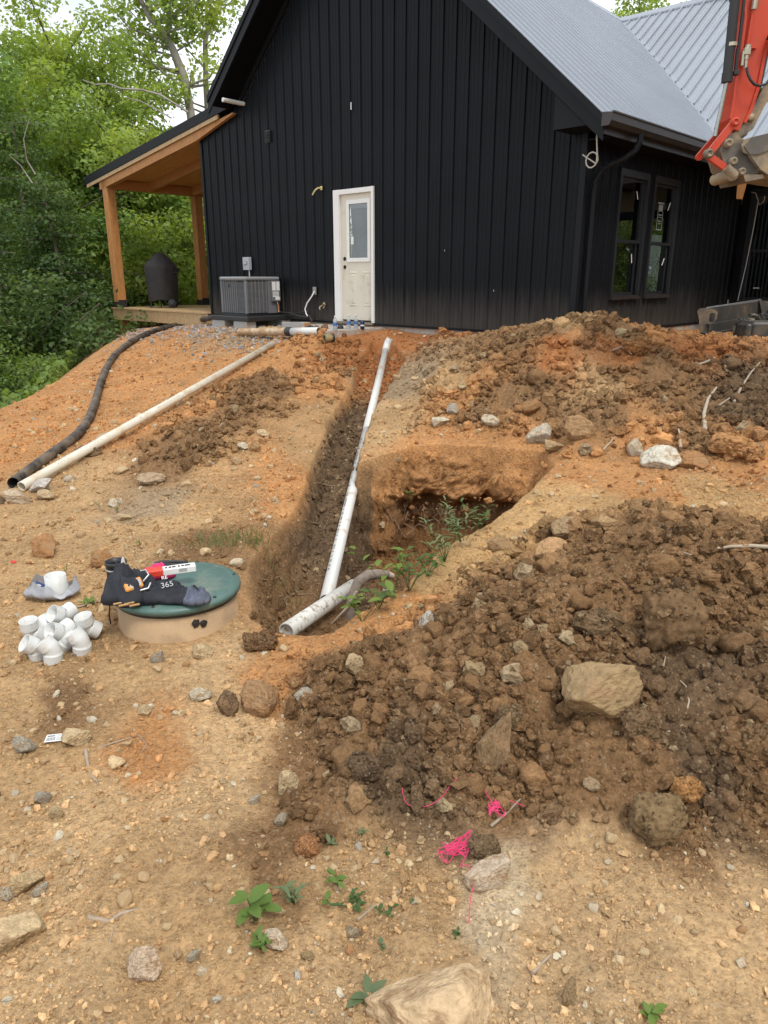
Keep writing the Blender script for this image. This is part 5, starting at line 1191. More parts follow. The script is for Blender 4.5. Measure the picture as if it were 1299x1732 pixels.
M_HOSE = mat('black_corrugated_plastic', (.030, .028, .026), rough=.55, var=.2, vscale=9, dirt=(.17, .13, .095), dirt_scale=5.0, dirt_amt=.62)
link('hose_length', mb, M_HOSE, hs)
mb = MB(); d0 = Vector(Q[1] - Q[0]).normalized(); mb.lathe([(.053, .0), (.047, .0), (.044, .16), (.0, .161)], n=18, o=tuple(Q[0]), ax=tuple(d0)); link('hose_mouth', mb, M_DARK, hs)
# wrapped pipe, timber and block by the step
a, b = hit(406, 568), hit(540, 567); a[2] += .058; b[2] += .058
wp = thing('wrapped_pipe', 'short white pipe with a muddy taped half and a black coupling by the step', 'pipe')
c = a + (b - a) * .62
mb = MB(); V_ = [a + (c - a) * t for t in np.linspace(0, 1, 14)]; mb.tube([tuple(p) for p in V_], [.062 + .006 * math.sin(i * 2.1) for i in range(14)], n=14); link('taped_half', mb, mat('muddy_tape', (.55, .45, .32), rough=.6, dirt=(.36, .20, .09), dirt_scale=7, dirt_amt=.7), wp)
mb = MB(); mb.tube([tuple(c), tuple(c + (b - a) * .06)], .068, n=16); link('coupling', mb, M_BLKPL, wp)
mb = MB(); hollow(mb, c + (b - a) * .06, b, .060, .053); link('pipe_length', mb, M_PVC, wp)
a, b = hit(405, 560), hit(470, 559)
mb = MB(); mb.bar(a + np.array([-.0, .05, .02]), b + np.array([0, .05, .02]), .04, .02); tag(link('wood_lath', mb, M_PINE), 'thin wooden lath lying beside the wrapped pipe', 'stick')
a = hit(440, 557)
mb = MB(); mb.bbox(-.02, .34, -.06, .06, 0, .035, .004); tag(link('board_offcut', mb, M_PINE, loc=(a[0], a[1], a[2] + .005), rot=(0, 0, .1)), 'pale board offcut lying left of the concrete block', 'board')
a = hit(500, 560)
blk = thing('concrete_block', 'grey hollow concrete block with an orange clay stained end beside the step', 'block', (a[0], a[1] + .1, a[2] - .01), HROT + .25)
mb = MB(); mb.bbox(-.22, .22, -.10, .10, 0, .15, .006); link('block_body', mb, M_BLOCK, blk)
link('stained_end', MB().box(.221, .226, -.095, .095, .005, .145), mat('orange_clay_stain', (.42, .22, .10), rough=.95, var=.2), blk)
for x in (-.12, 0.02): link('block_core', MB().box(x - .05, x + .06, -.065, .065, .1495, .1515), M_DARK, blk)
# concrete step
stp = MB(); ring_ = [(3.35, -.035), (3.35, -.45), (4.35, -1.30), (4.92, -1.30), (4.92, -.035)]
za, zb_ = -.35, -.045
stp.prism([(x, y, za) for x, y in ring_][::-1], [(x, y, zb_) for x, y in ring_][::-1]); tag(link('door_step', stp, M_CONC, loc=HO, rot=(0, 0, HROT)), 'low concrete step slab in front of the white door', 'step')
# bottles, cans, gloves and a small fitting on and by the step
def on_step(u, v): return at_z(u, v, zb_)
M_CLEAR = mat('clear_bottle', (.80, .86, .90), rough=.08, trans=.6, IOR=1.33); M_BLUE = mat('blue_print', (.06, .16, .42), rough=.4); M_NAVY = mat('navy_can', (.015, .035, .11), rough=.3, metal=.3)
def bottle(u, v, label):
    p = on_step(u, v); t = thing('water_bottle', label, 'bottle', p, group='bottles on the step')
    link('bottle_body', MB().lathe([(.0, 0), (.030, 0), (.033, .01), (.033, .12), (.031, .13), (.033, .145), (.026, .17), (.013, .195), (.013, .205), (0, .205)], n=14), M_CLEAR, t)
    link('bottle_label', MB().lathe([(.0338, .075), (.0338, .125)], n=14), M_BLUE, t); link('bottle_cap', MB().lathe([(.0, .222), (.015, .222), (.015, .205), (0, .205)], n=12), M_WHITE, t)
bottle(590, 557, 'left of the two water bottles standing before the white door'); bottle(602, 557, 'middle water bottle standing between another bottle and the navy can')
bottle(567, 560, 'short water bottle beside the dark gloves')
p = on_step(613, 557); t = thing('drink_can', 'navy blue drink can right of the water bottles', 'can', p)
link('can_body', MB().lathe([(.0, 0), (.028, 0), (.033, .008), (.033, .112), (.027, .124), (0, .124)], n=16), M_NAVY, t); link('can_band', MB().lathe([(.0336, .05), (.0336, .07)], n=16), M_WHITE, t); link('can_top', MB().lathe([(0, .1245), (.026, .1245)], n=14), M_STEEL, t)
def heap_cloth(name, loc, rx, ry, h, seed, m, label=None, cat=None, rotz=0, folds=5, tuck=.0, parent=None, n=44, flat=0):
    """a heap of cloth: rounded, creased and tucked in at its rim"""
    rr = np.linspace(0, 1, n // 2); th = np.linspace(0, 2 * np.pi, n, endpoint=False); Rr, Th = np.meshgrid(rr, th, indexing='ij')
    ed = 1 + .16 * pn(np.cos(Th) * 1.7 + seed, np.sin(Th) * 1.7, seed) + .08 * pn(np.cos(Th) * 5 + seed, np.sin(Th) * 5, seed + 3)
    x = Rr * np.cos(Th) * ed * rx; y = Rr * np.sin(Th) * ed * ry
    u = x / rx; v = y / ry
    ridge = 1 - np.abs(pn(u * folds * .5 + seed, v * folds * .32, seed + 1)) * 2.0; ridge2 = 1 - np.abs(pn(u * folds * .5 - v * folds * .8, v * folds - u, seed + 2)) * 1.8
    prof = np.sqrt(np.maximum(1 - Rr ** 2.6, 0)); z = h * prof * (.55 + .28 * ridge + .17 * ridge2) + .004
    z = z * (1 + .5 * pn(u * 1.3, v * 1.3, seed + 9)) 
    V = np.stack([x, y, np.maximum(z, .0025)], -1).reshape(-1, 3); k = n; rows = n // 2
    Fc = [(i * k + j, i * k + (j + 1) % k, (i + 1) * k + (j + 1) % k, (i + 1) * k + j) for i in range(rows - 1) for j in range(k)]
    V = np.vstack([V, [(0, 0, .001)]]); Fc = [f[::-1] for f in Fc] + [((rows - 1) * k + (j + 1) % k, (rows - 1) * k + j, len(V) - 1) for j in range(k)]
    o = link(name, mesh_from(name, V, Fc, True), m, parent, loc, (0, 0, rotz)); return tag(o, label, cat) if label else o
M_BLKCL = mat('charcoal_cloth', (.040, .043, .052), rough=.92, spec=.15, var=.25, vscale=14, bump=.0015, bscale=160)
M_GRYCL = mat('blue_grey_cloth', (.12, .135, .18), rough=.9, spec=.15, var=.25, vscale=20, bump=.0015, bscale=150)
heap_cloth('work_glove', on_step(528, 556), .13, .06, .05, 5, M_BLKCL, 'dark work gloves dropped on the concrete step', 'gloves', .3)
heap_cloth('leather_pouch', on_step(549, 556), .07, .06, .07, 6, mat('brown_leather', (.16, .09, .04), rough=.7, var=.2), 'brown leather pouch on the step between gloves and bottle', 'pouch', 1)
heap_cloth('dark_bag', on_step(576, 556), .05, .05, .07, 8, M_BLKPL, 'small black bundle on the step beside the short bottle', 'bundle', 1)
p = hit(556, 578); t = thing('pipe_fitting', 'muddy green brown pipe fitting lying below the step', 'fitting', (p[0], p[1], p[2] + .05), .5)
mb = MB(); hollow(mb, (-.07, 0, 0), (.07, 0, 0), .055, .047); link('fitting_body', mb, mat('muddy_fitting', (.20, .19, .08), rough=.7, dirt=(.4, .25, .12), dirt_scale=9, dirt_amt=.5), t); mb = MB(); hollow(mb, (.045, 0, 0), (.075, 0, 0), .063, .05); link('fitting_rim', mb, M_BLKPL, t)

# ---------------------------------------------------------------- air conditioner
ac = thing('air_conditioner', 'grey louvred air conditioner on a black pad beside the black wall', 'air conditioner', HO, HROT)
AX0, AX1, AY0, AY1, AZ0, AZ1 = 1.60, 2.36, -.86, -.12, .115, .74
M_ACG = mat('grey_ac_paint', (.155, .155, .16), rough=.5, var=.08, vscale=5); M_ACT = mat('light_ac_top', (.23, .235, .24), rough=.45, var=.06)
link('coil_core', MB().box(AX0 + .035, AX1 - .035, AY0 + .035, AY1 - .035, AZ0, AZ1 - .06), M_DARK, ac)
link('top_cover', MB().bbox(AX0 - .012, AX1 + .012, AY0 - .012, AY1 + .012, AZ1 - .065, AZ1, .02), M_ACT, ac)
mb = MB()
for r_ in np.linspace(.05, .3, 8): mb.lathe([(r_, 0), (r_ + .005, .006), (r_ + .01, 0)], n=30, o=((AX0 + AX1) / 2, (AY0 + AY1) / 2, AZ1))
link('fan_guard', mb, M_BLKPL, ac)
link('base_pan', MB().box(AX0 + .02, AX1 - .02, AY0 + .02, AY1 - .02, .082, AZ0 + .02), M_BLKPL, ac)
for x, y in ((AX0, AY0), (AX1, AY0), (AX0, AY1), (AX1, AY1)):
    x0 = x if x == AX0 else x - .05; y0 = y if y == AY0 else y - .05
    link('corner_post', MB().bbox(x0, x0 + .05, y0, y0 + .05, AZ0, AZ1 - .066, .008), M_ACG, ac)
mb = MB()      # louvred faces: vertical bars over stamped slots
z = AZ0 + .02
while z < AZ1 - .085:
    for (a0, a1, ya, yb) in ((AX0 + .05, AX1 - .05, AY0 + .004, AY0 + .030),):
        mb.hexa([(a0, ya + .012, z + .012), (a1, ya + .012, z + .012), (a1, yb, z + .012), (a0, yb, z + .012), (a0, ya, z), (a1, ya, z), (a1, ya + .004, z + .003), (a0, ya + .004, z + .003)])
    mb.hexa([(AX1 - .016, AY0 + .05, z + .012), (AX1 - .016, AY1 - .26, z + .012), (AX1 - .030, AY1 - .26, z + .012), (AX1 - .030, AY0 + .05, z + .012), (AX1 - .004, AY0 + .05, z), (AX1 - .004, AY1 - .26, z), (AX1 - .008, AY1 - .26, z + .003), (AX1 - .008, AY0 + .05, z + .003)])
    z += .0195
tag(link('louvre_slats', mb, M_ACG, ac), kind='stuff')
for x in np.arange(AX0 + .11, AX1 - .22, .062): link('louvre_bar', MB().box(x, x + .016, AY0 - .001, AY0 + .012, AZ0 + .01, AZ1 - .068), M_ACG, ac)
for y in np.arange(AY0 + .12, AY1 - .28, .08): link('louvre_bar', MB().box(AX1 - .010, AX1 + .001, y, y + .02, AZ0 + .01, AZ1 - .068), M_ACG, ac)
link('side_panel', MB().box(AX1 - .03, AX1 - .001, AY1 - .259, AY1 - .051, AZ0, AZ1 - .067), M_ACG, ac)
srv = link('service_panel', MB().bbox(AX1 + .001, AX1 + .045, AY1 - .20, AY1 - .01, AZ0 + .2, AZ1 - .07, .008), M_ACG, ac)
for y, z, a, b in ((-.275, .58, .04, .075), (-.185, .58, .035, .075), (-.24, .44, .065, .045), (-.20, .37, .05, .028)):
    st_ = link('rating_label', MB().box(AX1 + .0455, AX1 + .047, y - a * 1.0, y + a * 1.0, z - b, z + b), M_TAPE, srv)
mb = MB()
for k in range(5): mb.box(AX1 + .0472, AX1 + .0478, -.30, -.18 - .02 * (k % 2), .465 - k * .012, .469 - k * .012)
tag(link('printed_lines', mb, M_INK, srv), kind='stuff')
link('badge', MB().lathe([(0, .006), (.028, .004), (.03, 0)], n=16, o=(AX0 + .28, AY0 - .001, AZ1 - .15), ax=(0, -1, 0)), M_BLKPL, ac)
mb = MB(); mb.tube([(AX1 + .03, -.2, .31), (AX1 + .06, -.2, .22), (AX1 + .05, -.2, .14), (AX1 + .09, -.19, .12)], .011, n=8); link('copper_line', mb, M_COPPER, ac)
mb = MB(); mb.tube([(AX1 + .08, -.19, .13), (AX1 + .35, -.20, .12), (AX1 + .62, -.16, .07), (AX1 + .80, -.13, .06)], .018, n=8); mb.tube([(AX1 + .08, -.17, .12), (AX1 + .5, -.14, .13), (AX1 + .75, -.05, .16)], .010, n=6); mb.tube([(AX1 + .72, -.12, .10), (AX1 + .86, -.16, .08), (AX1 + .95, -.18, .0)], .022, n=8); link('insulated_line', mb, M_BLKPL, ac)
pad = MB(); pad.bbox(1.50, 2.62, -1.05, -.05, 0.0, .08, .012); tag(link('equipment_pad', pad, M_BLKPL, loc=HO, rot=(0, 0, HROT)), 'black plastic pad carried on concrete blocks under the air conditioner', 'pad')
for x, y, lab in ((1.52, -1.03, 'grey concrete block under the left end of the black pad'), (2.18, -1.03, 'clay stained concrete block under the near corner of the black pad'), (2.2, -.27, 'concrete block under the right end of the black pad by the wall'), (1.55, -.3, 'concrete block under the rear of the black pad')):
    w = h2w(x, y, -.19); mb = MB(); mb.bbox(0, .39, 0, .20, 0, .188, .006); tag(link('pad_block', mb, M_BLOCK, loc=w, rot=(0, 0, HROT)), lab, 'block', 'blocks under the pad')

# ---------------------------------------------------------------- covered grill on the deck
gb = h2w(-2.92, .62, .05)
gr = thing('covered_grill', 'kettle grill under a black fabric cover on the timber deck', 'grill', gb, 0.15)
n = 40; lev = [(.16, .33, 0), (.22, .345, .5), (.45, .355, .8), (.72, .36, .8), (.88, .375, .6), (.93, .37, .5), (1.02, .30, .7), (1.10, .22, .8), (1.18, .13, .6), (1.225, .06, .3), (1.235, .0, 0)]
V = []
for z, r_, w in lev:
    for k in range(n):
        t = 2 * math.pi * k / n; q = r_ * (1 + .035 * w * math.sin(5 * t + z * 4) + .03 * w * math.sin(9 * t - z * 7)); V.append((q * math.cos(t), q * math.sin(t) * .82, z + (.02 * math.sin(3 * t) if z < .2 else 0)))
Fc = [(i * n + k, i * n + (k + 1) % n, (i + 1) * n + (k + 1) % n, (i + 1) * n + k) for i in range(len(lev) - 1) for k in range(n)]
link('fabric_cover', mesh_from('fabric_cover', V, Fc, True), mat('black_cover_fabric', (.028, .025, .024), rough=.7, var=.25, vscale=7, bump=.01, bscale=6), gr)
for x in (-.28, -.05): link('leg', MB().tube([(x * .9, -.1, .2), (x, -.14, .0)], .014, n=8), M_BLKPL, gr)
for y in (-.22, .22):
    wl_ = link('wheel', MB().lathe([(.0, -.03), (.085, -.03), (.1, -.02), (.1, .02), (.085, .03), (0, .03)], n=20, o=(.22, y, .1), ax=(0, 1, 0)), M_BLKPL, gr)
    link('hub', MB().lathe([(0, .035), (.03, .033), (.035, .02)], n=12, o=(.22, y - .0, .1), ax=(0, -1, 0)), mat('dark_hub', (.06, .06, .06), rough=.4), wl_)
link('handle', MB().tube([(.30, -.2, .78), (.40, -.2, .82), (.40, .2, .82), (.30, .2, .78)], .012, n=8), M_BLKPL, gr)

# ---------------------------------------------------------------- riser with the green lid
RC = np.array([-1.115, 3.645, -1.30]); LT = -.848
rs_ = thing('tank_riser', 'tan grit coated tank riser with a green lid standing out of the bare ground', 'tank riser', RC)
M_GRIT = mat('tan_grit_coat', (.47, .32, .185), rough=.95, var=.14, vscale=4, bump=.004, bscale=120, dirt=(.30, .2, .12), dirt_scale=3, dirt_amt=.3)
H_ = LT - RC[2] - .02
link('riser_wall', MB().lathe([(.318, .0), (.313, H_), (.29, H_), (.29, 0)], n=64), M_GRIT, rs_)
lid = MB(); lid.lathe([(.0, H_ + .028), (.30, H_ + .024), (.318, H_ + .020), (.334, H_ + .012), (.337, H_ + .002), (.334, H_ - .016), (.326, H_ - .016), (.324, H_ - .002)], n=72); lid_o = link('lid', lid, M_GRN, rs_)
for k in range(6):
    t = k * math.pi / 3 + .4; link('lid_bolt', MB().lathe([(0, .006), (.008, .006), (.009, 0)], n=8, o=(.306 * math.cos(t), .306 * math.sin(t), H_ + .0215)), M_BLKPL, lid_o)
mb = MB(); mb.lathe([(.08, 0), (.083, .003), (.086, 0)], n=40, o=(0.05, .02, H_ + .027)); mb.lathe([(.29, 0), (.293, .002), (.297, 0)], n=72, o=(0, 0, H_ + .0235)); link('lid_ridge', mb, M_GRN, lid_o)
mb = MB(); mb.lathe([(.320, H_ - .035), (.323, H_ - .01)], n=64); link('lid_gasket', mb, M_BLKPL, lid_o)
for u, v, s in ((340, 1066, .022), (360, 1068, .020)):      # torn sealant spots on the wall
    d = at_y(u, v, 3.3); ang = math.atan2(3.30 - RC[1], d[0] - RC[0]); mb = MB(); r_ = random.Random(u); c = Vector((.3155 * math.cos(ang), .3155 * math.sin(ang), d[2] - RC[2])); tn = Vector((-math.sin(ang), math.cos(ang), 0)); ot = Vector((math.cos(ang), math.sin(ang), 0))
    pts = [c + ot * .004 + tn * (s * r_.uniform(.6, 1.2) * math.cos(k * .7)) + Vector((0, 0, s * 1.4 * r_.uniform(.6, 1.2) * math.sin(k * .7))) for k in range(9)]
    mb.add(pts + [c + ot * .010], [(k, (k + 1) % 9, 9) for k in range(9)]); link('sealant_spot', mb, M_BLKPL, rs_)
mb = MB(); rr = random.Random(4)
for k in range(26):
    b = Vector((.32 + rr.uniform(0, .05), -.10 + rr.uniform(-.06, .1), .14 + rr.uniform(-.02, .03))); mb.tube([b, b + Vector((rr.uniform(-.02, .04), rr.uniform(-.04, .02), rr.uniform(.04, .12))), b + Vector((rr.uniform(-.03, .06), rr.uniform(-.06, .03), rr.uniform(.03, .15)))], [.002, .0015, .0006], n=4)
ob_ = link('dry_grass', mb, mat('straw', (.50, .38, .24), rough=.9)); ob_.location = RC; tag(ob_, 'tuft of dry pale roots against the right side of the riser', 'dry grass', kind='stuff')
LZ = LT + .012
def on_lid(u, v): return at_z(u, v, LZ)
p = on_lid(216, 1022)
jk = thing('dark_jacket', 'crumpled charcoal work jacket heaped on the green lid', 'jacket', (p[0], p[1], LZ))
heap_cloth('jacket_body', (-.005, .075, .0), .135, .125, .165, 12, M_BLKCL, parent=jk, folds=5, rotz=.15)
heap_cloth('jacket_back', (.13, .075, .0), .14, .085, .085, 15, M_BLKCL, parent=jk, folds=7, rotz=.1)
heap_cloth('sleeve', (.25, .06, .0), .13, .065, .075, 18, M_BLKCL, parent=jk, folds=7, rotz=.1)
heap_cloth('cuff', (.335, .040, .0), .075, .065, .065, 21, M_GRYCL, parent=jk, folds=6, rotz=-.4)
def text(name, body, size, loc, rot, m, parent=None, ext=.0006):
    cu = bpy.data.curves.new(name, 'FONT'); cu.body = body; cu.size = size; cu.extrude = ext; cu.align_x = 'CENTER'
    o = bpy.data.objects.new(name, cu); col.objects.link(o); dg = bpy.context.evaluated_depsgraph_get(); me = bpy.data.meshes.new_from_object(o.evaluated_get(dg)); bpy.data.objects.remove(o)
    me.materials.clear(); return link(name, me, m, parent, loc, rot)
text('lettering', '365', .042, (.20, .025, .083), (R(42), R(-6), R(20)), mat('faded_white_ink', (.42, .42, .42), rough=.9), jk); text('lettering', 'RE', .028, (.17, .085, .100), (R(35), 0, R(24)), M_WHITE, jk)
p = on_lid(228, 1016)
tl = thing('tool_pouch', 'orange and grey test meter with clips lying on the dark jacket', 'test meter', (p[0] + .01, p[1] - .025, LZ + .095), .55, rot=(R(48), R(-8), .55))
M_ORG = mat('orange_rubber', (.62, .27, .05), rough=.5); link('meter_body', MB().bbox(-.045, .045, -.028, .028, 0, .022, .006), M_ORG, tl); link('meter_screen', MB().box(-.018, .036, -.018, .018, .0222, .024), mat('grey_screen', (.08, .08, .09), rough=.3), tl)
link('clip', MB().tube([(.05, .0, .01), (.085, .02, .02), (.08, .05, .02), (.055, .055, .015)], .005, n=8), M_STEEL, tl); link('clip', MB().tube([(.02, -.04, .01), (.06, -.045, .015), (.08, -.02, .01)], .006, n=8), M_STEEL, tl)
for k in range(4):
    a = on_lid(200 + 9 * k, 1029 + (k % 2) * 3); mb = MB(); mb.tube([(a[0] - .02, a[1], LZ + .022), (a[0] + .028, a[1] + .006, LZ + .030)], .006, n=8); tag(link('brass_shell', mb, mat('brass_%d' % k, (.50, .30, .13), rough=.4, metal=.5)), ['leftmost', 'second', 'third', 'rightmost'][k] + ' of the brass bits on the jacket edge', 'bolt', 'brass bits on the jacket')
p = on_lid(200, 988)
cpl = thing('rubber_coupling', 'black rubber pipe coupling standing upright behind the jacket', 'coupling', (p[0], p[1], LZ))
link('sleeve_body', MB().lathe([(.044, 0), (.052, 0), (.052, .115), (.056, .118), (.056, .132), (.046, .132), (.044, .10), (.044, 0)], n=26), M_BLKPL, cpl)
link('clamp_band', MB().lathe([(.053, .085), (.0555, .086), (.0555, .096), (.053, .097)], n=26), M_STEEL, cpl)
mb = MB(); mb.hexa([(.03, -.03, .10), (.055, -.01, .10), (.06, -.012, .10), (.035, -.035, .10), (.045, -.02, .165), (.05, -.015, .16), (.052, -.016, .16), (.048, -.022, .165)]); link('paper_tag', mb, M_TAPE, cpl)
p = on_lid(267, 979)
heap_cloth('pink_cloth', (p[0], p[1] + .03, LZ), .085, .05, .075, 31, mat('hot_pink', (.75, .03, .17), rough=.6), 'hot pink rounded bundle of cloth behind the white carton', 'cloth', .05, folds=2)
a, b = on_lid(256, 997), on_lid(333, 986)
cdir = b - a; rz_ = math.atan2(cdir[1], cdir[0]); ln_ = float(np.linalg.norm(cdir[:2]))
ct = thing('white_carton', 'white carton with a red end and small print lying on the jacket', 'carton', (a[0], a[1] - .0, LZ + .075), rz_)
link('red_end', MB().bbox(-.02, ln_ * .28, -.028, .034, 0, .036, .004), mat('red_card', (.75, .06, .03), rough=.5), ct); link('carton_body', MB().bbox(ln_ * .281, ln_ * 1.0, -.024, .03, .0, .034, .003), M_WHITE, ct)
mb = MB()
for k in range(7): x = ln_ * (.34 + .075 * k) + (.012 if k > 2 else 0); mb.box(x, x + .010 + .004 * (k % 3), -.008, .012, .0342, .0348)
for k in range(5): mb.box(ln_ * .62, ln_ * .80, -.0245, -.0241, .010 + k * .004, .0115 + k * .004)
tag(link('printed_marks', mb, M_INK, ct), kind='stuff')
a, b = on_lid(261, 958), on_lid(311, 957)
pr = thing('folding_pruner', 'black handled folding cutters lying on the far side of the green lid', 'cutters', (a[0], a[1], LZ), math.atan2(b[1] - a[1], b[0] - a[0]))
mb = MB(); mb.tube([(.0, 0, .015), (.05, .012, .018), (.12, .018, .018), (.185, .008, .018)], [.010, .014, .011, .009], n=8); link('handle', mb, M_BLKPL, pr)
mb = MB(); mb.tube([(.01, -.005, .013), (.07, -.018, .016), (.13, -.022, .016), (.18, -.012, .016)], [.010, .011, .010, .008], n=8); link('handle', mb, M_BLKPL, pr)
link('blade', MB().hexa([(-.005, -.012, .016), (.055, -.010, .016), (.055, .012, .016), (-.01, .006, .016), (-.005, -.012, .021), (.055, -.010, .021), (.055, .012, .021), (-.01, .006, .021)]), M_STEEL, pr)
mb = MB(); c0 = RC + np.array([-.342, -.06, .42]); mb.tube([c0, c0 + np.array([-.012, -.02, -.12]), c0 + np.array([.0, -.03, -.24]), c0 + np.array([.01, -.05, -.32])], .004, n=6); tag(link('black_cord', mb, M_BLKPL), 'thin black cord hanging down the left side of the riser', 'cord')

# ---------------------------------------------------------------- pile of white elbow fittings
M_FIT = mat('clean_white_pvc', (.64, .65, .63), rough=.35, var=.05, dirt=(.5, .42, .32), dirt_scale=12, dirt_amt=.12)
def fitting_mesh(ang=45):
    mb = MB(); a = R(ang); B = Vector((math.sin(a), 0, math.cos(a)))
    ctr = []
    def sec(r, pts): mb.tube(pts, r, n=24, caps=False)
    A0 = Vector((0, 0, -.085)); A1 = Vector((0, 0, -.028)); A2 = Vector((0, 0, -.022)); m0 = Vector((0, 0, -.012)); m1 = B * .012 + Vector((0, 0, .002)); B2 = B * .024; B1 = B * .030; B0 = B * .088
    sec([.060, .060, .0605, .0545, .0545, .0545, .0605, .060, .060], [A0, A1, A2, A2 + Vector((0, 0, .0015)), m0, m1 + B * .0, B2, B1, B0])
    for p, q in ((A0, A2), (B0, B2)):
        d = (q - p).normalized(); mb.lathe([(.060, 0), (.0535, 0), (.052, .05), (.045, .052), (.045, .09)], n=24, o=tuple(p), ax=tuple(d))
    return mb.mesh('elbow_fitting')
fm = fitting_mesh(); fm.materials.append(M_FIT)
mb_ = MB(); print_marks(mb_, (0, 0, -.08), (0, 0, -.03), .0605, (-.7, -.7, 0), size=.006); fprint = mb_.mesh('printed_marks'); fprint.materials.append(M_INK)
def fit(u, v, dz, euler, label):
    u = 103 + (u - 103) * .9; p = hit(u, v); t = thing('elbow_fitting', label, 'pipe fitting', (p[0], p[1], float(gz(p[0], p[1])) + dz * .72), rot=tuple(R(e) for e in euler), group='white elbow fittings in a heap'); t.scale = (.75,) * 3
    link('elbow_body', fm, None, t); o = link('printed_marks', fprint, None, t); tag(o, kind='stuff'); return t
fit(91, 1118, .082, (2, -4, 185), 'white elbow standing front and centre of the heap of fittings')
fit(60, 1114, .080, (-4, 6, 215), 'white elbow at the front left of the heap of fittings')
fit(50, 1090, .105, (10, -48, 20), 'white elbow leaning open to the left at the heap edge')
fit(82, 1082, .085, (-5, 3, 150), 'white elbow standing behind the centre of the heap')
fit(112, 1075, .150, (35, -105, 25), 'topmost white elbow lying with its mouth to the left')
fit(108, 1096, .120, (40, -108, 22), 'white elbow lying under the topmost one, mouth to the left')
fit(118, 1098, .070, (0, 40, 10), 'low white elbow half hidden in the middle of the heap')
fit(145, 1104, .082, (-6, -8, 170), 'white elbow standing at the front right of the heap')
fit(155, 1082, .105, (12, -55, 12), 'white elbow at the back right of the heap of fittings')
# bag with one fitting and a navy card
p = hit(90, 1012); bz = float(gz(p[0], p[1]))
n, m_ = 44, 12; V = []
for i in range(m_):
    t = i / (m_ - 1)
    for k in range(n):
        a = 2 * math.pi * k / n; rr_ = (.055 + .105 * min(1, t * 1.8) - (.012 * max(0, t - .6) * 5)) * (1 + .10 * float(pn(np.array([math.cos(a) * 2 + 3]), np.array([math.sin(a) * 2]), 5)[0]) + .07 * t * math.sin(7 * a) + .05 * math.sin(13 * a + 3 * t))
        zz = .002 + .085 * t ** 1.4 * (1 + .45 * math.sin(3 * a + 1) * t + .2 * math.sin(8 * a)); V.append((rr_ * math.cos(a) * 1.0, rr_ * math.sin(a) * .62, zz))
V.append((0, 0, .002)); Fc = [(i * n + k, i * n + (k + 1) % n, (i + 1) * n + (k + 1) % n, (i + 1) * n + k) for i in range(m_ - 1) for k in range(n)] + [((k + 1) % n, k, len(V) - 1) for k in range(n)]
M_BAG = mat('grey_carrier_bag', (.40, .42, .46), rough=.3, var=.2, vscale=9, bump=.006, bscale=14); M_BAG.node_tree.nodes['Principled BSDF'].inputs['Alpha'].default_value = .86
tag(link('plastic_bag', mesh_from('plastic_bag', V, Fc, True), M_BAG, loc=(p[0], p[1], bz)), 'open crumpled grey plastic bag on the ground left of the riser', 'bag')
t = thing('coupling_fitting', 'white reducing coupling standing in the grey plastic bag', 'pipe fitting', (p[0] + .025, p[1] + .01, bz + .012))
link('coupling_body', MB().lathe([(.066, 0), (.066, .062), (.060, .07), (.060, .128), (.053, .128), (.052, .07), (.046, .068), (.046, .0)], n=28), M_FIT, t)
mb = MB(); mb.box(-.035, .035, -.001, .001, 0, .05); o = link('navy_card', mb, mat('navy_card_print', (.02, .05, .17), rough=.4), loc=(p[0] - .075, p[1] - .01, bz + .045), rot=(R(-25), R(12), R(-20))); tag(o, 'navy blue printed card sticking out of the grey bag', 'card'); 
mb = MB(); mb.box(-.02, .02, -.0018, -.0012, .018, .026); mb.box(-.02, .005, -.0018, -.0012, .032, .038); tag(link('printed_marks', mb, M_WHITE, o), kind='stuff')
# paper label on the ground
p = hit(102, 1255)
pl = thing('paper_label', 'white barcode label lying on the bare ground at left', 'label', (p[0], p[1], p[2] + .022), rot=(R(6), R(-3), R(6)))
link('paper', MB().box(-.055, .055, -.022, .022, 0, .0006), M_TAPE, pl)
mb = MB(); x = -.050
for k in range(9): w = .0012 + .0012 * (k % 3); mb.box(x, x + w, -.016, .004, .0007, .0009); x += w + .0016
for k in range(5): mb.box(-.012, .046 - .01 * (k % 2), .014 - k * .0075, .0165 - k * .0075, .0007, .0009)
mb.box(-.05, -.02, .008, .016, .0007, .0009); tag(link('barcode_print', mb, mat('grey_print', (.16, .17, .18), rough=.8), pl), kind='stuff')
p = hit(23, 952); heap_cloth('red_tag', p, .02, .015, .014, 44, mat('red_plastic', (.7, .05, .04), rough=.5), 'tiny red plastic scrap on the ground at the far left', 'scrap')

# pink string
M_STR = mat('pink_twine', (.66, .05, .15), rough=.9)
def string(name, px, label, r=.0013, lift=.006, wob=0, seed=0):
    rr = random.Random(seed); pts = []
    for u, v in px: q = hit(u, v); pts.append(Vector(q) + Vector((0, 0, lift + rr.uniform(0, wob))))
    out = []
    for i in range(len(pts) - 1):
        p0, p1, p2, p3 = pts[max(i - 1, 0)], pts[i], pts[i + 1], pts[min(i + 2, len(pts) - 1)]
        for t in (0, .25, .5, .75): out.append(.5 * ((2 * p1) + (p2 - p0) * t + (2 * p0 - 5 * p1 + 4 * p2 - p3) * t * t + (3 * p1 - p0 - 3 * p2 + p3) * t ** 3))
    out.append(pts[-1])
    for q in out: q.z = max(q.z, float(gz(q.x, q.y)) + .03)
    return MB().tube(out, r, n=6)
tag(link('pink_string', string('s', [(680, 1346), (682, 1362), (690, 1374), (722, 1378), (748, 1365), (762, 1345), (780, 1328), (800, 1328), (815, 1345), (828, 1368), (835, 1372), (860, 1374), (886, 1382)], '', lift=.02), M_STR), 'pink string looping over the lower edge of the dark spoil', 'string')
rr = random.Random(12); px = [(828, 1368)]
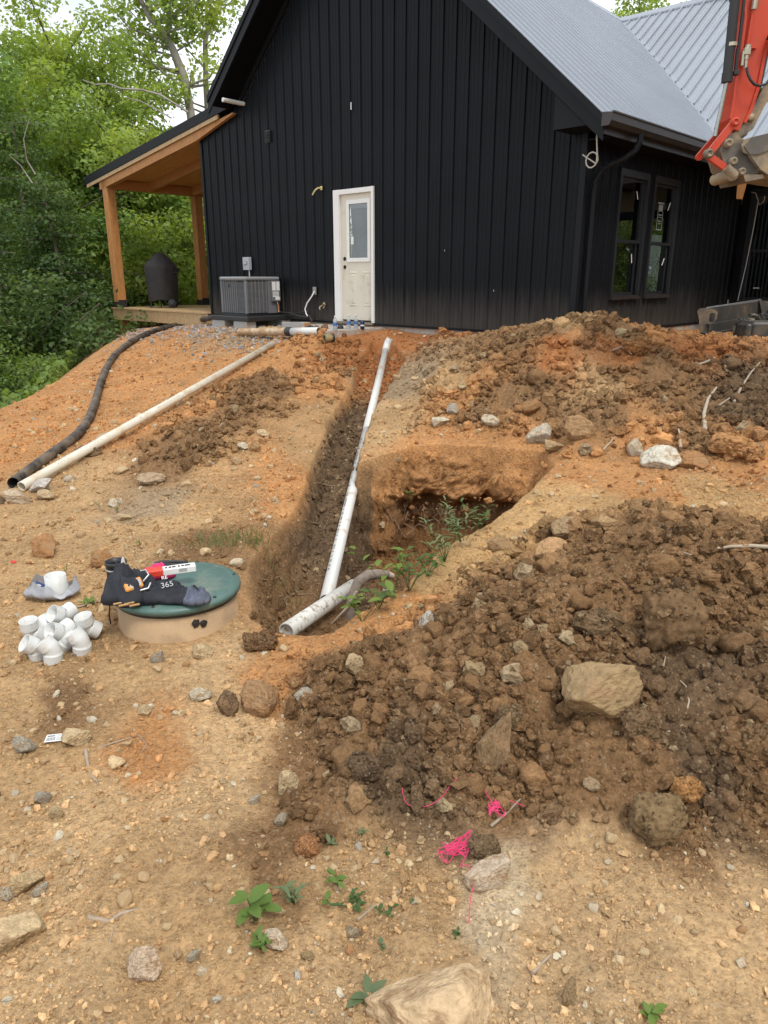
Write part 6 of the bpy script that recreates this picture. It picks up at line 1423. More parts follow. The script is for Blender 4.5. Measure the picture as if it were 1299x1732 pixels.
for k in range(26): px.append((838 + rr.uniform(-14, 16), 1382 + rr.uniform(-14, 14)))
tag(link('string_knot', string('k', px, '', wob=.02, lift=.012, seed=2), M_STR), 'small tangled knot of pink string on the dark spoil', 'string')
px = []
for k in range(48): t = rr.random(); px.append((772 + (t - .5) * 60 + rr.uniform(-8, 8), 1450 - (t - .5) * 34 + rr.uniform(-20, 18)))
px += [(778, 1478), (790, 1480), (799, 1495), (800, 1515), (795, 1540), (793, 1565), (792, 1580)]
tag(link('string_bundle', string('b', px, '', wob=.03, lift=.012, seed=3), M_STR), 'tangled bundle of pink string trailing an end toward the camera', 'string')

# ---------------------------------------------------------------- roots and sticks
M_STICK = mat('weathered_stick', (.34, .27, .20), rough=.9, var=.25, vscale=30); M_STKP = mat('pale_stick', (.40, .33, .24), rough=.85, var=.15, vscale=30)
def stick(px, r, label, m=M_STICK, lift=.01, cat='root', name='root'):
    pts = []
    for e in px:
        q = hit(e[0], e[1]); pts.append(Vector(q) + Vector((0, 0, lift + (e[2] if len(e) > 2 else 0))))
    k = len(pts); tag(link(name, MB().tube(pts, [r * (1 - .5 * i / (k - 1)) for i in range(k)], n=6), m), label, cat)
stick([(1300, 936), (1270, 934), (1235, 935), (1203, 939)], .011, 'straight pale stick entering from the right edge above the dark spoil', M_STKP, .03, 'stick', 'stick')
stick([(1192, 735), (1190, 705), (1197, 680), (1212, 660)], .020, 'thick pale root standing in the far spoil heap', M_STKP, .03)
stick([(1240, 690), (1252, 665), (1268, 640), (1285, 620)], .013, 'forked grey root right of the thick pale root', M_STICK, .05)
stick([(1215, 692), (1232, 680), (1247, 668)], .010, 'short grey root tip below the forked root', M_STICK, .03)
stick([(1150, 768), (1149, 745), (1146, 735)], .014, 'upright pale root stub behind the white pitted rock', M_STKP, .05)
stick([(1290, 700), (1284, 690), (1278, 672)], .010, 'short root near the right edge of the far heap', M_STICK, .03)
stick([(1035, 598), (1050, 592), (1068, 604)], .012, 'short root on the crown of the far heap', M_STICK, .03)
stick([(1208, 612), (1192, 618), (1180, 622)], .018, 'stubby broken root near the steel attachment', M_STKP, .03)
stick([(1020, 765), (1032, 752), (1040, 742)], .008, 'thin pale stick left of the pale round stone', M_STKP, .02, 'stick', 'stick')
stick([(1095, 960), (1120, 945), (1150, 940), (1180, 950)], .005, 'thin root arching over the dark spoil crest', M_STICK, .02)
stick([(1120, 1140), (1125, 1115), (1130, 1100)], .003, 'fine root below the largest rounded clod', M_STICK, .01)
stick([(1160, 1210), (1165, 1190), (1160, 1165), (1150, 1155)], .004, 'fine curved root right of the large pale faced rock', M_STKP, .01)
stick([(1125, 1245), (1140, 1235), (1155, 1230)], .004, 'short root under the fine curved root', M_STKP, .01)
stick([(830, 1402), (850, 1385), (868, 1368), (884, 1352)], .006, 'small grey stick lying by the pink string knot', M_STICK, .01, 'stick', 'stick')
stick([(900, 1650), (912, 1638), (930, 1620)], .006, 'small grey stick near the thin buried blade of stone', M_STICK, .008, 'stick', 'stick')
stick([(145, 1270), (148, 1290), (152, 1310), (165, 1325)], .008, 'dark curved root on the ground below the paper label', M_STICK, .006)
stick([(165, 1268), (200, 1256), (235, 1246), (248, 1262), (240, 1275)], .004, 'thin dark root running right from the paper label', M_STICK, .006)
stick([(150, 1555), (185, 1562), (205, 1548), (235, 1540)], .008, 'dark branching root above the hollow', M_STICK, .006)
stick([(185, 1600), (190, 1580), (196, 1560)], .002, 'pale straw left of the rock in the hollow', M_STKP, .004, 'straw', 'straw')
stick([(45, 1448), (80, 1450), (122, 1450)], .003, 'thin pale root on the open ground at left', M_STKP, .006)
stick([(130, 1030), (160, 1022), (182, 1012)], .006, 'dark stick lying between the plastic bag and the riser', M_STICK, .01, 'stick', 'stick')
stick([(605, 1560), (622, 1545), (645, 1528)], .004, 'small stick among the low weeds', M_STICK, .008, 'stick', 'stick')
stick([(0, 1130), (20, 1118), (45, 1108)], .003, 'fine dark root left of the white elbows', M_STICK, .005)
# roots hanging out of the undercut bank and the trench wall
M_RT = mat('fine_root', (.30, .21, .14), rough=.9)
for k, (u, v, L_) in enumerate([(628, 862, 55), (640, 866, 70), (655, 862, 80), (672, 868, 60), (690, 866, 48), (715, 862, 40), (738, 860, 36), (760, 855, 30)]):
    rr = random.Random(k); y0 = 6.38; pts = [Vector(at_y(u, v, y0))]
    for j in range(5): pts.append(Vector(at_y(u + rr.uniform(-8, 8) + j * rr.uniform(-2, 3), v + L_ * (j + 1) / 5, y0 + rr.uniform(-.03, .08))))
    mb = MB().tube(pts, [.008, .007, .006, .005, .004, .002], n=5)
    for j in range(3): q = pts[1 + j]; mb.tube([q, q + Vector((rr.uniform(-.08, .08), rr.uniform(-.03, .03), rr.uniform(-.1, -.03))), q + Vector((rr.uniform(-.12, .12), 0, rr.uniform(-.2, -.1)))], [.003, .002, .001], n=4)
    tag(link('hanging_root', mb, M_RT), 'fine root hanging from the undercut far bank of the pit', 'root', 'roots hanging in the undercut bank')
for k, (u, v) in enumerate([(470, 1010), (500, 1000), (440, 980), (520, 880), (545, 820)]):
    rr = random.Random(50 + k); pts = [Vector(hit(u + j * rr.uniform(4, 11), v + j * rr.uniform(-3, 9))) + Vector((0, -.01, .012)) for j in range(5)]
    tag(link('wall_root', MB().tube(pts, [.006, .005, .004, .003, .001], n=5), M_RT), 'fine root sticking out of the left wall of the trench', 'root', 'roots in the left trench wall')
# ---------------------------------------------------------------- excavator arm and bucket
EXY = 6.6
XO = at_y(1235, 215, EXY)
ex = thing('excavator', 'red excavator arm with black hoses and a muddy bucket at the top right', 'excavator', XO)
def E(u, v, d=0.0): return Vector(at_y(u, v, EXY) + np.array([0, d, 0]) - XO)
M_RED = mat('excavator_red', (.52, .055, .022), rough=.38, var=.08, vscale=3, dirt=(.30, .10, .05), dirt_scale=6, dirt_amt=.16)
M_IRON = mat('worn_iron', (.13, .12, .105), rough=.6, metal=.4, var=.2, vscale=7, dirt=(.34, .25, .16), dirt_scale=4, dirt_amt=.5, bump=.002, bscale=30)
M_MUDI = mat('muddy_steel', (.22, .18, .13), rough=.85, var=.2, vscale=6, dirt=(.38, .28, .17), dirt_scale=3.5, dirt_amt=.6, bump=.006, bscale=25)
M_RUB = mat('black_hose_rubber', (.018, .018, .019), rough=.5); M_CHR = mat('oily_rod', (.35, .34, .31), rough=.25, metal=.9); M_BOLT = mat('plated_fitting', (.48, .44, .34), rough=.4, metal=.6, var=.2)
def plate(name, px, d0, d1, m, parent=ex, bev=0):
    mb = MB(); A = [E(u, v, d0) for u, v in px]; B = [E(u, v, d1) for u, v in px]
    mb.prism(A[::-1], B[::-1]); return link(name, mb, m, parent)
stick_px = [(1248, -2), (1249, 38), (1241, 105), (1234, 137), (1229, 180), (1223, 206), (1228, 222), (1240, 226), (1246, 212), (1256, 190), (1268, 152), (1277, 107), (1283, 76), (1288, 64), (1310, 60), (1345, 40), (1352, -20), (1338, -190), (1322, -240), (1300, -240), (1285, -200), (1262, -100)]
st_ = plate('stick', stick_px, -.11, .11, M_RED)
plate('stick_flange', [(1283, 76), (1277, 107), (1268, 152), (1256, 190), (1246, 212), (1250, 213), (1261, 192), (1273, 153), (1282, 108), (1288, 78)], -.125, -.109, M_RED)
plate('stick_flange', [(1246, -2), (1247, 38), (1239, 105), (1232, 137), (1227, 180), (1222, 206), (1226, 206), (1231, 180), (1236, 137), (1243, 105), (1251, 38), (1250, -2)], -.125, -.109, M_RED)
link('boom', MB().prism([E(1300, -235, -.12), E(1345, -250, -.12), E(1900, -60, -.12), E(2250, 420, -.12), E(2180, 450, -.12), E(1860, 20, -.12), E(1330, -170, -.12)][::-1], [E(1300, -235, .12), E(1345, -250, .12), E(1900, -60, .12), E(2250, 420, .12), E(2180, 450, .12), E(1860, 20, .12), E(1330, -170, .12)][::-1]), M_RED, ex)
bx_ = E(2300, 460)
link('upper_body', MB().bbox(bx_.x - .3, bx_.x + 1.5, -.8, .8, bx_.z - .5, bx_.z + .3, .08), M_RED, ex)
link('cab', MB().bbox(bx_.x - .1, bx_.x + .9, -.7, .2, bx_.z + .3, bx_.z + 1.6, .08), M_RUB, ex)
for y in (-.9, .55): link('track', MB().bbox(bx_.x - .7, bx_.x + 1.4, y, y + .35, -(XO[2]) - .35, bx_.z - .52, .18), M_RUB, ex)
def cyl(name, a, b, r, m, n=16, parent=ex): return link(name, MB().tube([a, b], r, n=n), m, parent)
c1 = cyl('bucket_cylinder', E(1238, -80, -.14), E(1216, 145, -.14), .036, M_RUB)
link('cylinder_collar', MB().tube([E(1217.5, 131, -.14), E(1216, 147, -.14)], .041, n=16), M_RUB, c1)
link('cylinder_rod', MB().tube([E(1216, 146, -.14), E(1197, 236, -.14)], .016, n=12), M_CHR, c1)
link('cylinder_collar', MB().tube([E(1224, 82, -.14), E(1223.4, 88, -.14)], .042, n=16), M_BOLT, c1)
cyl('hard_line', E(1247, -20, -.15), E(1234, 92, -.15), .011, M_RUB); cyl('hard_line', E(1233, 92, -.15), E(1229, 132, -.15), .013, M_RUB)
link('line_block', MB().bbox(*[v for p in zip(E(1226, 128, -.17), E(1234, 136, -.13)) for v in sorted(p)], .004), M_RUB, ex)
# brackets, couplings, looping hose on the stick
link('bracket', MB().prism([E(1250, 84, -.14), E(1254, 90, -.14), E(1266, 91, -.14), E(1267, 88, -.14)][::-1], [E(1250, 84, -.11), E(1254, 90, -.11), E(1266, 91, -.11), E(1267, 88, -.11)][::-1]), M_RED, ex)
cyl('steel_line', E(1259, 30, -.135), E(1250, 88, -.135), .011, M_RED)
for p, q, r in ((E(1263, -2, -.145), E(1262, 12, -.145), .016), (E(1262, 12, -.145), E(1260, 27, -.145), .020), (E(1251, 86, -.15), E(1248, 98, -.15), .022), (E(1248, 98, -.15), E(1247, 110, -.15), .017), (E(1243, 96, -.15), E(1240, 120, -.15), .012), (E(1247, 110, -.15), E(1246, 125, -.15), .012)): link('hose_coupling', MB().tube([p, q], r, n=8, smooth=False), M_BOLT, ex)
link('coupling_block', MB().bbox(*[v for p in zip(E(1242, 103, -.17), E(1254, 90, -.13)) for v in sorted(p)], .005), M_BOLT, ex)
hose_px = [(1246, 124), (1247, 136), (1251, 146), (1257, 153), (1266, 155), (1276, 152), (1284, 143), (1288, 128), (1288, 110), (1285, 92), (1285, 78), (1288, 69), (1294, 66)]
link('looped_hose', MB().tube([E(u, v, -.17 - .02 * math.sin(i * .5)) for i, (u, v) in enumerate(hose_px)], .0105, n=8), M_RUB, ex)
link('hose_coupling', MB().tube([E(1284, 90, -.17), E(1285, 76, -.17), E(1288, 68, -.17), E(1296, 66, -.17)], .013, n=8, smooth=False), M_BOLT, ex)
link('stick_boss', MB().lathe([(0, 0), (.03, 0), (.034, -.02), (.034, -.05), (0, -.05)][::-1], n=16, o=tuple(E(1296, 53, -.11)), ax=(0, -1, 0)), M_IRON, ex)
link('model_plate', MB().prism([E(1297, 22, -.113), E(1306, 20, -.113), E(1306, 42, -.113), E(1297, 42, -.113)][::-1], [E(1297, 22, -.111), E(1306, 20, -.111), E(1306, 42, -.111), E(1297, 42, -.111)][::-1]), M_WHITE, ex)
# thumb: black cylinder and curved arm
cyl('thumb_cylinder', E(1306, 30, .02), E(1277, 165, .02), .040, M_RUB)
outer = [(1310, 136), (1292, 142), (1280, 154), (1268, 178), (1259, 200), (1253, 212), (1238, 222), (1232, 230)]; inner = [(1240, 236), (1256, 228), (1264, 222), (1272, 206), (1282, 186), (1292, 170), (1310, 160)]
plate('thumb_arm', outer + inner, -.10, -.06, M_IRON); plate('thumb_arm', [(u + 4, v + 5) for u, v in outer + inner], .05, .09, M_MUDI)
link('pivot_pin', MB().lathe([(0, .03), (.022, .028), (.03, .02), (.03, -.01)], n=18, o=tuple(E(1259, 204, -.10)), ax=(0, -1, 0)), M_IRON, ex)
# red side links
def linkbar(name, a, b, w, d0, d1, m):
    ax_, ay_ = b[0] - a[0], b[1] - a[1]; L_ = math.hypot(ax_, ay_); nx, ny = -ay_ / L_ * w / 2, ax_ / L_ * w / 2
    cap = lambda c, s: [(c[0] + math.cos(t) * w / 2, c[1] + math.sin(t) * w / 2) for t in [math.atan2(ny, nx) + s * math.pi * k / 6 for k in range(7)]]
    px = cap(a, 1) + cap(b, 1)[::-1][::-1]
    px = [(a[0] + math.cos(math.atan2(ny, nx) + math.pi * k / 6) * w / 2, a[1] + math.sin(math.atan2(ny, nx) + math.pi * k / 6) * w / 2) for k in range(7)] + [(b[0] + math.cos(math.atan2(-ny, -nx) + math.pi * k / 6) * w / 2, b[1] + math.sin(math.atan2(-ny, -nx) + math.pi * k / 6) * w / 2) for k in range(7)]
    return plate(name, px, d0, d1, m)
linkbar('link_bar', (1228, 213), (1186, 265), 11, -.16, -.13, M_RED); linkbar('link_bar', (1234, 214), (1193, 262), 11, .12, .15, M_RED)
linkbar('link_bar', (1187, 268), (1212, 286), 11, -.15, -.10, M_RED)
for u, v, r, m in ((1228, 213, .034, M_RED), (1185, 265, .036, M_IRON), (1217, 248, .034, M_MUDI), (1225, 278, .032, M_MUDI), (1239, 295, .030, M_MUDI)):
    link('pivot_pin', MB().lathe([(0, .012), (r * .45, .012), (r * .5, .02), (r * .75, .02), (r * .8, .012), (r, .010), (r, -.04)], n=20, o=tuple(E(u, v, -.165)), ax=(0, -1, 0)), m, ex)
plate('bucket_ear', [(1222, 229), (1233, 232), (1244, 241), (1254, 252), (1252, 270), (1271, 296), (1240, 304), (1226, 304), (1214, 288), (1206, 262), (1212, 246)], -.14, -.11, M_IRON)
plate('bucket_ear', [(1222, 229), (1233, 232), (1244, 241), (1254, 252), (1252, 270), (1271, 296), (1240, 304), (1226, 304), (1214, 288), (1206, 262), (1212, 246)], .10, .13, M_IRON)
link('lower_tube', MB().tube([E(1224, 300, -.17), E(1224, 300, .17)], .045, n=18), M_MUDI, ex); link('lower_tube', MB().tube([E(1213, 288, -.165), E(1228, 303, -.165)], .035, n=14), M_MUDI, ex)
bp_ = [(1235, 252), (1240, 243), (1250, 240), (1275, 234), (1310, 224), (1360, 222), (1410, 250), (1430, 300), (1400, 318), (1350, 312), (1296, 303), (1280, 301), (1266, 292), (1250, 270), (1238, 264)]
plate('bucket_side', bp_, -.20, -.185, M_MUDI)
plate('bucket_side', bp_, .30, .315, M_MUDI)
shell = bp_[5:11]; mb = MB(); mb.prism([E(u, v, -.184) for u, v in bp_[3:13]][::-1], [E(u, v, .299) for u, v in bp_[3:13]][::-1]); link('bucket_shell', mb, M_MUDI, ex)
plate('wear_plate', [(1238, 255), (1252, 240), (1310, 226), (1310, 250), (1290, 256), (1262, 268), (1248, 268)], -.212, -.2005, M_IRON)
plate('bucket_lip', [(1240, 300), (1272, 300), (1275, 306), (1244, 312)], -.18, .29, M_IRON)

# ---------------------------------------------------------------- steel attachment by the wall
AY = 9.7
AO = at_y(1190, 572, AY)
at_ = thing('steel_attachment', 'worn black steel loader attachment lying on the ground at the right by the wall', 'attachment', AO)
M_WORN = mat('worn_black_steel', (.085, .082, .075), rough=.5, metal=.5, var=.25, vscale=6, dirt=(.20, .16, .11), dirt_scale=5, dirt_amt=.35)
def Q_(u, v, d=0.): return Vector(at_y(u, v, AY + d) - AO * 1.0)
def plateA(name, px, d0, d1, m=M_WORN, skew=0):
    mb = MB(); mb.prism([Q_(u, v, d0) for u, v in px][::-1], [Q_(u, v, d1) for u, v in px][::-1]); return link(name, mb, m, at_)
# end plate with an oval grip hole: built as strips around the hole
pl_o = [(1179, 526), (1185, 521), (1196, 521), (1210, 524), (1214, 528), (1212, 540), (1206, 546), (1202, 551), (1200, 572), (1182, 572), (1183, 556), (1182, 538)]
hole = [(1201, 531), (1203, 529), (1207, 529), (1210, 531), (1209, 541), (1206, 545), (1202, 545), (1199, 542)]
mb = MB(); oc = [(1199, 521.5), (1205, 522.5), (1210, 524), (1214, 528), (1212, 540), (1206, 546.5), (1201, 548), (1195, 545)]
A0 = [Q_(u, v, 0) for u, v in oc]; H0 = [Q_(u, v, 0) for u, v in hole]; A1 = [Q_(u, v, .03) for u, v in oc]; H1 = [Q_(u, v, .03) for u, v in hole]; k = len(oc)
mb.add(A0 + H0 + A1 + H1, [(i, (i + 1) % k, k + (i + 1) % k, k + i) for i in range(k)] + [(2 * k + i, 3 * k + i, 3 * k + (i + 1) % k, 2 * k + (i + 1) % k) for i in range(k)] + [(k + i, k + (i + 1) % k, 3 * k + (i + 1) % k, 3 * k + i) for i in range(k)] + [(i, 2 * k + i, 2 * k + (i + 1) % k, (i + 1) % k) for i in range(k)])
mb.prism([Q_(u, v, .001) for u, v in [(1179, 526), (1185, 521), (1199, 521.5), (1195, 545), (1201, 548), (1201, 580), (1182, 580), (1183, 556), (1182, 538)]][::-1], [Q_(u, v, .029) for u, v in [(1179, 526), (1185, 521), (1199, 521.5), (1195, 545), (1201, 548), (1201, 580), (1182, 580), (1183, 556), (1182, 538)]][::-1])
link('end_plate', mb, mat('rusty_plate', (.13, .105, .08), rough=.7, metal=.3, var=.3, vscale=10, dirt=(.24, .17, .10), dirt_scale=8, dirt_amt=.5), at_)
D = 1.1
def beamA(name, a, b, h0, h1, dd=.0, m=M_WORN, thick=.02):
    # slanting plate from near-left to far-right
    p, q = Q_(a[0], a[1], .03 + dd), Q_(b[0], b[1], D + dd); z = Vector((0, 0, 1)); t = Vector((0, thick, 0))
    return link(name, MB().hexa([p + z * h0, q + z * h0, q + z * h0 + t, p + z * h0 + t, p + z * h1, q + z * h1, q + z * h1 + t, p + z * h1 + t]), m, at_)
beamA('back_plate', (1197, 548), (1286, 534), -.02, .20)
link('top_lip', MB().tube([Q_(1196, 522, .04), Q_(1286, 508, D)], .020, n=8), M_STEEL, at_)
beamA('mid_flange', (1197, 548), (1286, 534), -.02, .0, -.08, thick=.10); beamA('lower_plate', (1198, 562), (1290, 546), -.02, .10, -.07); beamA('shelf', (1198, 566), (1275, 552), -.01, .01, -.26, thick=.24); beamA('foot_rail', (1203, 577), (1250, 570), -.03, .02, -.26)
plateA('gusset', [(1240, 552), (1245, 550), (1243, 572), (1239, 572)], .0, .22)
plateA('far_plate', [(1284, 508), (1305, 510), (1305, 540), (1290, 534)], D * .9, D * .95)
mb = MB(); a_ = Q_(1268, 582, -.25); mb.bbox(a_.x, a_.x + .55, a_.y, a_.y + .5, a_.z - .08, a_.z + .27, .03); link('gear_housing', mb, M_WORN, at_)
mb = MB(); a_ = Q_(1263, 576, -.27); mb.bbox(a_.x - .02, a_.x + .05, a_.y, a_.y + .3, a_.z - .05, a_.z + .2, .02); link('guard_plate', mb, M_WORN, at_)
rr = random.Random(5)
for k in range(9):
    u, v = 1250 + k * 6, 541 - k * 1.2 + rr.uniform(-4, 3); link('chain_link', MB().tube([Q_(u, v, .1 + .03 * k), Q_(u + 7, v - 1 + rr.uniform(-2, 2), .16 + .03 * k), Q_(u + 14, v + 2, .2)], .024, n=7), M_WORN, at_)
mb = MB(); mb.tube([Q_(1262, 590, -.4), Q_(1275, 596, -.42), Q_(1292, 598, -.4), Q_(1305, 592, -.4)], .03, n=7); mb.tube([Q_(1256, 588, -.4), Q_(1270, 592, -.45)], .03, n=7)
link('loose_hose', mb, M_RUB, at_)

# ---------------------------------------------------------------- weeds
def leaf_mat(name, c, trans=.35):
    m = bpy.data.materials.new(name); m.use_nodes = True; nt = m.node_tree; nt.nodes.clear(); o = nt.nodes.new('ShaderNodeOutputMaterial')
    d = nt.nodes.new('ShaderNodeBsdfPrincipled'); d.inputs['Roughness'].default_value = .55; d.inputs['Specular IOR Level'].default_value = .3; t = nt.nodes.new('ShaderNodeBsdfTranslucent'); mx = nt.nodes.new('ShaderNodeMixShader'); mx.inputs[0].default_value = trans
    g = nt.nodes.new('ShaderNodeNewGeometry'); n = nt.nodes.new('ShaderNodeTexNoise'); n.inputs['Scale'].default_value = .55; n.inputs['Detail'].default_value = 3; lk(nt, g.outputs['Position'], n.inputs['Vector'])
    r = nt.nodes.new('ShaderNodeMapRange'); r.inputs[1].default_value = .3; r.inputs[2].default_value = .7; r.inputs[3].default_value = 0; r.inputs[4].default_value = 1; lk(nt, n.outputs['Fac'], r.inputs[0])
    wn_ = nt.nodes.new('ShaderNodeTexWhiteNoise'); 
    at2 = nt.nodes.new('ShaderNodeAttribute'); at2.attribute_name = 'shade'; at2.attribute_type = 'GEOMETRY'
    mc = nt.nodes.new('ShaderNodeMix'); mc.data_type = 'RGBA'; mc.inputs['A'].default_value = (c[0] * .72, c[1] * .78, c[2] * .9, 1); mc.inputs['B'].default_value = (c[0] * 1.25, c[1] * 1.12, c[2] * 1.0, 1); lk(nt, r.outputs[0], mc.inputs['Factor'])
    sc = nt.nodes.new('ShaderNodeVectorMath'); sc.operation = 'SCALE'; ad = nt.nodes.new('ShaderNodeMath'); ad.operation = 'ADD'; ad.inputs[1].default_value = .78; ml = nt.nodes.new('ShaderNodeMath'); ml.operation = 'MULTIPLY'; ml.inputs[1].default_value = .5
    lk(nt, at2.outputs['Fac'], ml.inputs[0]); lk(nt, ml.outputs[0], ad.inputs[0]); lk(nt, mc.outputs['Result'], sc.inputs[0]); lk(nt, ad.outputs[0], sc.inputs['Scale'])
    lk(nt, sc.outputs[0], d.inputs['Base Color']); s2 = nt.nodes.new('ShaderNodeVectorMath'); s2.operation = 'MULTIPLY'; s2.inputs[1].default_value = (1.5, 1.35, .6); lk(nt, sc.outputs[0], s2.inputs[0]); lk(nt, s2.outputs[0], t.inputs[0])
    lk(nt, d.outputs[0], mx.inputs[1]); lk(nt, t.outputs[0], mx.inputs[2]); lk(nt, mx.outputs[0], o.inputs[0]); return m
M_LF = [leaf_mat('leaf_fresh', (.21, .33, .07)), leaf_mat('leaf_grey_green', (.24, .31, .14)), leaf_mat('leaf_deep', (.12, .21, .06))]
def leafV(L_, w, fold=.25, droop=.25, n=5):
    V = []; 
    for i in range(n + 1):
        t = i / n; ww = w * math.sin(math.pi * min(1, t * .92 + .04)) ** .8 * (1 - .25 * t); z = -droop * L_ * t * t + .12 * L_ * t
        V += [(-ww, t * L_, z + fold * ww), (0, t * L_, z), (ww, t * L_, z + fold * ww)]
    Fc = []
    for i in range(n):
        a = i * 3; Fc += [(a, a + 1, a + 4, a + 3), (a + 1, a + 2, a + 5, a + 4)]
    return np.array(V), Fc
def plant(u, v, label, cat='weed', stems=3, h=.09, L_=.035, w=.011, per=4, m=0, seed=0, parts=False, group=None, name='weed', spread=.5):
    p = hit(u, v); rr = random.Random(seed + int(u)); t = thing(name, label, cat, (p[0], p[1], p[2] - .003), group=group)
    sm = MB(); lm = MB(); lv, lf = leafV(L_, w)
    if parts: me = mesh_from('leaf', lv, lf, True); me.materials.append(M_LF[m])
    for s in range(stems):
        az = rr.uniform(0, 6.28); ln = spread * rr.uniform(.4, 1.2); hh = h * rr.uniform(.6, 1.15)
        tip = Vector((math.cos(az) * ln * hh, math.sin(az) * ln * hh, hh)); mid = tip * .5 + Vector((0, 0, hh * .12)); sm.tube([(0, 0, 0), mid, tip], [.0022, .0017, .001], n=5)
        for k in range(per):
            f = .35 + .65 * (k + 1) / per; b = Vector((0, 0, 0)).lerp(mid, min(1, f * 2)) if f < .5 else mid.lerp(tip, f * 2 - 1)
            a2 = az + k * 2.4 + rr.uniform(-.5, .5); pitch = rr.uniform(-.1, .7); sc = rr.uniform(.7, 1.15)
            M_ = Matrix.Translation(b) @ Matrix.Rotation(a2, 4, 'Z') @ Matrix.Rotation(pitch, 4, 'X') @ Matrix.Scale(sc, 4)
            if parts: o = link('leaf', me, None, t); o.matrix_local = M_
            else: lm.add([M_ @ Vector(q) for q in lv], lf, True)
    link('stem', sm, M_LF[2], t)
    if not parts: link('foliage', lm, M_LF[m], t)
    return t
plant(432, 1560, 'broad leaved bright green weed left of the white and peach stone', stems=3, h=.085, L_=.062, w=.022, per=3, parts=True, seed=4, name='broadleaf_weed')
plant(440, 1608, 'low ferny weed just left of the white and peach stone', stems=5, h=.05, L_=.03, w=.006, per=5, seed=2)
plant(497, 1528, 'thin grey green weed right of the broad leaved weed', stems=5, h=.06, L_=.04, w=.006, per=4, m=1, seed=7)
plant(570, 1505, 'small weed with pointed leaves in the middle of the near ground', stems=3, h=.05, L_=.036, w=.010, per=3, parts=True, seed=9)
plant(560, 1530, 'single curled leaf weed under the pointed leaf weed', stems=1, h=.03, L_=.034, w=.011, per=2, m=0, seed=3)
plant(600, 1535, 'creeping weed trailing right beside the small stick', stems=6, h=.03, L_=.018, w=.006, per=5, m=2, seed=5, spread=1.8)
plant(650, 1545, 'creeping weed tip beside the tan stone', stems=3, h=.025, L_=.018, w=.007, per=3, m=2, seed=15, spread=1.5)
plant(622, 1690, 'five leaved grey green weed near the bottom boulder', stems=1, h=.022, L_=.055, w=.014, per=5, m=1, parts=True, seed=6, spread=.2)
plant(648, 1600, 'tiny pale seedling above the five leaved weed', stems=2, h=.02, L_=.018, w=.007, per=2, m=1, seed=8)
plant(772, 1588, 'tiny green seedling at the end of the pink string', stems=3, h=.022, L_=.014, w=.006, per=3, m=2, seed=1)
plant(785, 1652, 'small leaf sprig above the big buried boulder', stems=2, h=.02, L_=.022, w=.009, per=2, m=0, seed=2)
plant(1095, 1728, 'green sprig cut off at the bottom edge right of the boulder', stems=3, h=.03, L_=.03, w=.009, per=3, m=0, seed=3)
plant(700, 1530, 'tiny seedling left of the buried pale patch', stems=2, h=.018, L_=.014, w=.006, per=2, m=2, seed=12)
plant(560, 1430, 'pale leaf sprig at the lower edge of the dark spoil', stems=2, h=.02, L_=.028, w=.007, per=2, m=1, seed=13)
plant(610, 1412, 'small sprig on the dark spoil right of the pale leaf sprig', stems=2, h=.02, L_=.02, w=.006, per=3, m=1, seed=14)
plant(655, 1450, 'tiny sprig below the dark spoil left of the pink string', stems=2, h=.018, L_=.015, w=.005, per=3, m=2, seed=16)
plant(150, 1022, 'flat green leaf weed between the grey bag and the riser', stems=4, h=.025, L_=.045, w=.011, per=3, m=0, seed=21, spread=1.2)
plant(78, 928, 'green sprig growing on the rusty brown rock', stems=3, h=.05, L_=.03, w=.008, per=3, m=0, seed=22)
plant(112, 968, 'tiny sprig above the grey bag', stems=2, h=.04, L_=.018, w=.005, per=3, m=0, seed=23)
plant(240, 925, 'tiny sprig on the ground behind the green lid', stems=3, h=.05, L_=.02, w=.006, per=3, m=0, seed=24)
plant(170, 862, 'thin green sprig left of the white pebble', stems=2, h=.07, L_=.03, w=.008, per=3, m=0, seed=25)
plant(200, 868, 'short green sprig right of the white pebble', stems=2, h=.05, L_=.025, w=.007, per=3, m=0, seed=26)
# weeds on the pit rim
for u, v, lab, hh, L_, w, mm, st, pr_, sd in ((612, 1052, 'bright leafy weed arching over the bent root', .17, .075, .026, 0, 4, 4, 31), (640, 1032, 'leafy weed leaning into the pit beside the bent root', .18, .065, .020, 2, 4, 4, 32), (664, 1014, 'tall weed with pale leaf tips on the pit rim', .26, .07, .018, 0, 4, 4, 33), (692, 1000, 'dense leafy weed on the pit rim', .20, .06, .016, 2, 6, 5, 34),
     (722, 975, 'small leafy weed in the middle of the pit rim', .14, .055, .014, 2, 5, 4, 35), (752, 950, 'feathery fern like weed on the pit rim', .22, .055, .008, 1, 8, 8, 36), (782, 924, 'grey green fern like weed at the upper pit rim', .22, .055, .008, 1, 8, 8, 37), (812, 897, 'leafy sprig at the far end of the pit rim', .16, .06, .013, 2, 5, 5, 38)):
    plant(u, v, lab, stems=st, h=hh, L_=L_, w=w, per=pr_, m=mm, seed=sd, name='rim_weed', spread=.8, parts=(sd < 34))
plant(690, 848, 'small weed growing from the orange far wall of the pit', stems=4, h=.10, L_=.07, w=.014, per=3, m=2, seed=41)
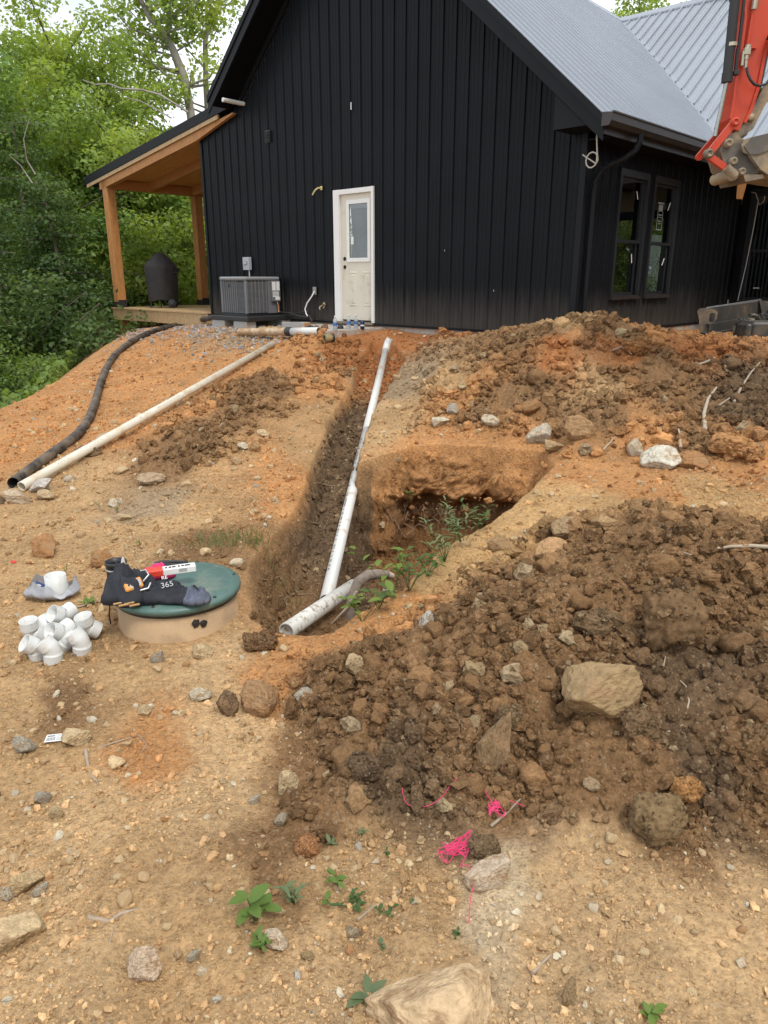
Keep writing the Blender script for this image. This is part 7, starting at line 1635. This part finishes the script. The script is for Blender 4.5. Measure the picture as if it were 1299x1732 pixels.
# grass tuft left of the trench
p = hit(412, 915); mb = MB(); rr = random.Random(2)
for k in range(240):
    x, y = rr.gauss(0, .20), rr.gauss(0, .07); b = Vector((x, y, float(gz(p[0] + x, p[1] + y)) - p[2])); d = Vector((rr.uniform(-.05, .05), rr.uniform(-.06, .02), rr.uniform(.04, .12))); wv = Vector((.0025, 0, 0))
    mb.add([b - wv, b + wv, b + d * .6 + wv * .7 , b + d * .6 - wv * .7, b + d + Vector((d.x * .6, d.y * .6, -.02))], [(0, 1, 2, 3), (3, 2, 4)])
tag(link('grass_tuft', mb, M_LF[1], loc=p), 'sparse grass tuft on the bank left of the trench', 'grass', kind='stuff')
mb = MB()
for k in range(170):        # hanging turf and fine roots along the undercut lip
    u = rr.uniform(600, 870); b = Vector(at_y(u, 858 + rr.uniform(-8, 8) - (abs(u - 730) / 60) ** 2, 6.36 + rr.uniform(-.02, .04))); d = Vector((rr.uniform(-.05, .05), rr.uniform(-.05, .02), -rr.uniform(.02, .12) * rr.random() - .02)); wv = Vector((.0014, 0, 0))
    mb.add([b - wv, b + wv, b + d * .6 + wv * .6, b + d * .6 - wv * .6, b + d], [(0, 1, 2, 3), (3, 2, 4)])
tag(link('root_fringe', mb, mat('root_fringe_fibre', (.20, .13, .08), rough=.95)), 'fringe of fine roots under the lip of the pit', 'roots', kind='stuff')

# ---------------------------------------------------------------- woods beyond the bank
M_TL = leaf_mat('leaf_yellow_green', (.28, .40, .11), .5); M_TM = leaf_mat('leaf_mid', (.165, .27, .075), .46); M_TD = leaf_mat('leaf_dark_green', (.092, .158, .052), .40)  # light, mid and dark foliage colours of the different trees
M_BARK = mat('grey_brown_bark', (.16, .13, .10), rough=.95, var=.3, vscale=6, bump=.02, bscale=12); M_SYC = mat('pale_sycamore_bark', (.34, .31, .27), rough=.85, var=.25, vscale=3, dirt=(.18, .14, .11), dirt_scale=3, dirt_amt=.4)
def leaves_mesh(name, C, Nn, size, g, aspect=.6):
    """C: leaf centres, Nn: preferred normals"""
    n = len(C); nr = Nn + g.normal(size=(n, 3)) * .75; nr /= np.linalg.norm(nr, axis=1)[:, None] + 1e-9
    t = g.normal(size=(n, 3)); t -= (t * nr).sum(1)[:, None] * nr; t /= np.linalg.norm(t, axis=1)[:, None] + 1e-9; b = np.cross(nr, t)
    s = (size * g.uniform(.6, 1.3, n))[:, None]
    V = np.stack([C - t * s * .5, C + b * s * aspect * .5 + nr * s * .08, C + t * s * .5, C - b * s * aspect * .5 + nr * s * .08], 1).reshape(-1, 3)
    me = mesh_from(name, V, np.arange(4 * n).reshape(n, 4))
    a = me.attributes.new('shade', 'FLOAT', 'POINT'); a.data.foreach_set('value', np.repeat(g.uniform(0, 1, n), 4).astype(np.float32)); return me
def make_tree(seed, H, rad, cb, nleaf, lsize, style='broad', trunk_r=.16, lean=(0, 0)):
    g = np.random.default_rng(seed); r = random.Random(seed); tk = MB(); P0 = []
    top = Vector((lean[0], lean[1], H * .93)); ax_ = [Vector((lean[0] * t ** 1.5 + .15 * math.sin(t * 5 + seed), lean[1] * t ** 1.5 + .15 * math.cos(t * 4 + seed), H * .93 * t)) for t in np.linspace(0, 1, 9)]
    tk.tube(ax_, [trunk_r * (1 - .85 * i / 8) for i in range(9)], n=8)
    nb = {'broad': 26, 'fir': 46, 'airy': 22}[style]
    clumps = []
    for k in range(nb):
        t = cb + (1 - cb) * (k + r.random()) / nb; z = t * 8; i = min(int(z), 7); base = ax_[i].lerp(ax_[i + 1], z - i)
        az = k * 2.39996 + r.uniform(-.4, .4); q = (t - cb) / (1 - cb)
        if style == 'broad': ln = rad * (.45 + .75 * math.sin(math.pi * min(.98, q * .75 + .18))) * r.uniform(.7, 1.1) * (1 - .35 * q); up = .45 + .5 * q
        elif style == 'fir': ln = rad * (1.05 - q) * r.uniform(.75, 1.1) + .25; up = -.08
        else: ln = rad * r.uniform(.5, 1.05); up = .7
        e = base + Vector((math.cos(az) * ln, math.sin(az) * ln, ln * up)); m1 = base.lerp(e, .5) + Vector((0, 0, ln * (.10 if style != 'fir' else .06)))
        tk.tube([base, m1, e], [trunk_r * .32 * (1 - t * .5), trunk_r * .2 * (1 - t * .5), .012], n=5)
        nc = max(3, int(ln * (4.2 if style != 'airy' else 2.4)))
        for c in range(nc):
            f = (c + 1) / nc; p = base.lerp(m1, min(1, f * 2)) if f < .5 else m1.lerp(e, f * 2 - 1); s = .24 + .38 * (1 - abs(f - .6)) * r.uniform(.7, 1.3)
            o = Vector((r.gauss(0, .36), r.gauss(0, .36), r.gauss(0, .20))) * (ln * .38)
            if style == 'fir': o *= .5
            clumps.append((np.array(p + o), s * (rad / 2.6) ** .35)); 
            if r.random() < .3: tk.tube([p, p + o], [.018, .006], n=4)
    w = np.array([c[1] ** 2 for c in clumps]); w /= w.sum(); idx = g.choice(len(clumps), nleaf, p=w); C0 = np.array([c[0] for c in clumps])[idx]; S0 = np.array([c[1] for c in clumps])[idx]
    d = g.normal(size=(nleaf, 3)); d /= np.linalg.norm(d, axis=1)[:, None]; rr_ = g.uniform(.25, 1, nleaf) ** .6
    flat = .42 if style == 'fir' else .62; off = d * (rr_ * S0)[:, None] * np.array([1.15, 1.15, flat]); up = d * np.array([.5, .5, 1]) + np.array([0, 0, .9])
    C = C0 + off; return tk.mesh('trunk'), leaves_mesh('crown', C, up, lsize, g)
KINDS = {}
for nm, args in {'bright': (501, 14, 3.3, .18, 36000, .14, 'broad', .2), 'bright2': (507, 13, 3.6, .15, 36000, .14, 'broad', .2), 'dark': (511, 12.5, 3.0, .10, 32000, .11, 'fir', .16), 'dark2': (517, 10, 2.9, .08, 24000, .11, 'fir', .14), 'shrub': (523, 6.0, 2.4, .12, 19000, .115, 'broad', .07), 'shrub2': (529, 5.5, 2.6, .10, 19000, .12, 'broad', .07), 'airy': (541, 17, 3.2, .50, 5200, .20, 'airy', .20)}.items(): KINDS[nm] = make_tree(*args)
_matv = {}
def tree(u, v, y, kind, m, label, scale=1., zc=0., group='trees in the woods beyond the bank', name='broadleaf_tree', rz=None, bark=None):
    """u, v: where the tree's top shows; y: distance"""
    top = at_y(u, v, y); tk, cr = KINDS[kind]; H = tk_h[kind] * scale; t = thing(name, label, 'tree', (top[0], y, top[2] - H), rz if rz is not None else random.uniform(0, 6.28), group)
    t.scale = (scale,) * 3
    for me, nm, mm in ((tk, 'trunk', bark or M_BARK), (cr, 'crown', m)):
        key = (me.name, mm.name)
        if key not in _matv: c = me if len(me.materials) == 0 else me.copy(); c.materials.clear(); c.materials.append(mm); _matv[key] = c
        link(nm, _matv[key], None, t)
    return t
tk_h = {k: max(v.co.z for v in KINDS[k][1].vertices) for k in KINDS}
T = [
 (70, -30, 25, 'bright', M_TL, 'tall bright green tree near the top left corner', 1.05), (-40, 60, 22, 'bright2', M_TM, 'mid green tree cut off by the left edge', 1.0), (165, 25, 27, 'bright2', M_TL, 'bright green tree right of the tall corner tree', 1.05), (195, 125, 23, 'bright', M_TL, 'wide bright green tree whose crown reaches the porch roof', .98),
 (270, 220, 25, 'bright2', M_TL, 'bright green tree showing just above the porch roof', .95), (110, 170, 24, 'bright2', M_TL, 'bright tree in front of the tall corner tree', .9), (10, 190, 20, 'dark', M_TD, 'dark conifer like tree at the left edge', .95), (75, 290, 19, 'dark2', M_TD, 'dark drooping tree left of the porch', .95), (-30, 330, 17.5, 'dark2', M_TD, 'dark spreading tree low at the left edge', .8),
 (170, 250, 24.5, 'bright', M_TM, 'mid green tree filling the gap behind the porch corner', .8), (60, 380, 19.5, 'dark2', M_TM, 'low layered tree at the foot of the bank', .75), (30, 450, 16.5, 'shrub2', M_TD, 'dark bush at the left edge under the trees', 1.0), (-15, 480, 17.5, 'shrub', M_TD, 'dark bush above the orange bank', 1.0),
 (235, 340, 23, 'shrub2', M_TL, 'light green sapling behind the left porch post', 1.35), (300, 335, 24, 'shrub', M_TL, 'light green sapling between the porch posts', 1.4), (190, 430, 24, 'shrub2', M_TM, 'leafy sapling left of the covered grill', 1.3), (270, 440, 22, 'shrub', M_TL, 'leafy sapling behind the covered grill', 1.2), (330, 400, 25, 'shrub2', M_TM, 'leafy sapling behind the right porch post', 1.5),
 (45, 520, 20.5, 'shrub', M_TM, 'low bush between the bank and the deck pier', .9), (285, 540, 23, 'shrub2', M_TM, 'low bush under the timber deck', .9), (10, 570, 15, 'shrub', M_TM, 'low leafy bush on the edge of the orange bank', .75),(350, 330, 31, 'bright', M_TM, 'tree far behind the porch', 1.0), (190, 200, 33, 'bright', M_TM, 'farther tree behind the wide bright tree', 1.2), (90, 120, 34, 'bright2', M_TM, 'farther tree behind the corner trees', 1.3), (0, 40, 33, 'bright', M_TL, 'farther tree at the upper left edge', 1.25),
 (1085, -25, 34, 'bright', M_TL, 'bright tree top showing between the two roof ridges', 1.15), (1160, -15, 36, 'bright2', M_TL, 'tree top beside the black chimney', 1.2), (1010, 20, 40, 'bright2', M_TL, 'tree hidden mostly by the main ridge', 1.2)]
random.seed(21)
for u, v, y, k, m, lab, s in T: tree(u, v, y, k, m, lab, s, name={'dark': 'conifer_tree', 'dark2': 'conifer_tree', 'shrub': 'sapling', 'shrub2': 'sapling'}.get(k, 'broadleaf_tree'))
# two pale-barked sycamores above the porch
def sycamore(path, label, seed, y, r0, leaves):
    t = thing('sycamore_tree', label, 'tree', at_y(path[0][0], path[0][1], y)); o = Vector(t.location); tk = MB(); rr = random.Random(seed); g = np.random.default_rng(seed)
    pts = [Vector(at_y(u, v, y)) - o for u, v in path]; n = len(pts); rs = [r0 * (1 - .7 * i / (n - 1)) for i in range(n)]; tk.tube(pts, rs, n=8); cl = []
    for i in range(2, n):
        for k in range(4):
            b = pts[i - 1].lerp(pts[i], rr.random()); az = rr.uniform(0, 6.28); ln = rr.uniform(.9, 2.4); e = b + Vector((math.cos(az) * ln, math.sin(az) * ln * .7, ln * rr.uniform(.25, .9))); m1 = b.lerp(e, .5) + Vector((rr.uniform(-.2, .2), 0, -.12 * ln)); tk.tube([b, m1, e], [rs[i] * .4, rs[i] * .25, .012], n=5)
            for c in range(4): cl.append((np.array(m1.lerp(e, rr.random() * 1.1) + Vector((rr.gauss(0, .3), rr.gauss(0, .3), rr.gauss(0, .25)))), rr.uniform(.18, .42)))
    idx = g.integers(0, len(cl), leaves); C = np.array([c[0] for c in cl])[idx] + g.normal(size=(leaves, 3)) * np.array([c[1] for c in cl])[idx][:, None] * .6
    link('trunk', tk, M_SYC, t); link('crown', leaves_mesh('crown', C, np.tile([0, 0, .8], (leaves, 1)), .14, g, .8), M_TL, t)
sycamore([(360, 420), (340, 300), (322, 190), (312, 130), (292, 82), (276, 55), (252, 28), (238, 0), (225, -60), (215, -130)], 'pale barked sycamore leaning left above the porch roof', 3, 24, .15, 3600)
sycamore([(358, 330), (352, 200), (348, 140), (347, 70), (354, 35), (367, 18), (372, -20), (370, -100)], 'slender pale barked sycamore between the leaning one and the roof', 4, 26, .11, 2000)
sycamore([(324, 190), (300, 110), (283, 60), (286, 20), (283, -10), (290, -90)], 'inner fork of the pale barked sycamores reaching straight up', 6, 24.3, .10, 2200)
sycamore([(470, 200), (440, 100), (425, 40), (415, 10), (405, -40)], 'thin tree top peeping past the left roof edge', 8, 30, .08, 700)
# long bare branches crossing the bright crowns
for px, r_, lab in (([(318, 190), (300, 178), (270, 160), (240, 152), (205, 150), (185, 142), (160, 143), (140, 135)], .028, 'long pale branch crossing the bright crown above the porch'), ([(290, 200), (265, 185), (240, 172), (215, 165)], .018, 'darker branch under the long pale branch'), ([(60, 295), (45, 270), (40, 235), (50, 200)], .014, 'thin pale stem in the dark trees at left'), ([(55, 310), (35, 280), (15, 262)], .012, 'forked pale branch in the dark trees at left')):
    pts = [at_y(u, v, 19.2 if px[0][0] > 100 else 15.2) for u, v in px]
    tag(link('bare_branch', MB().tube(pts, [r_ * (1 - .6 * i / (len(pts) - 1)) for i in range(len(pts))], n=6), M_SYC), lab, 'branch')
# the wood behind reads as one mass
g = np.random.default_rng(77); n = 170000
x = g.uniform(-42, 12, n); y = g.uniform(34, 46, n) - np.clip((-x - 8) * .25, 0, 8); hgt = 3.2 + 3.2 * sst(-8, -16, x) + 3.0 * pn(x * .22, y * .2, 5) + 1.2 * pn(x * .8, y * .7, 6)
z = -8 + (hgt + 8) * g.uniform(0, 1, n) ** .8
tag(link('far_wood', leaves_mesh('far_wood', np.stack([x, y, z], 1), np.tile([0, -.4, .7], (n, 1)), .30, g), M_TM), 'dense green wood closing the view behind the nearer trees', 'woods', kind='stuff')
n = 60000; x = g.uniform(-24, -4.0, n); y = g.uniform(10, 34, n); okk = (sdist(x, y, np.vstack([EDGE, [(60, 40), (60, -60), (-14, -60)]])) < -.9); x, y = x[okk], y[okk]
z = base_ground(x, y) + g.uniform(.05, .5, len(x)) ** 1.5 + .6 * np.clip(pn(x * .6, y * .6, 8), 0, 1) * g.uniform(0, 1, len(x))
tag(link('undergrowth', leaves_mesh('undergrowth', np.stack([x, y, z], 1), np.tile([0, 0, 1.0], (len(x), 1)), .15, g), M_TM), 'low green undergrowth on the slope below the bank', 'undergrowth', kind='stuff')
# trees out of frame on the right, seen only in the window glass
for x, y, k, s in ((15, -3, 'bright', 1.0), (19, 1, 'bright2', 1.1), (21, -6, 'dark', 1.1), (12, -9, 'bright2', 1.0)):
    t = tree(650, 0, 10, k, M_TM, {15: 'nearest bright tree out of frame across the yard', 19: 'tree behind the nearest bright tree across the yard', 21: 'dark conifer out of frame across the yard', 12: 'tree behind the camera to the right'}[x], s, name='broadleaf_tree', group='trees across the yard'); t.location = (x, y, -1)
for o in col.objects:
    if o.get('group') == 'roots hanging in the undercut bank': pass
_h = sorted([o for o in col.objects if o.get('group') == 'roots hanging in the undercut bank'], key=lambda o: o.data.vertices[0].co.x)
for o, w in zip(_h, ('leftmost', 'second from left', 'third from left', 'fourth from left', 'fourth from right', 'third from right', 'second from right', 'rightmost')): o['label'] = f'fine root, {w}, hanging from the undercut far bank of the pit'
_h = sorted([o for o in col.objects if o.get('group') == 'roots in the left trench wall'], key=lambda o: o.data.vertices[0].co.y)
for o, w in zip(_h, ('nearest', 'second nearest', 'middle', 'second farthest', 'farthest')): o['label'] = f'fine root, {w} of those in the left wall of the trench'
